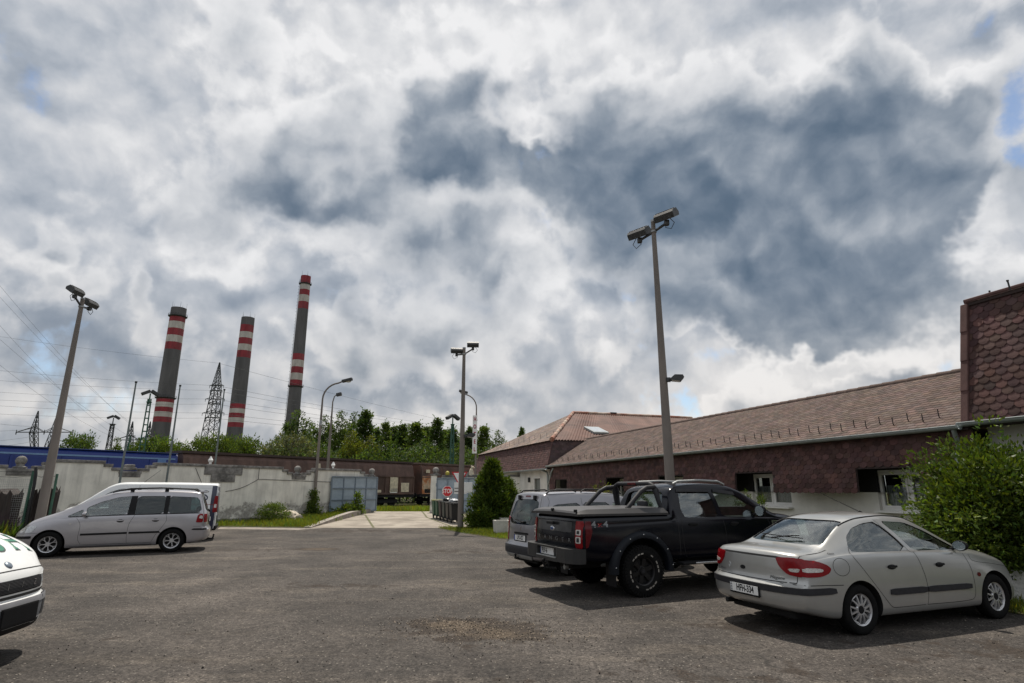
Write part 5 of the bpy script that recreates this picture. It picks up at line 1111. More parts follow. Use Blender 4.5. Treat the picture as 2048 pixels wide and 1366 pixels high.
mb = MB(); mb.tube([(-.2, -.18, 2.86), (-.15, -.16, 2.74), (-.02, -.12, 2.60), (-.12, -.1, 2.4), (-.12, -.1, 0)], .045, 10); mb.build('downpipe', M_zinc, wg, smooth=50)
# --- corner tower
tw = thing('shingled_tower', 'tall dark shingled corner block at the right edge of the photo', 'building', (8.78, 11.6, 0), BZ)
TL = 3.2; TZ0, TZ1, TX1 = 2.98, 5.46, .66; SLt = math.hypot(TZ1 - TZ0, TX1 + .04); Y1 = -.36
tn = Vector((-(TZ1 - TZ0), 0, TX1 + .04)).normalized()
def tower_f(u, v): t_ = v / SLt; return Vector((TX1 - (TX1 + .04) * t_, Y1 - u, TZ1 - (TZ1 - TZ0) * t_))
quad('mansard_backing', [(-.04 + .012, Y1, TZ0), (TX1 + .012, Y1, TZ1), (TX1 + .012, Y1 - TL, TZ1), (-.04 + .012, Y1 - TL, TZ0)], M_back, tw, .05)
shingle_sheet('mansard', tower_f, lambda k: tn * k, TL, SLt, .205, .140, M_shing, tw, curve=.42, tilt=.016, lo=.50, hi=1.12, warm=.12)
quad('side_gable', [(-.04, Y1 + .01, TZ0 - .02), (3.8, Y1 + .01, TZ0 - .02), (3.8, Y1 + .01, TZ1 + .1), (TX1, Y1 + .01, TZ1)], M_shing, tw, .04)
mb = MB()
for i in range(4):
    t0, t1 = i / 4, (i + 1) / 4 + .04; a, b = tower_f(-.01, SLt * (1 - t0)), tower_f(-.01, SLt * (1 - min(1, t1))); mb.bbox((0, 0, 0), (.12, .15, (b - a).length), .02, M=Matrix.Translation((a + b) / 2 + Vector((.02 - .012 * i, .03, 0))) @ Matrix.Rotation(math.atan2(TX1 + .04, TZ1 - TZ0), 4, 'Y'))
mb.build('corner_trim', M_shing, tw)
def troof(u, v): return Vector((TX1 - .05 + (3.4) * (1 - v / 3.6), Y1 - u, TZ1 + .03 + 1.05 * (1 - v / 3.6)))
tnn = Vector((-1.05, 0, 3.4)).normalized()
quad('roof_deck', [(TX1 - .07, Y1, TZ1 + .01), (TX1 + 3.35, Y1 - 3.0, TZ1 + 1.06), (TX1 + 3.35, Y1 - TL - .01, TZ1 + 1.06), (TX1 - .07, Y1 - TL, TZ1 + .01)], M_back, tw, -.05)
shingle_sheet('roof', troof, lambda k: tnn * k, TL, 3.6, .21, .125, M_roof, tw, curve=.14, tilt=.012, clip=lambda v: (3.0 * (1 - v / 3.6), TL))
mb = MB(); mb.tube([(TX1 - .06, Y1 + .02, TZ1 + .05), (TX1 + 3.35, Y1 - 3.0, TZ1 + 1.10)], .06, 8); mb.build('hip_cap', M_shing, tw)
quad('hip_slope', [(TX1, Y1, TZ1), (TX1 + 3.35, Y1 - 3.0, TZ1 + 1.06), (5.2, Y1, TZ1 - .02)], M_roof, tw, .04)
mb = MB(); p = troof(.62, 3.2); mb.cyl(p, p + Vector((-.02, 0, .20)), .016, n=8); mb.cyl(p + Vector((-.02, 0, .19)), p + Vector((-.022, 0, .22)), .024, n=8); mb.build('vent_pipe', M_black, tw)
mb = MB(); p = troof(.25, 3.2); mb.cyl(p, p + Vector((0, 0, .12)), .02, n=6); mb.build('roof_hook', M_black, tw)
gutter(tw, (-.16, Y1 + .08, 2.98), (-.16, Y1 - TL, 2.98))
mb = MB(); mb.box((1.7, Y1 - TL / 2, 1.3), (2.6, TL - .1, 3.3)); mb.build('plaster_wall', M_wallw, tw)
quad('soffit', [(-.10, Y1, 2.93), (-.10, Y1 - TL, 2.93), (.45, Y1 - TL, 2.93), (.45, Y1, 2.93)], M_back, tw, .02)
# --- hotel block at the far end
ht = thing('hotel_block', 'hotel block with brown mansard and rusty corrugated hip roof left of the long wing', 'building', (2.0, 31.85, 0), BZ)
LH, DH = 16.2, 15.0; HX0, HX1, HZ0, HZ1 = -.22, .42, 2.78, 4.36
wall_holes('plaster_wall', .12, .08, LH, -.3, HZ0 + .02, [(1.55, 2.65, .1, 2.32), (5.5, 6.7, 1.0, 2.2), (9.5, 10.7, 1.0, 2.2)], M_wallw, ht)
for w_ in ((5.5, 6.7, 1.0, 2.2), (9.5, 10.7, 1.0, 2.2)): window(ht, .12, *w_)
mb = MB(); mb.box((.25, 2.1, 1.2), (.05, 1.08, 2.2)); dr = mb.build('door', mat('grey_door', (.17, .18, .165), .5), ht); mb = MB()
for yy in (1.58, 2.62): mb.box((.14, yy, 1.2), (.07, .09, 2.3))
mb.box((.14, 2.1, 2.36), (.07, 1.13, .09)); mb.build('frame', M_white, dr); mb = MB(); mb.cyl((.2, 1.72, 1.1), (.2, 1.84, 1.1), .015); mb.build('handle', M_steel, dr)
mb = MB(); mb.bbox((.05, 3.3, 2.25), (.12, .12, .28), .03); mb.build('wall_lamp', M_black, ht)
mb = MB(); mb.box((7.3, .10, 1.2), (DH - .6, .06, 3.2)); mb.build('side_wall', M_wallw, ht)
SLh = math.hypot(HX1 - HX0, HZ1 - HZ0); hn = Vector((-(HZ1 - HZ0), 0, HX1 - HX0)).normalized()
def mans_f(u, v): t_ = v / SLh; return Vector((HX1 - (HX1 - HX0) * t_, u, HZ1 - (HZ1 - HZ0) * t_))
E_ = HX1 - HX0
shingle_sheet('mansard', mans_f, lambda k: hn * k, LH + .5, SLh, .21, .13, M_shing, ht, clip=lambda v: (.42 - E_ * v / SLh + .0, LH - .42 + E_ * v / SLh), curve=.3, lo=.68, hi=1.25, tilt=.014)
quad('mansard_backing', [(HX0 + .012, -.22, HZ0), (HX1 + .012, .42, HZ1), (HX1 + .012, LH - .42, HZ1), (HX0 + .012, LH + .22, HZ0)], M_back, ht, .05)
hn2 = Vector((0, -(HZ1 - HZ0), HX1 - HX0)).normalized()
def mans_s(u, v): t_ = v / SLh; return Vector((u - .22, .42 - E_ * t_, HZ1 - (HZ1 - HZ0) * t_))
shingle_sheet('mansard_end', mans_s, lambda k: hn2 * k, 7, SLh, .31, .155, mat('dark_shingle', (.060, .036, .034), .85, var=.3, scale=3, tint=True), ht, clip=lambda v: (E_ * (1 - v / SLh), 7))
quad('mansard_end_backing', [(HX0, -.22 + .012, HZ0), (7, -.22 + .012, HZ0), (7, .42 + .012, HZ1), (HX1, .42 + .012, HZ1)], M_back, ht, .05)
mb = MB(); mb.tube([(HX0 - .01, -.23, HZ0), (HX1 - .01, .41, HZ1)], .035, 8); mb.build('mansard_hip', M_shing, ht)
PK = Vector((5.2, 8.1, 6.98)); EV = .10
# front hip slope (shingled), side slope (corrugated)
e0, e1 = Vector((HX1 - EV, .42 - EV, HZ1 + .02)), Vector((HX1 - EV, LH - .42 + EV, HZ1 + .02))
quad('hip_slope', [e0 - Vector((0, 0, .012)), e1 - Vector((0, 0, .012)), PK - Vector((0, 0, .012))], M_back, ht, .05)
fh = PK - Vector((e0.x, PK.y, e0.z)); SLf = fh.length; fn_ = Vector((-(PK.z - e0.z), 0, PK.x - e0.x)).normalized()
def hip_f(u, v): t_ = 1 - v / SLf; return Vector((e0.x + (PK.x - e0.x) * t_, e0.y + u, e0.z + (PK.z - e0.z) * t_))
WLf = e1.y - e0.y
shingle_sheet('roof', hip_f, lambda k: fn_ * k, WLf, SLf, .5, .22, mat('grey_roof_shingle', (.20, .145, .115), .9, var=.25, scale=1.5, tint=True, col2=(.13, .10, .09)), ht, clip=lambda v: ((1 - v / SLf) * WLf / 2, WLf - (1 - v / SLf) * WLf / 2), curve=.12, tilt=.012)
cb = MB(); nx = 560; x0_, x1_ = e0.x, DH
def cor(x, t_):
    y = (e0.y) + (PK.y - e0.y) * t_; z = e0.z + (PK.z - e0.z) * t_ + .025 * math.sin((x) * 2 * math.pi / .18); return (x, y, z)
vs = []; lay = 7
for j in range(lay):
    t_ = j / (lay - 1); xa = e0.x + (PK.x - e0.x) * t_
    vs += [cor(xa + (x1_ - xa) * i / nx, t_) for i in range(nx + 1)]
cb.add(vs, [(j * (nx + 1) + i, j * (nx + 1) + i + 1, (j + 1) * (nx + 1) + i + 1, (j + 1) * (nx + 1) + i) for j in range(lay - 1) for i in range(nx)]); cb.build('corrugated_roof', M_corr, ht, smooth=60)
quad('back_slope', [PK, (DH, PK.y, PK.z), (DH, LH, HZ1), (HX1, LH, HZ1)], M_corr, ht, .03)
mb = MB()
for i in range(11): a, b = e0.lerp(PK, i / 11), e0.lerp(PK, (i + 1.1) / 11); mb.cyl(a + Vector((0, 0, .02)), b + Vector((0, 0, .03)), .14, .11, 8)
for i in range(16): mb.cyl((PK.x + i * .62, PK.y, PK.z + .02), (PK.x + i * .62 + .66, PK.y, PK.z + .03 + rng.uniform(-.02, .02)), .13, .12, 8)
mb.build('ridge_cap', mat('ridge_tile', (.26, .105, .065), .8, var=.35, scale=2, col2=(.36, .28, .22)), ht, smooth=50)
def side_p(x, y): return Vector((x, y, e0.z + (PK.z - e0.z) * (y - e0.y) / (PK.y - e0.y)))
ns = (side_p(5, 2) - side_p(4, 2)).cross(side_p(4, 3) - side_p(4, 2)).normalized()
fb = MB(); fb.add([side_p(x, y) + ns * dz for dz in (.02, .14) for x, y in ((3.7, 1.9), (4.7, 1.9), (4.7, 3.3), (3.7, 3.3))], [(4, 5, 6, 7), (0, 1, 5, 4), (1, 2, 6, 5), (2, 3, 7, 6), (3, 0, 4, 7)]); sk = fb.build('skylight', M_zinc, ht)
fb = MB(); fb.add([side_p(x, y) + ns * .15 for x, y in ((3.78, 2.0), (4.62, 2.0), (4.62, 3.2), (3.78, 3.2))], [(0, 1, 2, 3)]); fb.build('pane', mat('skylight_pane', (.55, .58, .60), .12, spec=.8), sk)
gutter(ht, (HX0 - .10, -.3, HZ0 + .01), (HX0 - .10, LH + .2, HZ0 + .01))
snow_guards(ht, lambda y, v: hip_f(y - e0.y, SLf - v) + fn_ * .014, fn_, 1.2, LH - 1, 1.0, (.55,), .3)
mb = MB(); mb.tube([(HX0 - .1, .25, HZ0 - .06), (.0, .3, 2.62), (.04, .3, 2.45), (.04, .3, 0)], .05, 10); mb.tube([(-.2 + .15, -.75, 2.8), (-.1, -.6, 2.62), (-.02, -.05, 2.1), (.02, .25, 1.95)], .05, 10); mb.build('downpipe', M_zinc, ht, smooth=50)
mb = MB(); p = PK + Vector((3.2, 0, 0)); mb.bbox(p + Vector((0, 0, .12)), (.5, .25, .12), .03); mb.build('roof_vent', M_black, ht)
# ------------------------------------------------------------------ vehicles
def paint(name, col, metal=.55, rough=.30, coat=.9): return mat(name, col, rough, metal, var=.05, scale=2.5, coat=coat, detail=6)
M_silver = paint('warm_silver_paint', (.36, .36, .345), .45)
M_lilac = paint('lilac_silver_paint', (.36, .35, .365), .5)
M_greyp = paint('grey_paint', (.25, .245, .26), .5)
M_blackp = mat('black_paint', (.0030, .0034, .0065), .16, 0, var=.1, coat=.0, spec=.30)
M_whitep = mat('white_paint', (.72, .73, .72), .35, 0, var=.04, scale=2, coat=.5)
M_trim = mat('black_trim', (.010, .010, .011), .6, var=.15, scale=20, spec=.2)
M_trimg = mat('dark_grey_trim', (.026, .026, .029), .6, var=.15, scale=20, spec=.25)
M_under = mat('underbody', (.006, .006, .006), .9)
M_cabin = mat('cabin_lining', (.15, .148, .14), .85, var=.2)
M_seat = mat('seat_cloth', (.035, .036, .040), .95, var=.25, scale=12)
M_tyre = mat('tyre_rubber', (.008, .008, .008), .9, var=.25, scale=14, spec=.15)
M_alloy = mat('alloy', (.52, .52, .53), .35, .7, var=.08)
M_blackrim = mat('black_rim', (.010, .010, .011), .4, .2, var=.2)
M_chrome = mat('chrome', (.62, .62, .63), .18, .9, var=.05)
M_cglass = glass('car_glass', (.86, .92, .90)); M_cglassd = glass('tinted_glass', (.50, .60, .59), .5)
M_lred = mat('red_lens', (.20, .003, .006), .2, var=.15, scale=30, spec=.3); M_lredd = mat('dark_red_lens', (.09, .004, .006), .2, spec=.3)
M_lclear = mat('clear_lens', (.50, .48, .45), .25, .1, var=.35, scale=60)
M_lamp = mat('headlamp', (.42, .43, .43), .12, .35, var=.3, scale=25, coat=1)
M_plate = mat('plate_white', (.74, .74, .72), .45, var=.05); M_pblue = mat('plate_blue', (.02, .06, .32), .45); M_ink = mat('plate_ink', (.008, .008, .009), .6)
M_steel2 = mat('badge_steel', (.34, .35, .345), .5, .5)
M_seam = mat('panel_gap', (.012, .012, .012), .8)
def pchip(tab):
    xs = np.array([t[0] for t in tab], float); ys = np.array([t[1] for t in tab], float); h = np.diff(xs); dl = np.diff(ys) / h; n = len(xs); m = np.zeros(n)
    for i in range(1, n - 1):
        if dl[i - 1] * dl[i] > 0: w1, w2 = 2 * h[i] + h[i - 1], h[i] + 2 * h[i - 1]; m[i] = (w1 + w2) / (w1 / dl[i - 1] + w2 / dl[i])
    m[0], m[-1] = dl[0], dl[-1]
    def f(x):
        x = min(max(x, xs[0]), xs[-1]); i = min(int(np.searchsorted(xs, x, 'right')) - 1, n - 2); t = (x - xs[i]) / h[i]
        return (2 * t ** 3 - 3 * t * t + 1) * ys[i] + (t ** 3 - 2 * t * t + t) * h[i] * m[i] + (3 * t * t - 2 * t ** 3) * ys[i + 1] + (t ** 3 - t * t) * h[i] * m[i + 1]
    return f
def catmull(P, sub):
    P = [np.array(p, float) for p in P]; out = []
    for i in range(len(P) - 1):
        p0, p1, p2, p3 = P[max(i - 1, 0)], P[i], P[i + 1], P[min(i + 2, len(P) - 1)]
        d1, d2, d3 = [max(1e-4, np.linalg.norm(a) ** .5) for a in (p1 - p0, p2 - p1, p3 - p2)]
        m1 = (p2 - p0) / (d1 + d2) if i > 0 else (p2 - p1) / d2; m2 = (p3 - p1) / (d2 + d3) if i < len(P) - 2 else (p2 - p1) / d2
        m1, m2 = m1 * d2, m2 * d2
        for k in range(sub):
            t = k / sub; out.append((2 * t ** 3 - 3 * t * t + 1) * p1 + (t ** 3 - 2 * t * t + t) * m1 + (3 * t * t - 2 * t ** 3) * p2 + (t ** 3 - t * t) * m2)
    out.append(P[-1]); return out
class Car:
    def __init__(s, name, label, cat, loc, rz, spec):
        s.root = thing(name, label, cat, (*loc, 0), rz); s.sp = spec; s.F = {k: pchip(v) for k, v in spec['t'].items()}
        s.x0, s.x1 = spec['t']['zt'][0][0], spec['t']['zt'][-1][0]
        s.xr = pchip(spec.get('rear', [(0, 0), (2, 0)])); s.xf = pchip(spec.get('front', [(0, 0), (2, 0)])); s.body_me = s.solid(); s.bvh = BVHTree.FromPolygons([v.co.copy() for v in s.body_me.vertices], [list(p.vertices) for p in s.body_me.polygons])
    def ring(s, x, inset=0.0, dz=0.0, floor=None):
        F = {k: f(x) for k, f in s.F.items()}; zl = F['zl'] if floor is None else floor; i = inset
        ym, yb, ye, zb, ze, zt = F['ym'] - i, F['yb'] - i, max(.02, F['ye'] - i), F['zb'], F['ze'] - dz, F['zt'] - dz
        zb = min(zb, ze - .015); zl = min(zl, zb - .06); zm = zl + .52 * (zb - zl); b = s.sp.get('bulge', .012); sh = s.sp.get('shoulder', .02)
        pts = [(0, zl), (.6 * ym, zl), (.90 * ym, zl + .004), (.965 * ym, zl + min(.05, .15 * (zb - zl))), (.992 * ym, zl + min(.16, .35 * (zb - zl))), (ym, zm), (ym * .55 + yb * .45 + .004, zm + .62 * (zb - zm)), (yb, zb),
               (yb + (ye - yb) * .10 - sh * .3, zb + (ze - zb) * .10), (yb + (ye - yb) * .5 + b, zb + (ze - zb) * .5), (ye + (yb - ye) * .07 + b * .4, ze - (ze - zb) * .08), (ye - .015, ze + (zt - ze) * .16), (ye * .88, ze + (zt - ze) * .52), (ye * .55, ze + (zt - ze) * .87), (0, zt)]
        return catmull(pts, 3)
    def deform(s, x, y, z):
        L_ = s.sp.get('blend', .55); ymr = s.F['ym'](s.x0 + .5); ymf = s.F['ym'](s.x1 - .6)
        a = max(0.0, 1 - (x - s.x0) / L_); c = max(0.0, 1 - (s.x1 - x) / L_)
        if a > 0: x += a * a * (s.xr(z) + s.sp.get('rplan', .18) * min(1.1, abs(y) / ymr) ** s.sp.get('rpow', 4))
        if c > 0: x -= c * c * (s.xf(z) + s.sp.get('fplan', .30) * min(1.1, abs(y) / ymf) ** s.sp.get('fpow', 3))
        return x, y, z
    def solid(s, xa=None, xb=None, inset=0.0, dz=0.0, floor=None, dense=True, caps_round=.05):
        inner = xa is not None; xa = s.x0 if xa is None else xa; xb = s.x1 if xb is None else xb; n = s.sp.get('n', 84) if not inner else 26
        xs = [xa + (xb - xa) * i / n for i in range(n + 1)]
        if not inner:
            e = [.004, .012, .024, .04, .06]; xs = [xa] + [xa + q_ for q_ in e] + [x for x in xs if xa + .07 < x < xb - .07] + [xb - q_ for q_ in e[::-1]] + [xb]
        rings = []
        for x in xs:
            pr = s.ring(x, inset, dz, floor)
            if not inner:
                r = caps_round; e = min(x - xa, xb - x); ins = r - math.sqrt(max(0, r * r - (r - min(e, r)) ** 2))
                zc = .5 * (pr[0][1] + pr[-1][1]); pr = [(max(0, y - ins * min(1, y / .1)), z - ins * (1 if z > zc else -1) * min(1, abs(z - zc) / .15)) for y, z in pr]
            full = [(y, z) for y, z in pr] + [(-y, z) for y, z in pr[-2:0:-1]]; rings.append([(x, y, z) for y, z in full])
        m = len(rings[0]); V_ = [p for r in rings for p in r]; Fs = [[i * m + j, i * m + (j + 1) % m, (i + 1) * m + (j + 1) % m, (i + 1) * m + j] for i in range(len(rings) - 1) for j in range(m)]
        for end, rg in ((0, rings[0]), (1, rings[-1])):          # end caps: grid between the left and right half of the ring
            h = m // 2; base = 0 if end == 0 else (len(rings) - 1) * m; nc = 10; prev = None
            for j in range(h + 1):
                a, b = rg[j], rg[(m - j) % m]; row = [base + j]
                if 0 < j < h:
                    for k in range(1, nc): t = k / nc; V_.append((a[0], a[1] + (b[1] - a[1]) * t, a[2] + (b[2] - a[2]) * t)); row.append(len(V_) - 1)
                    row.append(base + (m - j) % m)
                if prev is not None:
                    if len(prev) == 1 and len(row) > 1: Fs += [[prev[0], row[k], row[k + 1]] for k in range(nc)]
                    elif len(row) == 1: Fs += [[row[0], prev[k + 1], prev[k]] for k in range(nc)]
                    else: Fs += [[prev[k], prev[k + 1], row[k + 1], row[k]] for k in range(nc)]
                prev = row
        if not inner: V_ = [s.deform(*p) for p in V_]
        me = bpy.data.meshes.new('body'); me.from_pydata(V_, [], Fs); bm = bmesh.new(); bm.from_mesh(me); bmesh.ops.remove_doubles(bm, verts=bm.verts[:], dist=.0004); bmesh.ops.recalc_face_normals(bm, faces=bm.faces[:]); bm.to_mesh(me); bm.free(); return me
    def body(s, m, arches=(), cabin=None, openings=()):
        """cut wheel wells, hollow the cabin and open the windows"""
        o = link('body', s.body_me.copy(), [m, M_under, M_cabin, M_trim], s.root); cutters = []
        def cut(me, mi):
            me.materials.clear()
            for q_ in (m, M_under, M_cabin, M_trim): me.materials.append(q_)
            me.polygons.foreach_set('material_index', [mi] * len(me.polygons)); c = bpy.data.objects.new('cutter', me); COL.objects.link(c); c.parent = s.root; cutters.append(c)
            md = o.modifiers.new('cut', 'BOOLEAN'); md.object = c; md.operation = 'DIFFERENCE'; md.solver = 'MANIFOLD'
        for (x, z, r, depth) in arches:
            for sg in (-1, 1):
                y0, y1 = s.F['ym'](x) - depth, 1.4; mb = MB(); mb.cyl((x, sg * y0, z), (x, sg * y1, z), r, n=44); mb.box((x, sg * (y0 + y1) / 2, z - r * .75), (2 * r * .985, y1 - y0, r * 1.5 + .02)) if False else None; cut(mb.mesh('well'), 1)
                mb = MB(); mb.box((x, sg * (y0 + y1) / 2, z - r * .55), (2 * r * .992, y1 - y0 - .002, r * 1.1)); cut(mb.mesh('well'), 1)
        if cabin: xa, xb, ins, dz, fl = cabin; cut(s.solid(xa, xb, ins, dz, fl), 2)
        for (axis, poly, a, b) in openings:
            mb = MB()
            if axis == 'S': Mx = Matrix(((1, 0, 0, 0), (0, 0, 1, 0), (0, 1, 0, 0), (0, 0, 0, 1)))
            else: Mx = Matrix(((0, 0, 1, 0), (1, 0, 0, 0), (0, 1, 0, 0), (0, 0, 0, 1)))
            mb.prism(poly, a, b, Mx); cut(mb.mesh('opening'), 3)
        bpy.context.view_layer.update(); me = bpy.data.meshes.new_from_object(o.evaluated_get(bpy.context.evaluated_depsgraph_get())); o.modifiers.clear(); old = o.data; o.data = me; bpy.data.meshes.remove(old)
        for c in cutters: d_ = c.data; bpy.data.objects.remove(c); bpy.data.meshes.remove(d_)
        me.polygons.foreach_set('use_smooth', [True] * len(me.polygons)); me.set_sharp_from_angle(angle=R(32)); return o
    def proj(s, side, a, b):
        D = {'L': (0, -1, 0), 'R': (0, 1, 0), 'B': (1, 0, 0), 'F': (-1, 0, 0), 'T': (0, 0, -1)}[side]
        o = {'L': (a, 3, b), 'R': (a, -3, b), 'B': (-6, a, b), 'F': (9, a, b), 'T': (a, b, 5)}[side]
        h = s.bvh.ray_cast(Vector(o), Vector(D), 20)
        if h[0] is None:
            q_ = Vector(o); q_ = Vector((q_.x if side in 'LRT' else (s.x0 if side == 'B' else s.x1), q_.y if side in 'BFT' else (.8 if side == 'L' else -.8), q_.z if side != 'T' else .8)); h = s.bvh.find_nearest(q_)
        n = h[1]; return h[0], (n if n.dot(Vector(D)) < 0 else -n)
    def dec(s, name, poly, side, m, off=.003, thick=.006, parent=None, res=.05, smooth=True, hole=None):
        """a panel laid on the body: poly in the side view's own plane, seen from side"""
        bm = bmesh.new()
        polys = poly if isinstance(poly[0][0], (tuple, list)) else [poly]
        for pl in polys:
            try: bm.faces.new([bm.verts.new((p[0], p[1], 0)) for p in pl])
            except ValueError: pass
        xs = [v.co.x for v in bm.verts]; ys = [v.co.y for v in bm.verts]
        for ax, lo, hi in ((0, min(xs), max(xs)), (1, min(ys), max(ys))):
            k = math.floor(lo / res) + 1
            while k * res < hi:
                co = [0, 0, 0]; no = [0, 0, 0]; co[ax] = k * res + 1e-5; no[ax] = 1; bmesh.ops.bisect_plane(bm, geom=bm.verts[:] + bm.edges[:] + bm.faces[:], plane_co=co, plane_no=no); k += 1
        bmesh.ops.triangulate(bm, faces=[f for f in bm.faces if len(f.verts) > 4]); bm.verts.index_update(); top, bot = [], []
        for v in bm.verts:
            p, n = s.proj(side, v.co.x, v.co.y); top.append(p + n * off); bot.append(p + n * (off - thick))
        N_ = len(top); fs = [[v.index for v in f.verts] for f in bm.faces]; bd = [(e.verts[0].index, e.verts[1].index) for e in bm.edges if e.is_boundary]; bm.free()
        mb = MB(); mb.add(top + bot, fs + [[i + N_ for i in f[::-1]] for f in fs] + [(a, b, b + N_, a + N_) for a, b in bd]); return mb.build(name, m, parent or s.root, smooth=38 if smooth else None)
    def seam(s, pts, side, w=.007, m=None, name='panel_gap', off=.0015, parent=None):
        P_ = [Vector(p) for p in (catmull(pts, 6) if len(pts) > 2 else pts)]; quads = []
        mb = MB()
        vs = []
        ext = []
        for a, b in zip(P_, P_[1:]):
            k = max(1, int((b - a).length / .04)); ext += [a.lerp(b, i / k) for i in range(k)]
        ext.append(P_[-1])
        for i, p in enumerate(ext):
            d = (ext[min(i + 1, len(ext) - 1)] - ext[max(i - 1, 0)]).normalized(); n2 = Vector((-d.y, d.x)) * w / 2
            for sg in (1, -1): q_ = p + n2 * sg; h, n = s.proj(side, q_.x, q_.y); vs.append(h + n * off)
        mb.add(vs, [(2 * i, 2 * i + 1, 2 * i + 3, 2 * i + 2) for i in range(len(ext) - 1)]); return mb.build(name, m or M_seam, parent or s.root)
    def text(s, txt, side, a, b, size, m, fs=(1, 1), off=.004, name='lettering', parent=None, depth=.002, spacing=1.0, shear=0, bold=0, flip=False):
        vs, f_ = text_mesh(txt, size, 0, fs, shear, spacing, bold); mb = MB(); out = []
        sg = {'L': -1, 'R': 1, 'B': -1, 'F': 1, 'T': 1}[side]
        for v in vs:
            p, n = s.proj(side, a + sg * v.x, b + v.y) if side != 'T' else s.proj('T', a + v.y * (-1 if flip else 1), b + v.x * (1 if flip else -1)); out.append(p + n * off)
        mb.add(out, f_); return mb.build(name, m, parent or s.root)
    def wheel(s, x, y, r, w, rimr, rim_m, style, parent=None):
        t = bpy.data.objects.new('wheel', None); COL.objects.link(t); t.parent = s.root; t.location = (x, y, r); sg = 1 if y > 0 else -1
        M4 = Matrix.Rotation(-math.pi / 2 * sg, 4, 'X')            # local +Z -> outward
        ty = MB(); h = w / 2; rr = rimr
        prof = [(rr, -h * .80), (rr + .012, -h * .92), (rr + (r - rr) * .45, -h), (r - .022, -h * .90), (r - .004, -h * .70), (r, -h * .4), (r, h * .4), (r - .004, h * .70), (r - .022, h * .90), (rr + (r - rr) * .45, h), (rr + .012, h * .92), (rr, h * .80)]
        ty.lathe(prof, 48, M4)
        o = ty.build('tyre', M_tyre, t, smooth=50)
        if style == 'offroad':
            tb_ = MB()
            for k in range(44):
                a = k * 6.2832 / 44
                for zz, aa in ((-h * .52, 0), (0, .07), (h * .52, 0)): tb_.box((0, 0, 0), (.02, .035, h * .46), M=M4 @ Matrix.Rotation(a + aa, 4, 'Z') @ Matrix.Translation((r - .001, 0, zz)))
                tb_.box((0, 0, 0), (.05, .03, .018), M=M4 @ Matrix.Rotation(a, 4, 'Z') @ Matrix.Translation((r - .035, 0, h * .93)))
            tb_.build('tread', M_tyre, o)
            lb = MB()
            for k in range(26):
                if k % 13 in (5, 6, 11, 12, 3): continue
                a = k * 6.2832 / 26; lb.box((0, 0, 0), (.022 + .012 * (k % 2), .05, .003), M=M4 @ Matrix.Rotation(a, 4, 'Z') @ Matrix.Translation((rr + (r - rr) * .34, 0, h * .975)))
            lb.build('tyre_lettering', mat('worn_white_lettering', (.28, .26, .23), .8, var=.3, scale=30), o)
        rb = MB(); hf = h * .72
        rb.lathe([(rr - .012, -h * .8), (rr - .03, -h * .5), (rr - .035, hf - .05), (rr - .016, hf - .004), (rr + .004, hf + .006), (rr + .006, hf - .012), (rr - .004, hf - .03), (rr + .002, -h * .8)], 40, M4)
        def spoke(a, w0, w1, r0, r1, z0, z1, skew=0, th=.022):
            vs = []
            for rad_, ww, zz, sk in ((r0, w0, z0, 0), ((r0 + r1) / 2, (w0 + w1) / 2, max(z0, z1) * .5 + min(z0, z1) * .5 + .004, skew / 2), (r1, w1, z1, skew)):
                for dz_ in (0, -th):
                    for q_ in (-.5, .5): vs.append(M4 @ Matrix.Rotation(a + sk, 4, 'Z') @ Vector((rad_, q_ * ww * (1 if dz_ else .8), zz + dz_)))
            rb.add(vs, [(0, 4, 5, 1), (4, 8, 9, 5), (2, 3, 7, 6), (6, 7, 11, 10), (0, 2, 6, 4), (4, 6, 10, 8), (1, 5, 7, 3), (5, 9, 11, 7), (0, 1, 3, 2), (8, 10, 11, 9)])
        if style == 'cap':          # wheel trim: six broad forked blades with dark gaps
            for k in range(6):
                a = k * 6.2832 / 6
                for q_, sk in ((-.20, -.10), (.20, .10)): spoke(a + q_ * .9, .030, .020, .055, rr - .012, hf + .008, hf - .004, sk)
                spoke(a, .12, .150, rr - .030, rr - .008, hf - .004, hf - .004)
            rb.lathe([(.0, hf + .004), (.058, hf + .004), (.07, hf - .008), (.066, hf - .03)], 24, M4)
        elif style == 'twin':
            for k in range(7):
                a = k * 6.2832 / 7
                spoke(a, .026, .020, .04, rr * .66, hf - .012, hf - .006)
                for q_ in (-.20, .20): spoke(a + q_ * .06, .018, .018, rr * .60, rr - .01, hf - .006, hf - .006, q_)
            rb.lathe([(0, hf + .0), (.05, hf + .0), (.062, hf - .02)], 20, M4)
        elif style == 'offroad':
            for k in range(6): spoke(k * 6.2832 / 6 + .3, .075, .10, .05, rr - .015, hf - .035, hf - .02, 0, .03)
            rb.lathe([(0, hf - .005), (.055, hf - .005), (.065, hf - .03), (.09, hf - .035)], 20, M4)
        else:
            for k in range(5): spoke(k * 6.2832 / 5, .085, .06, .04, rr - .012, hf - .01, hf - .01)
            rb.lathe([(0, hf), (.06, hf), (.07, hf - .02)], 20, M4)
        rb.build('rim', rim_m, t, smooth=35)
        bb_ = MB(); bb_.lathe([(0, hf - .06), (rr - .03, hf - .06), (rr - .03, hf - .075), (0, hf - .075)], 28, M4); bb_.build('brake_disc', M_under, t)
        if style == 'cap': bb_ = MB(); bb_.lathe([(0, hf + .007), (.045, hf + .007), (.05, hf - .0)], 18, M4); bb_.build('hub_cap', M_trim, t)
        elif style == 'offroad': bb_ = MB(); bb_.lathe([(0, hf), (.03, hf), (.035, hf - .01)], 18, M4); bb_.build('hub_cap', M_trimg, t)
        return t
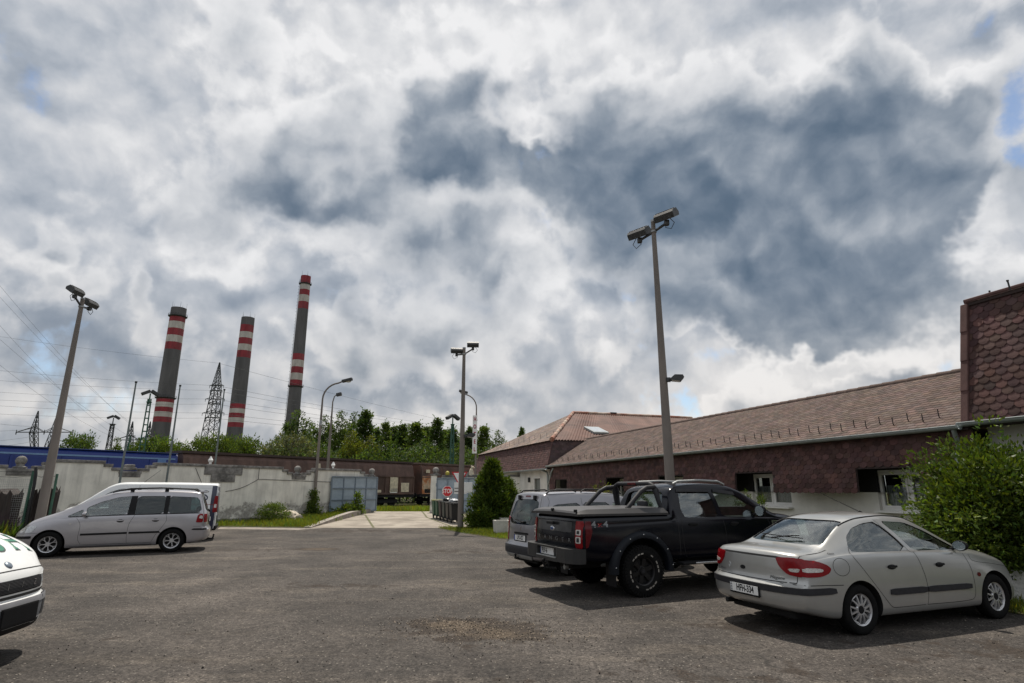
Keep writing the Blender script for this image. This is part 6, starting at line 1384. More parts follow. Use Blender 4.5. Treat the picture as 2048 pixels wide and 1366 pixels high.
    def seats(s, rows, wheel_pos=None, dash=None):
        for (x, z, ys_, w, hh) in rows:
            for y in ys_:
                mb = MB(); mb.bbox((x, y, z), (.50, w, .16), .05); mb.bbox((0, 0, 0), (.14, w * .95, hh), .05, M=Matrix.Translation((x - .28, y, z + hh * .5)) @ Matrix.Rotation(R(-14), 4, 'Y')); st_ = mb.build('seat', M_seat, s.root, smooth=40)
                mb = MB(); mb.bbox((0, 0, 0), (.10, min(.27, w * .6), .17), .045, M=Matrix.Translation((x - .40, y, z + hh + .10))); mb.build('headrest', M_seat, st_, smooth=40)
        if dash: x, z, w = dash; mb = MB(); mb.bbox((0, 0, 0), (.42, w, .22), .07, M=Matrix.Translation((x, 0, z)) @ Matrix.Rotation(R(8), 4, 'Y')); mb.build('dashboard', M_trimg, s.root, smooth=40)
        if wheel_pos:
            p = Vector(wheel_pos); mb = MB(); Mq = Matrix.Translation(p) @ Matrix.Rotation(R(-62), 4, 'Y')
            mb.tube([Mq @ Vector((.18 * math.cos(a), .18 * math.sin(a), 0)) for a in np.linspace(0, 6.2832, 25)], .014, 8); mb.cyl(Mq @ Vector((0, 0, 0)), Mq @ Vector((0, 0, -.25)), .05, .03, 10)
            for a in (0, 2.2, 4.1): mb.tube([Mq @ Vector((0, 0, 0)), Mq @ Vector((.18 * math.cos(a), .18 * math.sin(a), 0))], .014, 6)
            mb.build('steering_wheel', M_trim, s.root, smooth=50)
    def mirror(s, x, y, z, m, sz=(.11, .20, .13)):
        for sg in (-1, 1):
            mb = MB(); mb.sphere((0, 0, 0), .5, sz[0] * 1.5, sz[1], sz[2], n=18)
            for i, v in enumerate(mb.v):
                if v[0] < -.02: mb.v[i] = (-.02, v[1], v[2])
            mb.v = [(v[0] + x, v[1] + sg * (y + sz[1] * .55), v[2] + z) for v in mb.v]; o = mb.build('wing_mirror', m, s.root, smooth=45)
            g = MB(); g.lathe([(0, 0), (.001, 0)], 3); g = MB(); bm_ = bmesh.new(); bmesh.ops.create_circle(bm_, cap_ends=True, segments=18, radius=.5); g.bm(bm_, Matrix.Translation((x - .024, sg * (y + sz[1] * .55), z)) @ Matrix.Rotation(math.pi / 2, 4, 'Y') @ Matrix.Diagonal((sz[2] * .86, sz[1] * .86, 1, 1))); g.build('mirror_glass', mat('mirror', (.55, .6, .62), .05, 1.0), o)
            f = MB(); f.tube([(x, sg * (y + .04), z - .03), (x - .01, sg * (y - .04), z - sz[2] * .45)], .022, 8); f.build('mirror_foot', M_trim, o)
    def plate(s, side, a, b, txt, w=.52, h=.11, euro=True, tilt=0, m=M_plate, frame=True):
        p, n = s.proj(side, a, b); sg = -1 if side == 'B' else 1
        t = MB(); X = Vector((0, sg, 0)); Z = Vector((0, 0, 1)); N_ = Vector((sg, 0, 0)); Mx = Matrix.Translation(p + N_ * .004) @ Matrix((( X.x, Z.x, N_.x, 0), (X.y, Z.y, N_.y, 0), (X.z, Z.z, N_.z, 0), (0, 0, 0, 1))) @ Matrix.Rotation(R(tilt), 4, 'X')
        t.bbox((0, 0, 0), (w + .03, h + .035, .016), .005, M=Mx @ Matrix.Translation((0, -.004, .004))); o = t.build('number_plate', M_trim, s.root)
        t = MB(); t.box((0, 0, 0), (w, h, .004), M=Mx @ Matrix.Translation((0, .002, .015))); t.build('plate_face', m, o)
        if euro: t = MB(); t.box((0, 0, 0), (.042, h, .004), M=Mx @ Matrix.Translation((-w / 2 + .021, .002, .0155))); t.build('country_strip', M_pblue if euro is True else mat('plate_grey', (.45, .46, .47), .5), o)
        if txt:
            vs, f_ = text_mesh(txt, h * 1.02, .0, (.78, 1.05), bold=.0034); t = MB(); t.add([Mx @ (v + Vector((.022 if euro else 0, .002, .0185))) for v in vs], f_); t.build('lettering', M_ink, o)
            if euro and euro is not True:
                for (dx, dy) in ((-.012, .03), (-.012, 0), (-.012, -.03)): t = MB(); t.box((0, 0, 0), (.022, .008, .002), M=Mx @ Matrix.Translation((-w / 2 + .024, dy, .0185))); t.build('country_mark', M_ink, o)
        return o
    def handle(s, x, z, sides='LR', m=None, w=.16, h=.05, oval=True):
        for sd_ in sides:
            a = [(x + w / 2 * math.cos(t), z + h * .62 * math.sin(t)) for t in np.linspace(0, 6.283, 17)[:-1]]
            o = s.dec('door_handle', a, sd_, M_trim, .002, .004, res=.08)
            p, n = s.proj(sd_, x, z + h * .12); mb = MB(); mb.bbox(p + n * .018, (w * .92, .022, h * .55), .009); mb.build('grip', m or M_trim, o, smooth=40)
def rounded(poly, k=2, f=.22):
    for _ in range(k):
        out = []
        for i in range(len(poly)):
            a, b = poly[i], poly[(i + 1) % len(poly)]; out += [(a[0] + (b[0] - a[0]) * f, a[1] + (b[1] - a[1]) * f), (b[0] + (a[0] - b[0]) * f, b[1] + (a[1] - b[1]) * f)]
        poly = out
    return poly
def grow(poly, d):
    c = (sum(p[0] for p in poly) / len(poly), sum(p[1] for p in poly) / len(poly)); out = []
    for i in range(len(poly)):
        a, b, e = Vector(poly[i - 1]), Vector(poly[i]), Vector(poly[(i + 1) % len(poly)]); t = ((e - b).normalized() + (b - a).normalized()).normalized(); n = Vector((t.y, -t.x))
        if n.dot(b - Vector(c)) < 0: n = -n
        out.append(tuple(b + n * d))
    return out
mir = lambda P_: [(-a, b) for a, b in P_]

# ---- silver saloon, nearest on the right
c = Car('silver_saloon', 'warm silver saloon parked nearest on the right, seen from behind with a black-on-white plate', 'car', (4.03, 8.48), .3637, dict(n=96, bulge=.016, shoulder=.03, rplan=.20, rpow=3.4, fplan=.42, fpow=2.6, blend=.6,
    t=dict(zt=[(-1.035, .945), (-.95, .975), (-.75, .995), (-.52, 1.005), (-.42, 1.02), (-.1, 1.185), (.2, 1.33), (.5, 1.395), (.95, 1.42), (1.3, 1.395), (1.55, 1.30), (1.9, 1.11), (2.15, .985), (2.35, .945), (2.7, .885), (3.0, .815), (3.25, .72), (3.40, .58)],
           ze=[(-1.035, .90), (-.9, .935), (-.5, .962), (-.42, .985), (-.1, 1.13), (.2, 1.255), (.5, 1.315), (.95, 1.338), (1.3, 1.315), (1.55, 1.235), (1.9, 1.07), (2.15, .95), (2.35, .905), (2.7, .84), (3.0, .765), (3.25, .67), (3.40, .53)],
           ye=[(-1.035, .68), (-.9, .70), (-.5, .69), (-.42, .67), (-.1, .61), (.2, .575), (.95, .56), (1.3, .575), (1.55, .60), (1.9, .645), (2.15, .675), (2.6, .68), (3.0, .63), (3.4, .52)],
           zb=[(-1.035, .80), (-.6, .885), (0, .925), (1, .915), (2.15, .875), (2.6, .80), (3.0, .71), (3.4, .48)], yb=[(-1.035, .77), (-.5, .795), (0, .81), (1, .815), (2.15, .80), (2.6, .79), (3.0, .755), (3.4, .68)],
           ym=[(-1.035, .805), (-.6, .838), (0, .849), (2, .849), (2.6, .846), (3.0, .825), (3.4, .76)], zl=[(-1.035, .30), (-.7, .25), (-.35, .20), (.4, .185), (2.2, .185), (2.9, .20), (3.4, .22)]),
    rear=[(0, .12), (.25, .10), (.33, .03), (.45, 0), (.585, .0), (.62, .055), (.66, .065), (.80, .075), (.90, .085), (.98, .10), (1.5, .3)], front=[(0, .12), (.25, .05), (.40, 0), (.52, .0), (.60, .05), (.72, .12), (1.0, .3)]))
RW = rounded([(.02, .955), (.00, 1.03), (.09, 1.14), (.26, 1.235), (.48, 1.29), (.735, 1.312), (1.03, .945)], 1, .15); FW = rounded([(1.115, .94), (.835, 1.315), (1.26, 1.292), (1.58, 1.175), (1.99, .955), (1.97, .93)], 1, .10)
BW = [(-.62, 1.035), (-.55, 1.18), (-.49, 1.325), (.49, 1.325), (.55, 1.18), (.62, 1.035)]; WS = [(-.66, 1.03), (-.53, 1.345), (.53, 1.345), (.66, 1.03)]
c.body(M_silver, [(0, .29, .345, .30), (2.58, .29, .345, .30)], (-.38, 2.12, .055, .045, .33), [('S', RW, .35, 1.4), ('S', RW, -1.4, -.35), ('S', FW, .35, 1.4), ('S', FW, -1.4, -.35), ('X', rounded(BW, 2, .12), -1.4, .55), ('X', rounded(WS, 2, .12), 1.2, 3.0)])
for sd_ in 'LR':
    c.dec('side_window', grow(RW, .010), sd_, M_cglass, -.010, .005); c.dec('side_window', grow(FW, .010), sd_, M_cglass, -.010, .005)
    c.seam([(.0, 1.02), (-.03, .93), (.08, .78), (.27, .55), (.45, .35), (.52, .295), (.62, .285), (1.12, .285)], sd_); c.seam([(1.08, .93), (1.13, .82), (1.185, .6), (1.19, .42), (1.16, .285)], sd_); c.seam([(1.16, .285), (1.95, .285), (2.10, .33), (2.125, .55), (2.11, .72), (2.04, .9)], sd_)
    c.dec('rub_strip', rounded([(.50, .435), (.505, .51), (1.17, .508), (1.17, .432)], 1, .12), sd_, M_trimg, .016, .018); c.dec('rub_strip', rounded([(1.19, .432), (1.19, .508), (2.05, .50), (2.05, .43)], 1, .12), sd_, M_trimg, .016, .018)
    c.dec('bumper_strip', rounded([(-.98, .50), (-.98, .575), (-.42, .575), (-.40, .50)], 1, .15), sd_, M_trimg, .012, .014); c.dec('bumper_strip', rounded([(3.02, .47), (3.02, .55), (3.28, .53), (3.28, .45)], 1, .15), sd_, M_trimg, .012, .014)
    c.seam([(-.95, .61), (-.6, .605), (-.28, .595)], sd_, .009); c.seam([(-.1, .76), (.8, .755), (2.1, .74), (3.0, .64)], sd_, .004, M_silver, 'body_crease', .002)
    c.seam([(2.16, .86), (2.2, .78), (2.62, .72), (3.02, .66)], sd_, .005)
    c.dec('side_repeater', [(2.25 + .035 * math.cos(t), .60 + .028 * math.sin(t)) for t in np.linspace(0, 6.28, 11)[:-1]], sd_, M_lredd, .008, .010)
    c.dec('window_surround', [(.735, 1.335), (.82, 1.338), (1.115, .93), (1.035, .93)], sd_, M_silver, .004, .012)
c.seam([(-.26 + .13 * math.cos(t), .80 + .10 * math.sin(t)) for t in np.linspace(0, 6.4, 14)], 'R', .006)
c.handle(.62 - .02, .765, m=M_trim); c.handle(1.50, .755, m=M_trim)
c.dec('rear_window', rounded(grow(BW, .02), 2, .12), 'B', M_cglass, -.008, .005); c.dec('windscreen', rounded(grow(WS, .02), 2, .12), 'F', M_cglass, -.008, .005)
TLp = [(.45, .905), (.50, .80), (.60, .715), (.74, .695), (.765, .72), (.765, .86), (.74, .90), (.66, .912)]
for P_, sd_ in ((TLp, 'B'), (mir(TLp), 'B')): c.dec('tail_light', rounded(P_, 1, .15), 'B', M_lred, .010, .014, res=.03)
for sg in (-1, 1):
    sd_ = 'L' if sg > 0 else 'R'
    t = c.dec('tail_light', rounded([(-.88, .70), (-.88, .895), (-.66, .885), (-.50, .84), (-.43, .79), (-.48, .735), (-.62, .70)], 2, .2), sd_, M_lred, .011, .014, res=.03)
    c.dec('reversing_lens', rounded([(-.82, .752), (-.82, .802), (-.62, .796), (-.56, .780), (-.58, .757), (-.64, .752)], 1, .2), sd_, M_lclear, .014, .006, t, res=.03)
    P_ = [(.60, .785), (.63, .752), (.72, .748), (.735, .795)]; c.dec('reversing_lens', rounded(P_ if sg > 0 else mir(P_), 1, .2), 'B', M_lclear, .014, .006, t, res=.03)
    c.seam([(sg * .70, .99), (sg * .705, .90), (sg * .70, .67), (sg * .695, .625)], 'B', .008)
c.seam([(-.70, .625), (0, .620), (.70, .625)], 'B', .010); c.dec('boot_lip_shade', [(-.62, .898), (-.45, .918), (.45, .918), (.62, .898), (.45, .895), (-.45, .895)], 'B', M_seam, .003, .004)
c.dec('bumper_strip', rounded([(-.80, .50), (-.80, .575), (.80, .575), (.80, .50)], 1, .06), 'B', M_trimg, .012, .014)
c.plate('B', .02, .475, 'HFH-334', euro='old', w=.50, h=.105)
mb = MB(); p, n = c.proj('B', .36, .735); mb.lathe([(0, 0), (.03, .006), (.036, 0)], 4, Matrix.Translation(p + Vector((-.002, 0, 0))) @ Matrix.Rotation(-math.pi / 2, 4, 'Y') @ Matrix.Diagonal((1.3, .9, 1, 1))); mb.build('emblem', M_steel2, c.root)
c.dec('boot_lock', [(.10 + .045 * math.cos(t), .73 + .026 * math.sin(t)) for t in np.linspace(0, 6.28, 15)[:-1]], 'B', M_trim, .006, .009)
c.text('Mégane', 'B', -.46, .665, .052, M_trimg, (1.25, 1), .004, shear=.25); c.text('RENAULT', 'B', .52, .672, .030, M_trimg, (1.15, 1), .004)
c.text('Classic', 'R', -.33, .95, .028, M_trimg, (1.3, 1), .004, shear=.2)
mb = MB(); p, n = c.proj('B', .18, 1.05); q_, n2 = c.proj('B', -.22, 1.105); r_, n3 = c.proj('B', -.02, 1.085); mb.tube([p + n * .03, r_ + n3 * .03, q_ + n2 * .03], [.012, .009, .006], 6); mb.tube([c.proj('B', .48, 1.10)[0] + n * .018, r_ + n3 * .022, c.proj('B', -.30, 1.085)[0] + n2 * .018], .006, 5); mb.build('rear_wiper', M_trim, c.root)
mb = MB(); p = c.proj('T', 1.22, -.0)[0]; mb.tube([p, p + Vector((-.75, 0, .28))], [.006, .003], 6); mb.cyl(p + Vector((.02, 0, -.01)), p + Vector((-.02, 0, .015)), .02, .012, 8); mb.build('aerial', M_trim, c.root)
for sg in (-1, 1):
    mb = MB(); pts = [c.proj('T', x, sg * (c.F['ye'](x) - .055)) for x in np.linspace(.12, 1.55, 16)]; mb.tube([p + n * .003 for p, n in pts], .009, 6); mb.build('roof_strip', M_trim, c.root)
    c.dec('headlamp', rounded([(sg * .40, .60), (sg * .42, .70), (sg * .66, .72), (sg * .76, .66), (sg * .70, .58)], 1, .2), 'F', M_lamp, .006, .01)
c.dec('grille', rounded([(-.34, .62), (-.32, .67), (.32, .67), (.34, .62)], 1, .15), 'F', M_trim, .004, .008); c.plate('F', 0, .42, 'HFH-334')
c.seats([(1.35, .42, (-.34, .34), .48, .56), (.40, .42, (0,), 1.20, .52)], (1.72, .34, .80), (2.0, .80, 1.25)); c.mirror(1.93, .76, .985, M_trim, (.11, .20, .135))
for x in (0, 2.58):
    for sg in (-1, 1): c.wheel(x, sg * .74, .292, .18, .185, M_alloy, 'cap')
mb = MB(); mb.tube([(-.98, .45, .27), (-.7, .45, .26), (-.4, .4, .25)], .03, 8); mb.bbox((.8, 0, .24), (3.2, 1.1, .12), .04); mb.build('exhaust', M_under, c.root)
# ---- black double-cab pickup
c = Car('black_pickup', 'black lifted double-cab pickup with a bed cover and roll bar, parked between silver cars', 'pickup truck', (1.83, 11.14), .41, dict(n=110, bulge=.012, shoulder=.03, rplan=.08, rpow=6, fplan=.40, fpow=2.6, blend=.5,
    t=dict(zt=[(-1.2, 1.27), (-1.12, 1.30), (.58, 1.305), (.68, 1.32), (.76, 1.62), (.86, 1.76), (1.1, 1.83), (1.6, 1.86), (2.1, 1.845), (2.45, 1.755), (2.75, 1.595), (3.1, 1.37), (3.25, 1.31), (3.6, 1.27), (3.9, 1.19), (4.06, 1.04), (4.12, .82)],
           ze=[(-1.2, 1.25), (-1.12, 1.28), (.58, 1.285), (.68, 1.295), (.76, 1.58), (.86, 1.71), (1.1, 1.775), (1.6, 1.80), (2.1, 1.785), (2.45, 1.70), (2.75, 1.54), (3.1, 1.32), (3.25, 1.265), (3.6, 1.22), (3.9, 1.13), (4.06, .98), (4.12, .78)],
           ye=[(-1.2, .85), (.58, .865), (.68, .85), (.78, .695), (1.1, .66), (2.1, .655), (2.45, .68), (2.75, .73), (3.1, .785), (3.6, .79), (4.0, .72), (4.12, .60)],
           zb=[(-1.2, 1.13), (.6, 1.19), (.8, 1.20), (3.1, 1.19), (3.6, 1.10), (4.0, .95), (4.12, .66)], yb=[(-1.2, .90), (.6, .905), (.8, .89), (3.0, .89), (3.6, .875), (4.0, .81), (4.12, .70)],
           ym=[(-1.2, .905), (0, .92), (3.4, .92), (3.8, .89), (4.12, .78)], zl=[(-1.2, .60), (-.6, .56), (.6, .54), (3.3, .54), (4.12, .52)]),
    rear=[(0, .05), (.7, .03), (.9, .0), (1.3, .03), (1.9, .0)], front=[(0, .1), (.5, .02), (.75, 0), (1.0, .05), (1.3, .2)]))
RW = rounded([(1.00, 1.245), (.94, 1.40), (1.0, 1.66), (1.06, 1.70), (1.71, 1.705), (1.77, 1.24)], 1, .10); FW = rounded([(1.86, 1.24), (1.80, 1.705), (2.12, 1.695), (2.36, 1.61), (2.90, 1.28), (2.88, 1.235)], 1, .10)
BW = [(-.60, 1.37), (-.52, 1.70), (.52, 1.70), (.60, 1.37)]; WS = [(-.72, 1.40), (-.60, 1.78), (.60, 1.78), (.72, 1.40)]
c.body(M_blackp, [(0, .44, .50, .34), (3.22, .44, .50, .34)], (.84, 3.10, .06, .05, .70), [('S', RW, .35, 1.4), ('S', RW, -1.4, -.35), ('S', FW, .35, 1.4), ('S', FW, -1.4, -.35), ('X', rounded(BW, 2, .12), .3, 1.5), ('X', rounded(WS, 2, .12), 2.0, 3.6)])
for sd_ in 'LR':
    sg = 1 if sd_ == 'L' else -1
    c.dec('side_window', grow(RW, .010), sd_, M_cglass, -.010, .005); c.dec('side_window', grow(FW, .010), sd_, M_cglass, -.010, .005)
    c.seam([(.80, 1.28), (.80, .95), (.82, .56)], sd_, .012); c.seam([(1.83, 1.22), (1.86, 1.0), (1.85, .58)], sd_); c.seam([(2.92, 1.2), (2.98, 1.0), (2.95, .6)], sd_); c.seam([(.90, 1.24), (.88, 1.0), (.95, .60), (1.2, .585), (2.9, .585)], sd_)
    c.seam([(.85, 1.19), (1.8, 1.205), (2.9, 1.20)], sd_, .010, M_trimg, 'waist_line')
    for (a, b) in ((.96, 1.70), (1.80, 2.30)): c.dec('rain_deflector', [(a, 1.68), (a + .02, 1.735), (b, 1.735 - (.06 if b > 2 else 0)), (b, 1.675 - (.06 if b > 2 else 0))], sd_, M_trimg, .022, .02)
    c.handle(1.13, 1.12, sd_, M_trim, .19, .06); c.handle(2.08, 1.12, sd_, M_trim, .19, .06)
    c.dec('fender_vent', [(3.02, 1.05), (3.02, 1.16), (3.24, 1.15), (3.28, 1.10), (3.24, 1.05)], sd_, M_chrome, .006, .008); c.dec('fender_vent', [(3.05, 1.075), (3.05, 1.135), (3.21, 1.13), (3.21, 1.075)], sd_, M_trim, .012, .008)
    # bolted flares
    for wx in (0, 3.22):
        mb = MB(); pf = [(.50, -.06), (.50, .05), (.515, .075), (.56, .085), (.605, .06), (.635, .0), (.64, -.05)]
        an = np.linspace(R(-6), R(186), 40); vs = []
        for a in an:
            for rr_, dy in pf: vs.append((wx + rr_ * math.cos(a), sg * (.905 + dy), .44 + rr_ * math.sin(a) * .96))
        k = len(pf); mb.add(vs, [(i * k + j, i * k + j + 1, (i + 1) * k + j + 1, (i + 1) * k + j) for i in range(len(an) - 1) for j in range(k - 1)] + [list(range(k)), list(range((len(an) - 1) * k, len(an) * k))])
        fl = mb.build('fender_flare', mat('flare_plastic', (.007, .009, .013), .5, var=.1, spec=.2), c.root, smooth=45)
        mb = MB()
        for a in np.linspace(R(5), R(175), 7): mb.sphere((wx + .575 * math.cos(a), sg * .990, .44 + .575 * math.sin(a) * .96), .011, 1, .6, 1, n=8)
        mb.build('bolt', M_chrome, fl)
    mb = MB(); mb.bbox((1.72, sg * .97, .50), (1.95, .17, .05), .02); mb.tube([(1.0, sg * .5, .52), (1.0, sg * .95, .5)], .025, 6); mb.tube([(2.4, sg * .5, .52), (2.4, sg * .95, .5)], .025, 6); st_ = mb.build('side_step', M_trim, c.root, smooth=40)
    mb = MB(); mb.bbox((1.80, sg * 1.058, .498), (1.6, .02, .035), .008); mb.build('chrome_strip', M_chrome, st_)
    mb = MB(); mb.tube([(.98, sg * .60, 1.83), (1.10, sg * .595, 1.875), (1.6, sg * .59, 1.895), (2.05, sg * .59, 1.88), (2.2, sg * .60, 1.82)], [.018, .022, .022, .022, .018], 8); mb.build('roof_rail', M_steel2, c.root, smooth=50)
    mb = MB(); mb.tube([(.53, sg * .65, 1.775), (.34, sg * .665, 1.76), (.20, sg * .68, 1.69), (-.12, sg * .70, 1.40)], .040, 10); mb.tube([(.53, sg * .62, 1.80), (.60, sg * .64, 1.72), (.62, sg * .66, 1.40)], .028, 10); mb.build('roll_bar', M_trimg, c.root, smooth=60)
    # tail lamp: wraps the corner
    P_ = [(.73, .80), (.735, 1.22), (.882, 1.22), (.882, .80)]; P_ = P_ if sg > 0 else mir(P_)
    tl = c.dec('tail_light', rounded(P_, 1, .08), 'B', M_lred, .014, .02, res=.04)
    c.dec('tail_light_side', rounded([(-1.085, .80), (-1.085, 1.22), (-.97, 1.22), (-.96, 1.05), (-1.04, .82)], 1, .08), sd_, M_lredd, .012, .014, tl, res=.04)
    for za, zb_, m_ in ((1.00, 1.085, M_lclear), (.875, .975, M_lclear)):
        q_ = [(.75, za), (.75, zb_), (.86, zb_), (.86, za)]; q_ = q_ if sg > 0 else mir(q_); c.dec('lens', rounded(q_, 1, .12), 'B', m_, .019, .006, tl)
        q_ = [(.775, za + .018), (.775, zb_ - .018), (.83, zb_ - .018), (.83, za + .018)]; q_ = q_ if sg > 0 else mir(q_); c.dec('lens_core', q_, 'B', M_trimg, .022, .004, tl)
    c.seam([(sg * .725, .78), (sg * .725, 1.27)], 'B', .010)
c.dec('rear_window', rounded(grow(BW, .02), 2, .12), 'B', M_cglass, -.02, .005) if False else None
mb = MB(); mb.box((0, 0, 0), (.006, 1.16, .34), M=Matrix.Translation((.795, 0, 1.535)) @ Matrix.Rotation(R(14), 4, 'Y')); mb.build('rear_window', M_cglass, c.root)
c.dec('windscreen', rounded(grow(WS, .02), 2, .12), 'F', M_cglass, -.008, .005)
mb = MB(); mb.tube([(.61, -.70, 1.40), (.53, -.66, 1.70), (.53, -.60, 1.80), (.53, -.50, 1.835), (.53, .50, 1.835), (.53, .60, 1.80), (.53, .66, 1.70), (.61, .70, 1.40)], .040, 12); rb_ = mb.build('roll_bar', M_trimg, c.root, smooth=60)
mb = MB(); mb.bbox((.497, 0, 1.835), (.03, .26, .045), .008); mb.build('brake_light', M_lredd, rb_)
# bed cover
mb = MB(); Y_ = .885; secs = [(-1.205, 1.30, 1.345, .80), (-1.17, 1.30, 1.375, .81), (-1.0, 1.30, 1.41, .80), (.30, 1.30, 1.425, .80), (.58, 1.30, 1.42, .80), (.62, 1.30, 1.39, .80)]
vs = []
for x, z0, z1, yi in secs: vs += [(x, -Y_, z0), (x, -Y_, z0 + .035), (x, -yi, z1 - .006), (x, -yi + .12, z1), (x, 0, z1 + .012), (x, yi - .12, z1), (x, yi, z1 - .006), (x, Y_, z0 + .035), (x, Y_, z0)]
k = 9; mb.add(vs, [(i * k + j, i * k + j + 1, (i + 1) * k + j + 1, (i + 1) * k + j) for i in range(5) for j in range(8)] + [list(range(k)), list(range(5 * k, 6 * k))])
cv = mb.build('bed_cover', mat('bed_cover_black', (.036, .034, .034), .4, var=.1, spec=.35), c.root, smooth=24)
for y in (.02, -.80): mb = MB(); mb.bbox((-1.20, y, 1.385), (.05, .05, .05), .012); mb.build('cover_latch', M_trim, cv)
# tailgate
c.seam([(-.70, .79), (.70, .79)], 'B', .012); c.seam([(-.70, 1.285), (.70, 1.285)], 'B', .012)
c.dec('tailgate_panel', rounded([(-.62, 1.03), (-.62, 1.20), (.62, 1.20), (.62, 1.03)], 1, .06), 'B', mat('tailgate_recess', (.010, .010, .011), .3, coat=.4), .003, .006)
mb = MB(); mb.bbox((-1.235, .05, 1.165), (.03, .26, .05), .012); mb.build('tailgate_handle', M_trim, c.root)
p, n = c.proj('B', .06, 1.065); mb = MB(); mb.sphere(tuple(p), 1, .018, .085, .045, n=20); e_ = mb.build('emblem', M_chrome, c.root, smooth=60); mb = MB(); mb.sphere(tuple(p + Vector((-.006, 0, 0))), 1, .0165, .068, .032, n=20); mb.build('emblem_field', mat('emblem_blue', (.03, .06, .16), .3), e_, smooth=60)
for i, ch_ in enumerate('RANGER'): c.text(ch_, 'B', .545 - i * .222, .905, .115, mat('badge_silver', (.16, .16, .16), .4, .3), (1.25, .8), .006, 'letter')
for ch_, dx, m_ in (('4', -.115, 0), ('x', 0, 1), ('4', .115, 0)): c.text(ch_, 'R', -.80 + dx, 1.165, .155 if ch_ == '4' else .13, M_lred if m_ else mat('badge_grey', (.20, .21, .22), .5), (1.15, .85), .004, 'letter', bold=.004)
# rear bumper
def bump_prism(mb, pl, z0, z1): mb.prism(pl, z0, z1)
mb = MB()
for sg in (-1, 1): pl = [(-1.10, sg * .93), (-1.10, sg * .36), (-1.345, sg * .36), (-1.365, sg * .42), (-1.365, sg * .70), (-1.30, sg * .86), (-1.20, sg * .93)]; mb.prism(pl, .565, .79)
mb.prism([(-1.10, .40), (-1.10, -.40), (-1.27, -.40), (-1.27, .40)], .60, .785); mb.prism([(-1.10, .40), (-1.10, -.40), (-1.36, -.40), (-1.36, .40)], .555, .615); mb.prism([(-1.10, .40), (-1.10, -.40), (-1.35, -.40), (-1.35, .40)], .765, .79)
bp_ = mb.build('rear_bumper', mat('step_bumper', (.022, .022, .022), .5, .1, var=.1), c.root)
mb = MB(); mb.bbox((-1.345, 0, .62), (.045, .72, .02), .006); mb.build('step_pad', M_steel2, bp_)
pm_ = Matrix.Translation((-1.275, .12, .69)); t = MB(); t.box((0, 0, 0), (.012, .53, .115), M=pm_); o = t.build('number_plate', M_plate, c.root); t = MB(); t.box((-.0085, .245, 0), (.004, .04, .112), M=pm_ @ Matrix.Translation((-.0, 0, 0))); t.v = [tuple(Vector(v)) for v in t.v]; t.build('country_strip', M_pblue, o) if False else None
t = MB(); t.box((0, 0, 0), (.004, .042, .112), M=pm_ @ Matrix.Translation((-.0075, .243, 0))); t.build('country_strip', M_pblue, o)
vs, f_ = text_mesh('PLP-6', .11, 0, (.80, 1.05), bold=.002); t = MB(); t.add([pm_ @ Vector((-.0105, .02 - v.x + .05, v.y)) for v in vs], f_); t.build('lettering', M_ink, o)
mb = MB(); mb.box((-1.15, .05, .47), (.3, .12, .08)); mb.tube([(-1.22, .05, .46), (-1.36, .05, .45), (-1.38, .05, .52)], .025, 8); mb.sphere((-1.38, .05, .545), .03, n=10); mb.box((-1.0, .05, .5), (.12, .9, .1)); mb.build('tow_bar', M_trim, c.root)
mb = MB(); mb.tube([(-1.16, -.30, .46), (-.8, -.3, .47), (-.3, -.4, .47)], .040, 10); mb.build('exhaust', M_steel2, c.root, smooth=50)
mb = MB(); mb.bbox((1.2, 0, .50), (4.6, .8, .14), .04); mb.cyl((0, -.7, .42), (0, .7, .42), .07); mb.sphere((0, 0, .42), .14, n=12); mb.cyl((3.22, -.7, .42), (3.22, .7, .42), .05); mb.build('chassis', M_under, c.root)
for sg in (-1, 1): mb = MB(); mb.box((-.56, sg * .80, .36), (.02, .28, .34)); mb.build('mud_flap', M_trim, c.root)
c.dec('grille', rounded([(-.52, .86), (-.50, 1.08), (.50, 1.08), (.52, .86)], 1, .1), 'F', M_trim, .006, .01); c.dec('front_bumper', [(-.75, .56), (-.75, .76), (.75, .76), (.75, .56)], 'F', M_trimg, .02, .03)
for sg in (-1, 1): P_ = [(.55, .90), (.55, 1.08), (.80, 1.05), (.76, .93)]; c.dec('headlamp', P_ if sg > 0 else mir(P_), 'F', M_lamp, .008, .012)
c.seats([(1.95, .88, (-.36, .36), .50, .52), (1.12, .88, (0,), 1.3, .46)], (2.42, .36, 1.22), (2.72, 1.10, 1.3)); c.mirror(2.66, .86, 1.34, M_blackp, (.13, .24, .22))
for x in (0, 3.22):
    for sg in (-1, 1): c.wheel(x, sg * .83, .405, .27, .225, M_blackrim, 'offroad')

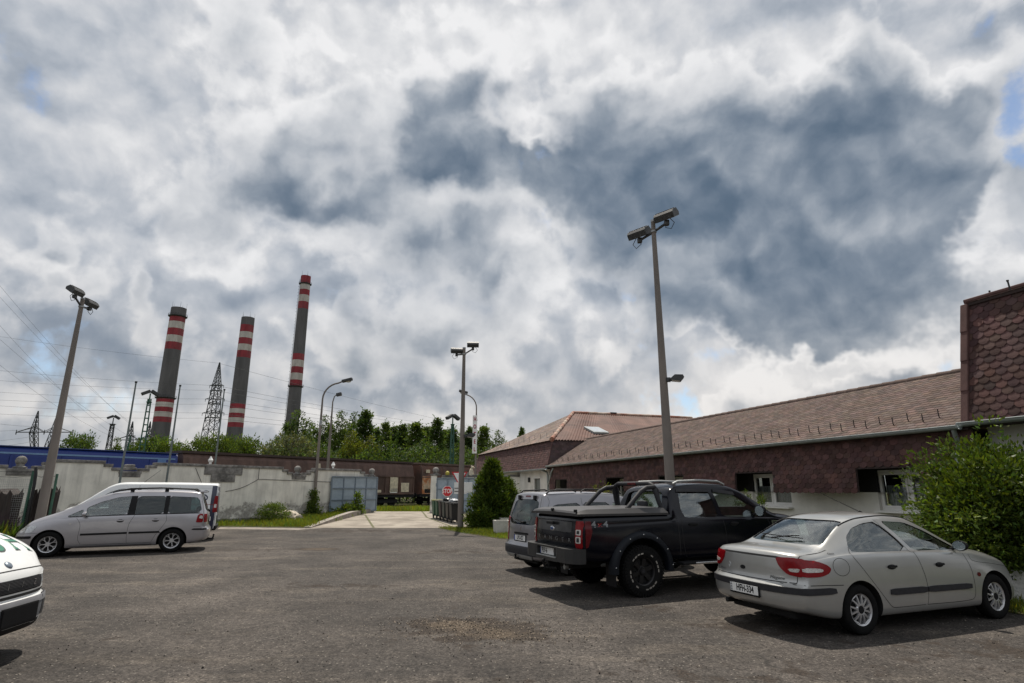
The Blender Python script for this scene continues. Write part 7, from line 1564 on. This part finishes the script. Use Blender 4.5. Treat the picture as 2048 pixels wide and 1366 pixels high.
# ---- grey compact van behind the pickup
c = Car('grey_compact_van', 'silver grey compact passenger van half hidden behind the black pickup', 'van', (.86, 13.45), R(26), dict(n=80, bulge=.02, shoulder=.03, rplan=.13, rpow=5, fplan=.35, fpow=2.6, blend=.5,
    t=dict(zt=[(-.80, 1.66), (-.70, 1.70), (-.3, 1.735), (.5, 1.75), (1.2, 1.72), (1.65, 1.62), (2.0, 1.44), (2.4, 1.16), (2.7, 1.08), (3.1, .98), (3.4, .82), (3.55, .58)],
           ze=[(-.80, 1.60), (-.70, 1.635), (-.3, 1.665), (.5, 1.68), (1.2, 1.655), (1.65, 1.555), (2.0, 1.38), (2.4, 1.11), (2.7, 1.02), (3.1, .92), (3.4, .76), (3.55, .53)],
           ye=[(-.80, .66), (.5, .68), (1.65, .68), (2.4, .74), (3.1, .68), (3.55, .5)], zb=[(-.8, 1.0), (1, .98), (2.4, .94), (3.1, .80), (3.55, .45)], yb=[(-.8, .855), (1, .865), (2.4, .85), (3.1, .80), (3.55, .66)],
           ym=[(-.8, .87), (-.3, .895), (2.6, .895), (3.1, .86), (3.55, .74)], zl=[(-.8, .33), (-.4, .26), (2.6, .24), (3.55, .25)]),
    rear=[(0, .10), (.30, .03), (.45, 0), (.58, 0), (.62, .06), (.95, .07), (1.2, .11), (1.7, .27)], front=[(0, .1), (.3, .02), (.5, 0), (.8, .1)]))
BW = [(-.58, 1.02), (-.62, 1.20), (-.54, 1.57), (.54, 1.57), (.62, 1.20), (.58, 1.02)]; Q = [rounded(p_, 1, .12) for p_ in ([(-.50, 1.06), (-.52, 1.25), (-.34, 1.46), (.30, 1.50), (.32, 1.06)], [(.40, 1.06), (.38, 1.51), (1.06, 1.50), (1.14, 1.04)], [(1.22, 1.04), (1.14, 1.50), (1.46, 1.46), (2.1, 1.10), (2.06, 1.04)])]; WS = [(-.70, 1.20), (-.58, 1.56), (.58, 1.56), (.70, 1.20)]
c.body(M_greyp, [(0, .31, .365, .30), (2.73, .31, .365, .30)], (-.52, 2.3, .06, .06, .45), [('S', p_, a, b) for p_ in Q for a, b in ((.4, 1.4), (-1.4, -.4))] + [('X', rounded(BW, 2, .15), -1.4, -.3), ('X', rounded(WS, 2, .12), 1.4, 3.0)])
for sd_ in 'LR':
    for i, p_ in enumerate(Q): c.dec('side_window', grow(p_, .01), sd_, M_cglassd if i < 2 else M_cglass, -.01, .005)
    c.seam([(.36, 1.6), (.36, 1.0), (.38, .3)], sd_); c.seam([(1.18, 1.02), (1.2, .6), (1.18, .3)], sd_); c.seam([(-.45, 1.62), (-.44, 1.5), (-.66, 1.1), (-.68, .6)], sd_, .006); c.seam([(2.15, 1.0), (2.25, .7), (2.2, .32)], sd_)
    c.dec('rub_strip', [(.42, .52), (.42, .60), (2.1, .60), (2.1, .52)], sd_, M_trimg, .014, .016); c.handle(.52, .92, sd_); c.handle(1.38, .92, sd_)
    sg = 1 if sd_ == 'L' else -1
    mb = MB(); mb.tube([(-.45, sg * .62, 1.69), (-.36, sg * .615, 1.755), (.2, sg * .61, 1.775), (.3, sg * .61, 1.735)], .018, 8); mb.tube([(.42, sg * .61, 1.73), (.52, sg * .61, 1.785), (1.3, sg * .605, 1.775), (1.5, sg * .60, 1.69)], .018, 8); mb.build('roof_rail', M_trim, c.root, smooth=60)
    P_ = [(.70, .66), (.66, .95), (.67, 1.16), (.815, 1.18), (.815, .66)]; P_ = P_ if sg > 0 else mir(P_); tl = c.dec('tail_light', rounded(P_, 1, .1), 'B', M_lred, .012, .016, res=.04)
    c.dec('tail_light_side', rounded([(-.575, .66), (-.56, 1.16), (-.46, 1.10), (-.52, .66)], 1, .1), sd_, M_lred, .010, .012, tl, res=.04)
    q_ = [(.71, .83), (.70, .95), (.78, .95), (.785, .83)]; c.dec('lens', q_ if sg > 0 else mir(q_), 'B', M_lclear, .016, .006, tl)
    mb = MB(); p, n = c.proj('B', sg * .36, 1.60); mb.bbox(tuple(p + n * .02), (.05, .10, .10), .015); mb.build('window_hinge', M_trim, c.root)
    c.seam([(sg * .66, .62), (sg * .65, .95), (sg * .66, 1.2), (sg * .60, 1.62)], 'B', .008)
    P_ = [(.40, .70), (.50, .86), (.70, .90), (.68, .72)]; c.dec('headlamp', P_ if sg > 0 else mir(P_), 'F', M_lamp, .006, .01)
c.dec('rear_window', rounded(grow(BW, .02), 2, .15), 'B', M_cglassd, -.008, .005); c.dec('windscreen', rounded(grow(WS, .02), 2, .12), 'F', M_cglass, -.008, .005)
c.dec('brake_light', rounded([(-.12, 1.615), (-.12, 1.65), (.12, 1.65), (.12, 1.615)], 1, .15), 'B', M_lredd, .006, .01)
c.dec('rear_bumper', rounded([(-.82, .40), (-.84, .57), (.84, .57), (.82, .40)], 1, .06), 'B', M_trimg, .014, .02); c.dec('skid_plate', rounded([(-.55, .33), (-.60, .40), (.60, .40), (.55, .33)], 1, .1), 'B', M_steel2, .022, .02)
c.dec('tailgate_trim', rounded([(-.32, .815), (-.32, .855), (.32, .855), (.32, .815)], 1, .1), 'B', M_trim, .016, .02); c.plate('B', .04, .735, 'LPD-027')
for q_ in ((0, .93), (0, .965)): 
    p, n = c.proj('B', .0, q_[1]); mb = MB(); mb.prism([(-.05, -.02), (0, .02), (.05, -.02), (.05, -.035), (0, .005), (-.05, -.035)], 0, .008, Matrix.Translation(p + Vector((-.008, 0, 0))) @ Matrix(((0, 0, 1, 0), (1, 0, 0, 0), (0, 1, 0, 0), (0, 0, 0, 1)))); mb.build('emblem', M_chrome, c.root)
mb = MB(); p = c.proj('B', -.05, 1.08)[0]; q_ = c.proj('B', .42, 1.13)[0]; mb.tube([p + Vector((-.03, 0, 0)), q_ + Vector((-.02, 0, 0))], [.012, .006], 6); mb.bbox(tuple(p + Vector((-.015, 0, -.01))), (.04, .14, .05), .012); mb.build('rear_wiper', M_trim, c.root)
c.dec('grille', [(-.4, .45), (-.4, .6), (.4, .6), (.4, .45)], 'F', M_trim, .006, .01)
mb = MB(); mb.tube([(-.75, .05, .32), (-.84, .05, .31), (-.85, .05, .37)], .022, 8); mb.sphere((-.85, .05, .39), .028, n=10); mb.bbox((1, 0, .30), (3.3, 1.1, .14), .04); mb.build('chassis', M_under, c.root)
c.seats([(1.45, .56, (-.35, .35), .48, .60), (.42, .56, (0,), 1.2, .55)], (1.9, .36, .98), (2.15, .9, 1.3)); c.mirror(2.0, .84, 1.12, M_trim, (.12, .2, .19))
for x in (0, 2.73):
    for sg in (-1, 1): c.wheel(x, sg * .76, .312, .19, .19, M_alloy, 'five')

c.root.scale = (1, 1, .968)

# ---- lilac-silver people carrier on the left
c = Car('silver_people_carrier', 'lilac silver people carrier with black roof rails parked on the left before the white van', 'car', (-9.99, 17.97), R(204.7), dict(n=92, bulge=.014, shoulder=.03, rplan=.17, rpow=4, fplan=.42, fpow=2.5, blend=.55,
    t=dict(zt=[(-.92, 1.60), (-.8, 1.645), (-.3, 1.695), (.4, 1.72), (1.1, 1.712), (1.5, 1.675), (1.9, 1.565), (2.35, 1.36), (2.7, 1.18), (2.9, 1.10), (3.15, 1.01), (3.45, .87), (3.65, .71), (3.72, .57)],
           ze=[(-.92, 1.54), (-.8, 1.58), (-.3, 1.63), (.4, 1.65), (1.1, 1.642), (1.5, 1.605), (1.9, 1.495), (2.35, 1.29), (2.7, 1.12), (2.9, 1.04), (3.15, .95), (3.45, .81), (3.65, .65), (3.72, .52)],
           ye=[(-.92, .62), (-.3, .66), (1.2, .66), (1.9, .68), (2.7, .74), (3.15, .73), (3.45, .67), (3.72, .52)], zb=[(-.92, 1.03), (0, 1.05), (1, 1.03), (2, .99), (2.7, .955), (3.15, .86), (3.5, .70), (3.72, .45)], yb=[(-.92, .845), (0, .875), (2, .875), (2.7, .86), (3.2, .82), (3.72, .67)],
           ym=[(-.92, .865), (-.4, .90), (2.9, .90), (3.3, .87), (3.72, .76)], zl=[(-.92, .32), (-.5, .24), (0, .21), (2.4, .20), (3.2, .22), (3.72, .24)]),
    rear=[(0, .15), (.3, .03), (.42, 0), (.60, 0), (.65, .05), (.98, .07), (1.2, .14), (1.62, .30)], front=[(0, .12), (.25, .04), (.4, 0), (.55, 0), (.75, .1)]))
Q = [rounded(p_, 1, .10) for p_ in ([(-.60, 1.075), (-.66, 1.16), (-.58, 1.42), (-.50, 1.50), (.20, 1.535), (.20, 1.065)], [(.28, 1.065), (.28, 1.54), (.97, 1.54), (1.04, 1.05)], [(1.16, 1.05), (1.10, 1.54), (1.42, 1.515), (1.8, 1.40), (2.12, 1.245), (2.12, 1.04)], [(2.19, 1.035), (2.19, 1.205), (2.52, 1.03), (2.50, 1.015)])]
WS = [(-.74, 1.20), (-.60, 1.60), (.60, 1.60), (.74, 1.20)]; BW = [(-.62, 1.10), (-.56, 1.50), (.56, 1.50), (.62, 1.10)]
c.body(M_lilac, [(0, .32, .375, .30), (2.841, .32, .375, .30)], (-.6, 2.62, .055, .055, .40), [('S', p_, a, b) for p_ in Q for a, b in ((.4, 1.4), (-1.4, -.4))] + [('X', rounded(BW, 2, .12), -1.4, -.3), ('X', rounded(WS, 2, .12), 1.7, 3.2)])
for sd_ in 'LR':
    sg = 1 if sd_ == 'L' else -1
    for (a, b, z0, z1) in ((.185, .295, 1.06, 1.545), (.985, 1.165, 1.05, 1.545)): c.dec('black_pillar', [(a, z0), (a, z1), (b - .03 * (b > 1), z1), (b, z0)], sd_, M_trim, .004, .012)
    for i, p_ in enumerate(Q): c.dec('side_window', grow(p_, .01), sd_, M_cglassd if i < 2 else M_cglass, -.01, .005)
    c.dec('window_seal', [(-.62, 1.050), (-.62, 1.072), (1.1, 1.055), (2.5, 1.018), (2.5, 1.0), (1.1, 1.030)], sd_, M_trim, .006, .01)
    c.seam([(.98, 1.03), (1.08, .8), (1.10, .5), (1.08, .30)], sd_); c.seam([(.22, 1.04), (.20, .85), (.42, .48), (.50, .30)], sd_); c.seam([(2.32, 1.0), (2.20, .8), (2.20, .45), (2.12, .29)], sd_); c.seam([(.5, .295), (2.1, .285)], sd_)
    c.seam([(-.60, 1.55), (-.70, 1.2), (-.72, 1.03)], sd_, .006)
    c.dec('rub_strip', [(.30, .545), (.34, .595), (1.06, .59), (1.06, .54)], sd_, M_trim, .014, .016); c.dec('rub_strip', [(1.10, .54), (1.10, .59), (2.16, .575), (2.16, .525)], sd_, M_trim, .014, .016)
    c.dec('bumper_strip', rounded([(-.84, .585), (-.84, .635), (-.50, .64), (-.46, .60)], 1, .12), sd_, M_trim, .012, .014); c.dec('bumper_strip', rounded([(3.22, .48), (3.22, .545), (3.60, .525), (3.60, .465)], 1, .1), sd_, M_trim, .012, .014)
    c.dec('sill_trim', [(.48, .215), (.48, .255), (2.36, .25), (2.36, .205)], sd_, M_trim, .004, .008)
    c.seam([(-.5, .70), (-.84, .685)], sd_, .006); c.seam([(3.1, .615), (3.62, .585)], sd_, .008)
    tl = c.dec('tail_light', rounded([(-.72, .80), (-.71, 1.03), (-.64, 1.045), (-.58, 1.00), (-.55, .80)], 1, .12), sd_, M_lred, .012, .014, res=.04); c.dec('lens', rounded([(-.71, .90), (-.70, .985), (-.64, .99), (-.62, .915)], 1, .15), sd_, M_lclear, .017, .006, tl)
    P_ = [(.60, .80), (.62, 1.03), (.80, 1.03), (.80, .80)]; c.dec('tail_light', rounded(P_ if sg > 0 else mir(P_), 1, .1), 'B', M_lred, .010, .012)
    hl = c.dec('headlamp', rounded([(3.22, .625), (3.12, .80), (3.24, .80), (3.40, .745), (3.56, .625)], 1, .12), sd_, M_lamp, .008, .012, res=.04)
    P_ = [(.38, .62), (.40, .70), (.66, .78), (.72, .66)]; c.dec('headlamp', P_ if sg > 0 else mir(P_), 'F', M_lamp, .008, .012)
    for x in (.46, 1.30): c.handle(x, .885, sd_, M_lilac, .17, .07)
    mb = MB(); mb.tube([(-.52, sg * .645, 1.655), (-.40, sg * .64, 1.725), (.45, sg * .635, 1.765), (1.2, sg * .64, 1.745), (1.55, sg * .645, 1.665), (1.62, sg * .65, 1.64)], .02, 8)
    for x in (.30, 1.15): mb.bbox((x, sg * .64, 1.71), (.10, .05, .09), .015)
    mb.build('roof_rail', M_trim, c.root, smooth=60)
    c.dec('side_repeater', [(2.42 + .03 * math.cos(t), .83 + .018 * math.sin(t)) for t in np.linspace(0, 6.28, 11)[:-1]], sd_, M_lclear, .008, .01)
c.dec('rear_window', rounded(grow(BW, .02), 2, .12), 'B', M_cglassd, -.008, .005); c.dec('windscreen', rounded(grow(WS, .02), 2, .12), 'F', M_cglass, -.008, .005)
mb = MB(); mb.bbox((-.62, 0, 1.655), (.24, 1.15, .05), .02); mb.build('roof_spoiler', M_lilac, c.root, smooth=40)
c.dec('grille', [(-.34, .62), (-.34, .70), (.34, .70), (.34, .62)], 'F', M_trim, .006, .01); c.plate('F', 0, .42, ''); c.plate('B', 0, .85, '')
mb = MB(); mb.tube([(-.82, 0, .30), (-1.0, 0, .29), (-1.03, 0, .36)], .025, 8); mb.sphere((-1.03, 0, .39), .03, n=10); mb.build('tow_ball', M_trim, c.root)
mb = MB(); mb.bbox((1.2, 0, .27), (3.4, 1.2, .12), .04); mb.build('chassis', M_under, c.root)
mb = MB(); mb.tube([c.proj('B', -.05, 1.12)[0] + Vector((-.03, 0, 0)), c.proj('B', .4, 1.15)[0] + Vector((-.02, 0, 0))], .01, 6); mb.bbox(tuple(c.proj('B', -.05, 1.10)[0]), (.07, .1, .06), .015); mb.build('rear_wiper', M_trim, c.root)
c.seats([(1.62, .52, (-.36, .36), .50, .60), (.62, .52, (-.5, 0, .5), .44, .58), (-.15, .52, (-.35, .35), .44, .52)], (2.05, .38, .98), (2.42, 1.1, 1.3)); c.mirror(2.10, .87, 1.075, M_lilac, (.12, .19, .14))
for x in (0, 2.841):
    for sg in (-1, 1): c.wheel(x, sg * .785, .322, .205, .205, M_alloy, 'twin')

# ---- white panel van behind it
c = Car('white_panel_van', 'white panel van with a navy rear edge and dark lettering behind the silver people carrier', 'van', (-11.46, 21.5), R(204.7), dict(n=84, bulge=.02, shoulder=.02, rplan=.07, rpow=7, fplan=.38, fpow=2.6, blend=.45,
    t=dict(zt=[(-.85, 1.91), (-.75, 1.94), (1.9, 1.97), (2.15, 1.96), (2.4, 1.89), (2.7, 1.70), (3.1, 1.39), (3.35, 1.22), (3.6, 1.12), (3.82, .95), (3.93, .68)], ze=[(-.85, 1.83), (-.75, 1.86), (1.9, 1.89), (2.15, 1.88), (2.4, 1.81), (2.7, 1.62), (3.1, 1.32), (3.35, 1.15), (3.6, 1.05), (3.82, .88), (3.93, .63)],
           ye=[(-.85, .78), (1.9, .78), (2.4, .76), (3.1, .80), (3.6, .76), (3.93, .55)], zb=[(-.85, 1.1), (2, 1.08), (3.1, 1.02), (3.6, .86), (3.93, .5)], yb=[(-.85, .925), (2, .93), (3.1, .91), (3.6, .84), (3.93, .68)], ym=[(-.85, .935), (-.4, .95), (3.1, .95), (3.6, .90), (3.93, .76)], zl=[(-.85, .36), (-.4, .28), (3.93, .28)]),
    rear=[(0, .05), (.4, 0), (.6, 0), (1.1, .01), (1.95, .05)], front=[(0, .1), (.3, .02), (.5, 0), (.8, .1)]))
Q = [rounded([(1.75, 1.16), (1.72, 1.66), (1.80, 1.74), (2.15, 1.74), (2.45, 1.62), (2.95, 1.22), (2.93, 1.15)], 1, .12)]; WS = [(-.78, 1.36), (-.68, 1.82), (.68, 1.82), (.78, 1.36)]
c.body(M_whitep, [(0, .32, .385, .30), (3.10, .32, .385, .30)], (1.45, 3.05, .06, .07, .6), [('S', p_, a, b) for p_ in Q for a, b in ((.4, 1.4), (-1.4, -.4))] + [('X', rounded(WS, 2, .12), 2.2, 3.6)])
M_navy = mat('navy_paint', (.010, .016, .045), .35, coat=.4)
for sd_ in 'LR':
    sg = 1 if sd_ == 'L' else -1
    c.dec('side_window', grow(Q[0], .01), sd_, M_cglass, -.01, .005); c.seam([(1.60, 1.86), (1.60, 1.1), (1.62, .35)], sd_); c.seam([(3.05, 1.1), (3.1, .8)], sd_); c.seam([(.40, 1.80), (.40, .4)], sd_, .006); c.seam([(-.8, 1.76), (1.5, 1.77)], sd_, .006, M_steel2, 'roof_crease')
    c.dec('navy_edge', [(-.785, .34), (-.785, 1.84), (-.60, 1.84), (-.585, .72), (-.40, .66), (-.37, .34)], sd_, M_navy, .003, .008)
    tl = c.dec('tail_light', rounded([(-.785, .95), (-.785, 1.50), (-.71, 1.50), (-.68, .95)], 1, .1), sd_, M_lred, .016, .016); c.dec('lens', [(-.78, 1.10), (-.78, 1.22), (-.72, 1.22), (-.715, 1.10)], sd_, M_lclear, .02, .006, tl)
    P_ = [(.80, .95), (.80, 1.50), (.90, 1.50), (.91, .95)]; c.dec('tail_light', P_ if sg > 0 else mir(P_), 'B', M_lred, .012, .014)
    for z in (1.62, .88): mb = MB(); p, n = c.proj(sd_, -.82, z); mb.bbox(tuple(p), (.06, .04, .09), .01); mb.build('door_hinge', M_whitep, c.root)
    P_ = [(.50, .72), (.54, .90), (.74, .96), (.78, .76)]; c.dec('headlamp', P_ if sg > 0 else mir(P_), 'F', M_lamp, .006, .01)
    for ch_, x, z, s_ in (('S', -.40, 1.50, .50), ('N', -.16, 1.47, .33), ('I', -.02, 1.47, .33), ('K', .15, 1.47, .33), ('R', .37, 1.47, .33), ('U', .60, 1.47, .33), ('T', .84, 1.50, .50)): c.text(ch_, sd_, x if sd_ == 'L' else .38 - x, z, s_, M_navy, (1, 1), .004, 'letter', bold=-.002)
c.dec('windscreen', rounded(grow(WS, .02), 2, .12), 'F', M_cglass, -.008, .005); c.dec('navy_doors', [(-.78, .50), (-.76, 1.80), (.76, 1.80), (.78, .50)], 'B', M_navy, .003, .008); c.dec('rear_bumper', [(-.9, .36), (-.9, .5), (.9, .5), (.9, .36)], 'B', M_trim, .03, .04)
c.dec('grille', [(-.45, .52), (-.45, .66), (.45, .66), (.45, .52)], 'F', M_trim, .006, .01)
mb = MB(); p = c.proj('T', 1.55, .35)[0]; mb.tube([p, p + Vector((-.45, .02, .42))], [.008, .004], 6); mb.build('aerial', M_trim, c.root)
c.seats([(2.05, .75, (-.42, .42), .52, .62)], (2.5, .42, 1.2), (2.8, 1.3, 1.4)); c.mirror(2.75, .90, 1.25, M_trim, (.13, .2, .28))
mb = MB(); mb.bbox((1.4, 0, .32), (4.0, 1.3, .12), .04); mb.build('chassis', M_under, c.root)
for x in (0, 3.10):
    for sg in (-1, 1): c.wheel(x, sg * .82, .325, .215, .20, M_steel2, 'five')

# ---- white car whose nose enters at the lower left
c = Car('white_delivery_car', 'white delivery car with green letters on its bonnet, its nose at the lower left', 'car', (-8.775, 5.99), R(8), dict(n=84, bulge=.02, shoulder=.03, rplan=.10, rpow=6, fplan=.26, fpow=3.2, blend=.5,
    t=dict(zt=[(-.85, 1.75), (-.7, 1.80), (1.5, 1.82), (1.8, 1.76), (2.2, 1.55), (2.6, 1.30), (2.8, 1.22), (3.05, 1.14), (3.3, 1.03), (3.5, .92), (3.60, .85), (3.65, .74)], ze=[(-.85, 1.69), (-.7, 1.73), (1.5, 1.75), (1.8, 1.69), (2.2, 1.48), (2.6, 1.24), (2.8, 1.16), (3.05, 1.08), (3.3, .97), (3.5, .87), (3.60, .80), (3.65, .70)],
           ye=[(-.85, .70), (1.5, .70), (2.2, .72), (2.7, .76), (3.3, .74), (3.65, .62)], zb=[(-.85, 1.0), (2, 1.0), (2.7, .98), (3.2, .86), (3.65, .60)], yb=[(-.85, .82), (2, .84), (2.8, .83), (3.3, .81), (3.65, .74)], ym=[(-.85, .83), (-.4, .85), (3.0, .85), (3.4, .84), (3.65, .80)], zl=[(-.85, .33), (-.4, .25), (3.0, .24), (3.65, .26)]),
    rear=[(0, .05), (.4, 0), (1.75, .1)], front=[(0, .10), (.22, .06), (.32, .015), (.42, 0), (.545, 0), (.575, .055), (.62, .045), (.78, .055), (.84, .09), (1.1, .2)]))
Q = [rounded([(1.15, 1.06), (1.12, 1.58), (1.5, 1.58), (1.9, 1.44), (2.4, 1.12), (2.38, 1.06)], 1, .12)]; WS = [(-.70, 1.30), (-.60, 1.66), (.60, 1.66), (.70, 1.30)]
c.body(M_whitep, [(0, .30, .36, .30), (2.80, .30, .36, .30)], (.9, 2.5, .06, .07, .5), [('S', p_, a, b) for p_ in Q for a, b in ((.4, 1.4), (-1.4, -.4))] + [('X', rounded(WS, 2, .12), 1.6, 3.2)])
for sd_ in 'LR':
    sg = 1 if sd_ == 'L' else -1
    c.dec('side_window', grow(Q[0], .01), sd_, M_cglass, -.01, .005); c.seam([(1.05, 1.6), (1.05, .35)], sd_); c.seam([(2.45, 1.0), (2.42, .4)], sd_)
    hl = c.dec('headlamp', rounded([(3.30, .66), (3.28, .80), (3.42, .80), (3.52, .76), (3.54, .66)], 1, .12), sd_, M_lamp, .006, .010, res=.03)
    c.dec('bumper_end', rounded([(3.20, .36), (3.20, .56), (3.60, .56), (3.60, .36)], 1, .08), sd_, M_trimg, .012, .014)
c.dec('grille', rounded([(-.52, .645), (-.52, .755), (.52, .755), (.52, .645), (.47, .63), (-.47, .63)], 1, .1), 'F', M_trim, .004, .006)
gm = MB()
for z in np.linspace(.648, .745, 9):
    pts = [c.proj('F', y, z) for y in np.linspace(-.50, .50, 21)]; gm.tube([p + n * .006 for p, n in pts], .0028, 4)
gm.build('grille_bars', M_trimg, c.root)
for ch_, y in (('F', -.36), ('I', -.12), ('/', .10), ('Z', .32)): c.text(ch_, 'F', y, .695, .075, M_chrome, (1, 1), .012, 'letter', shear=.3)
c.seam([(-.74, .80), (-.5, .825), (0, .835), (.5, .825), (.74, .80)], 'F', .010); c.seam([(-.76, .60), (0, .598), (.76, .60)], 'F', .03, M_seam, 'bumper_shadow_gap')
c.dec('bumper_face', rounded([(-.76, .36), (-.78, .50), (.78, .50), (.76, .36)], 1, .06), 'F', mat('bumper_slate', (.13, .135, .145), .55), .008, .012); c.dec('bumper_top', rounded([(-.79, .505), (-.79, .555), (.79, .555), (.79, .505)], 1, .1), 'F', mat('bumper_grey', (.16, .16, .17), .5), .012, .014)
c.dec('lower_intake', [(-.5, .27), (-.52, .335), (.52, .335), (.5, .27)], 'F', M_trim, .004, .008)
c.plate('F', .06, .43, '', euro=False, m=M_trim, w=.54, h=.15); p, n = c.proj('F', .06, .345); mb = MB(); mb.bbox(tuple(p + n * .012), (.012, .44, .03), .004); mb.build('plate_holder', M_steel2, c.root)
p, n = c.proj('F', .02, .885); mb = MB(); mb.sphere((0, 0, 0), .045, 1, 1, .35, n=20); 
qd = n.to_track_quat('Z', 'Y').to_matrix().to_4x4(); mb.v = [tuple(Matrix.Translation(p + n * .004) @ qd @ Vector(v)) for v in mb.v]; em = mb.build('emblem', mat('emblem_steel', (.22, .26, .30), .3, .6), c.root, smooth=60)
M_gr = mat('green_sticker', (.012, .15, .085), .4); M_gd = mat('dark_sticker_edge', (.015, .03, .028), .5)
for ch_, y in (('S', .14), ('H', .50)):
    c.text(ch_, 'T', 3.18, y, .44, M_gd, (1.0, 1.0), .003, 'letter_edge', bold=.018, flip=True); c.text(ch_, 'T', 3.18, y, .44, M_gr, (1.0, 1.0), .005, 'letter', bold=.002, flip=True)
c.dec('windscreen', rounded(grow(WS, .02), 2, .12), 'F', M_cglass, -.008, .005)
mb = MB(); mb.bbox((1.3, 0, .30), (3.6, 1.2, .12), .04); mb.build('chassis', M_under, c.root); c.mirror(2.2, .82, 1.1, M_trim, (.12, .2, .18)); c.seats([(1.5, .55, (-.36, .36), .48, .6)], (1.95, .36, 1.0), (2.2, 1.1, 1.2))
for x in (0, 2.80):
    for sg in (-1, 1): c.wheel(x, sg * .73, .30, .18, .18, M_steel2, 'five')

c.root.scale = (1, 1, 1.08)
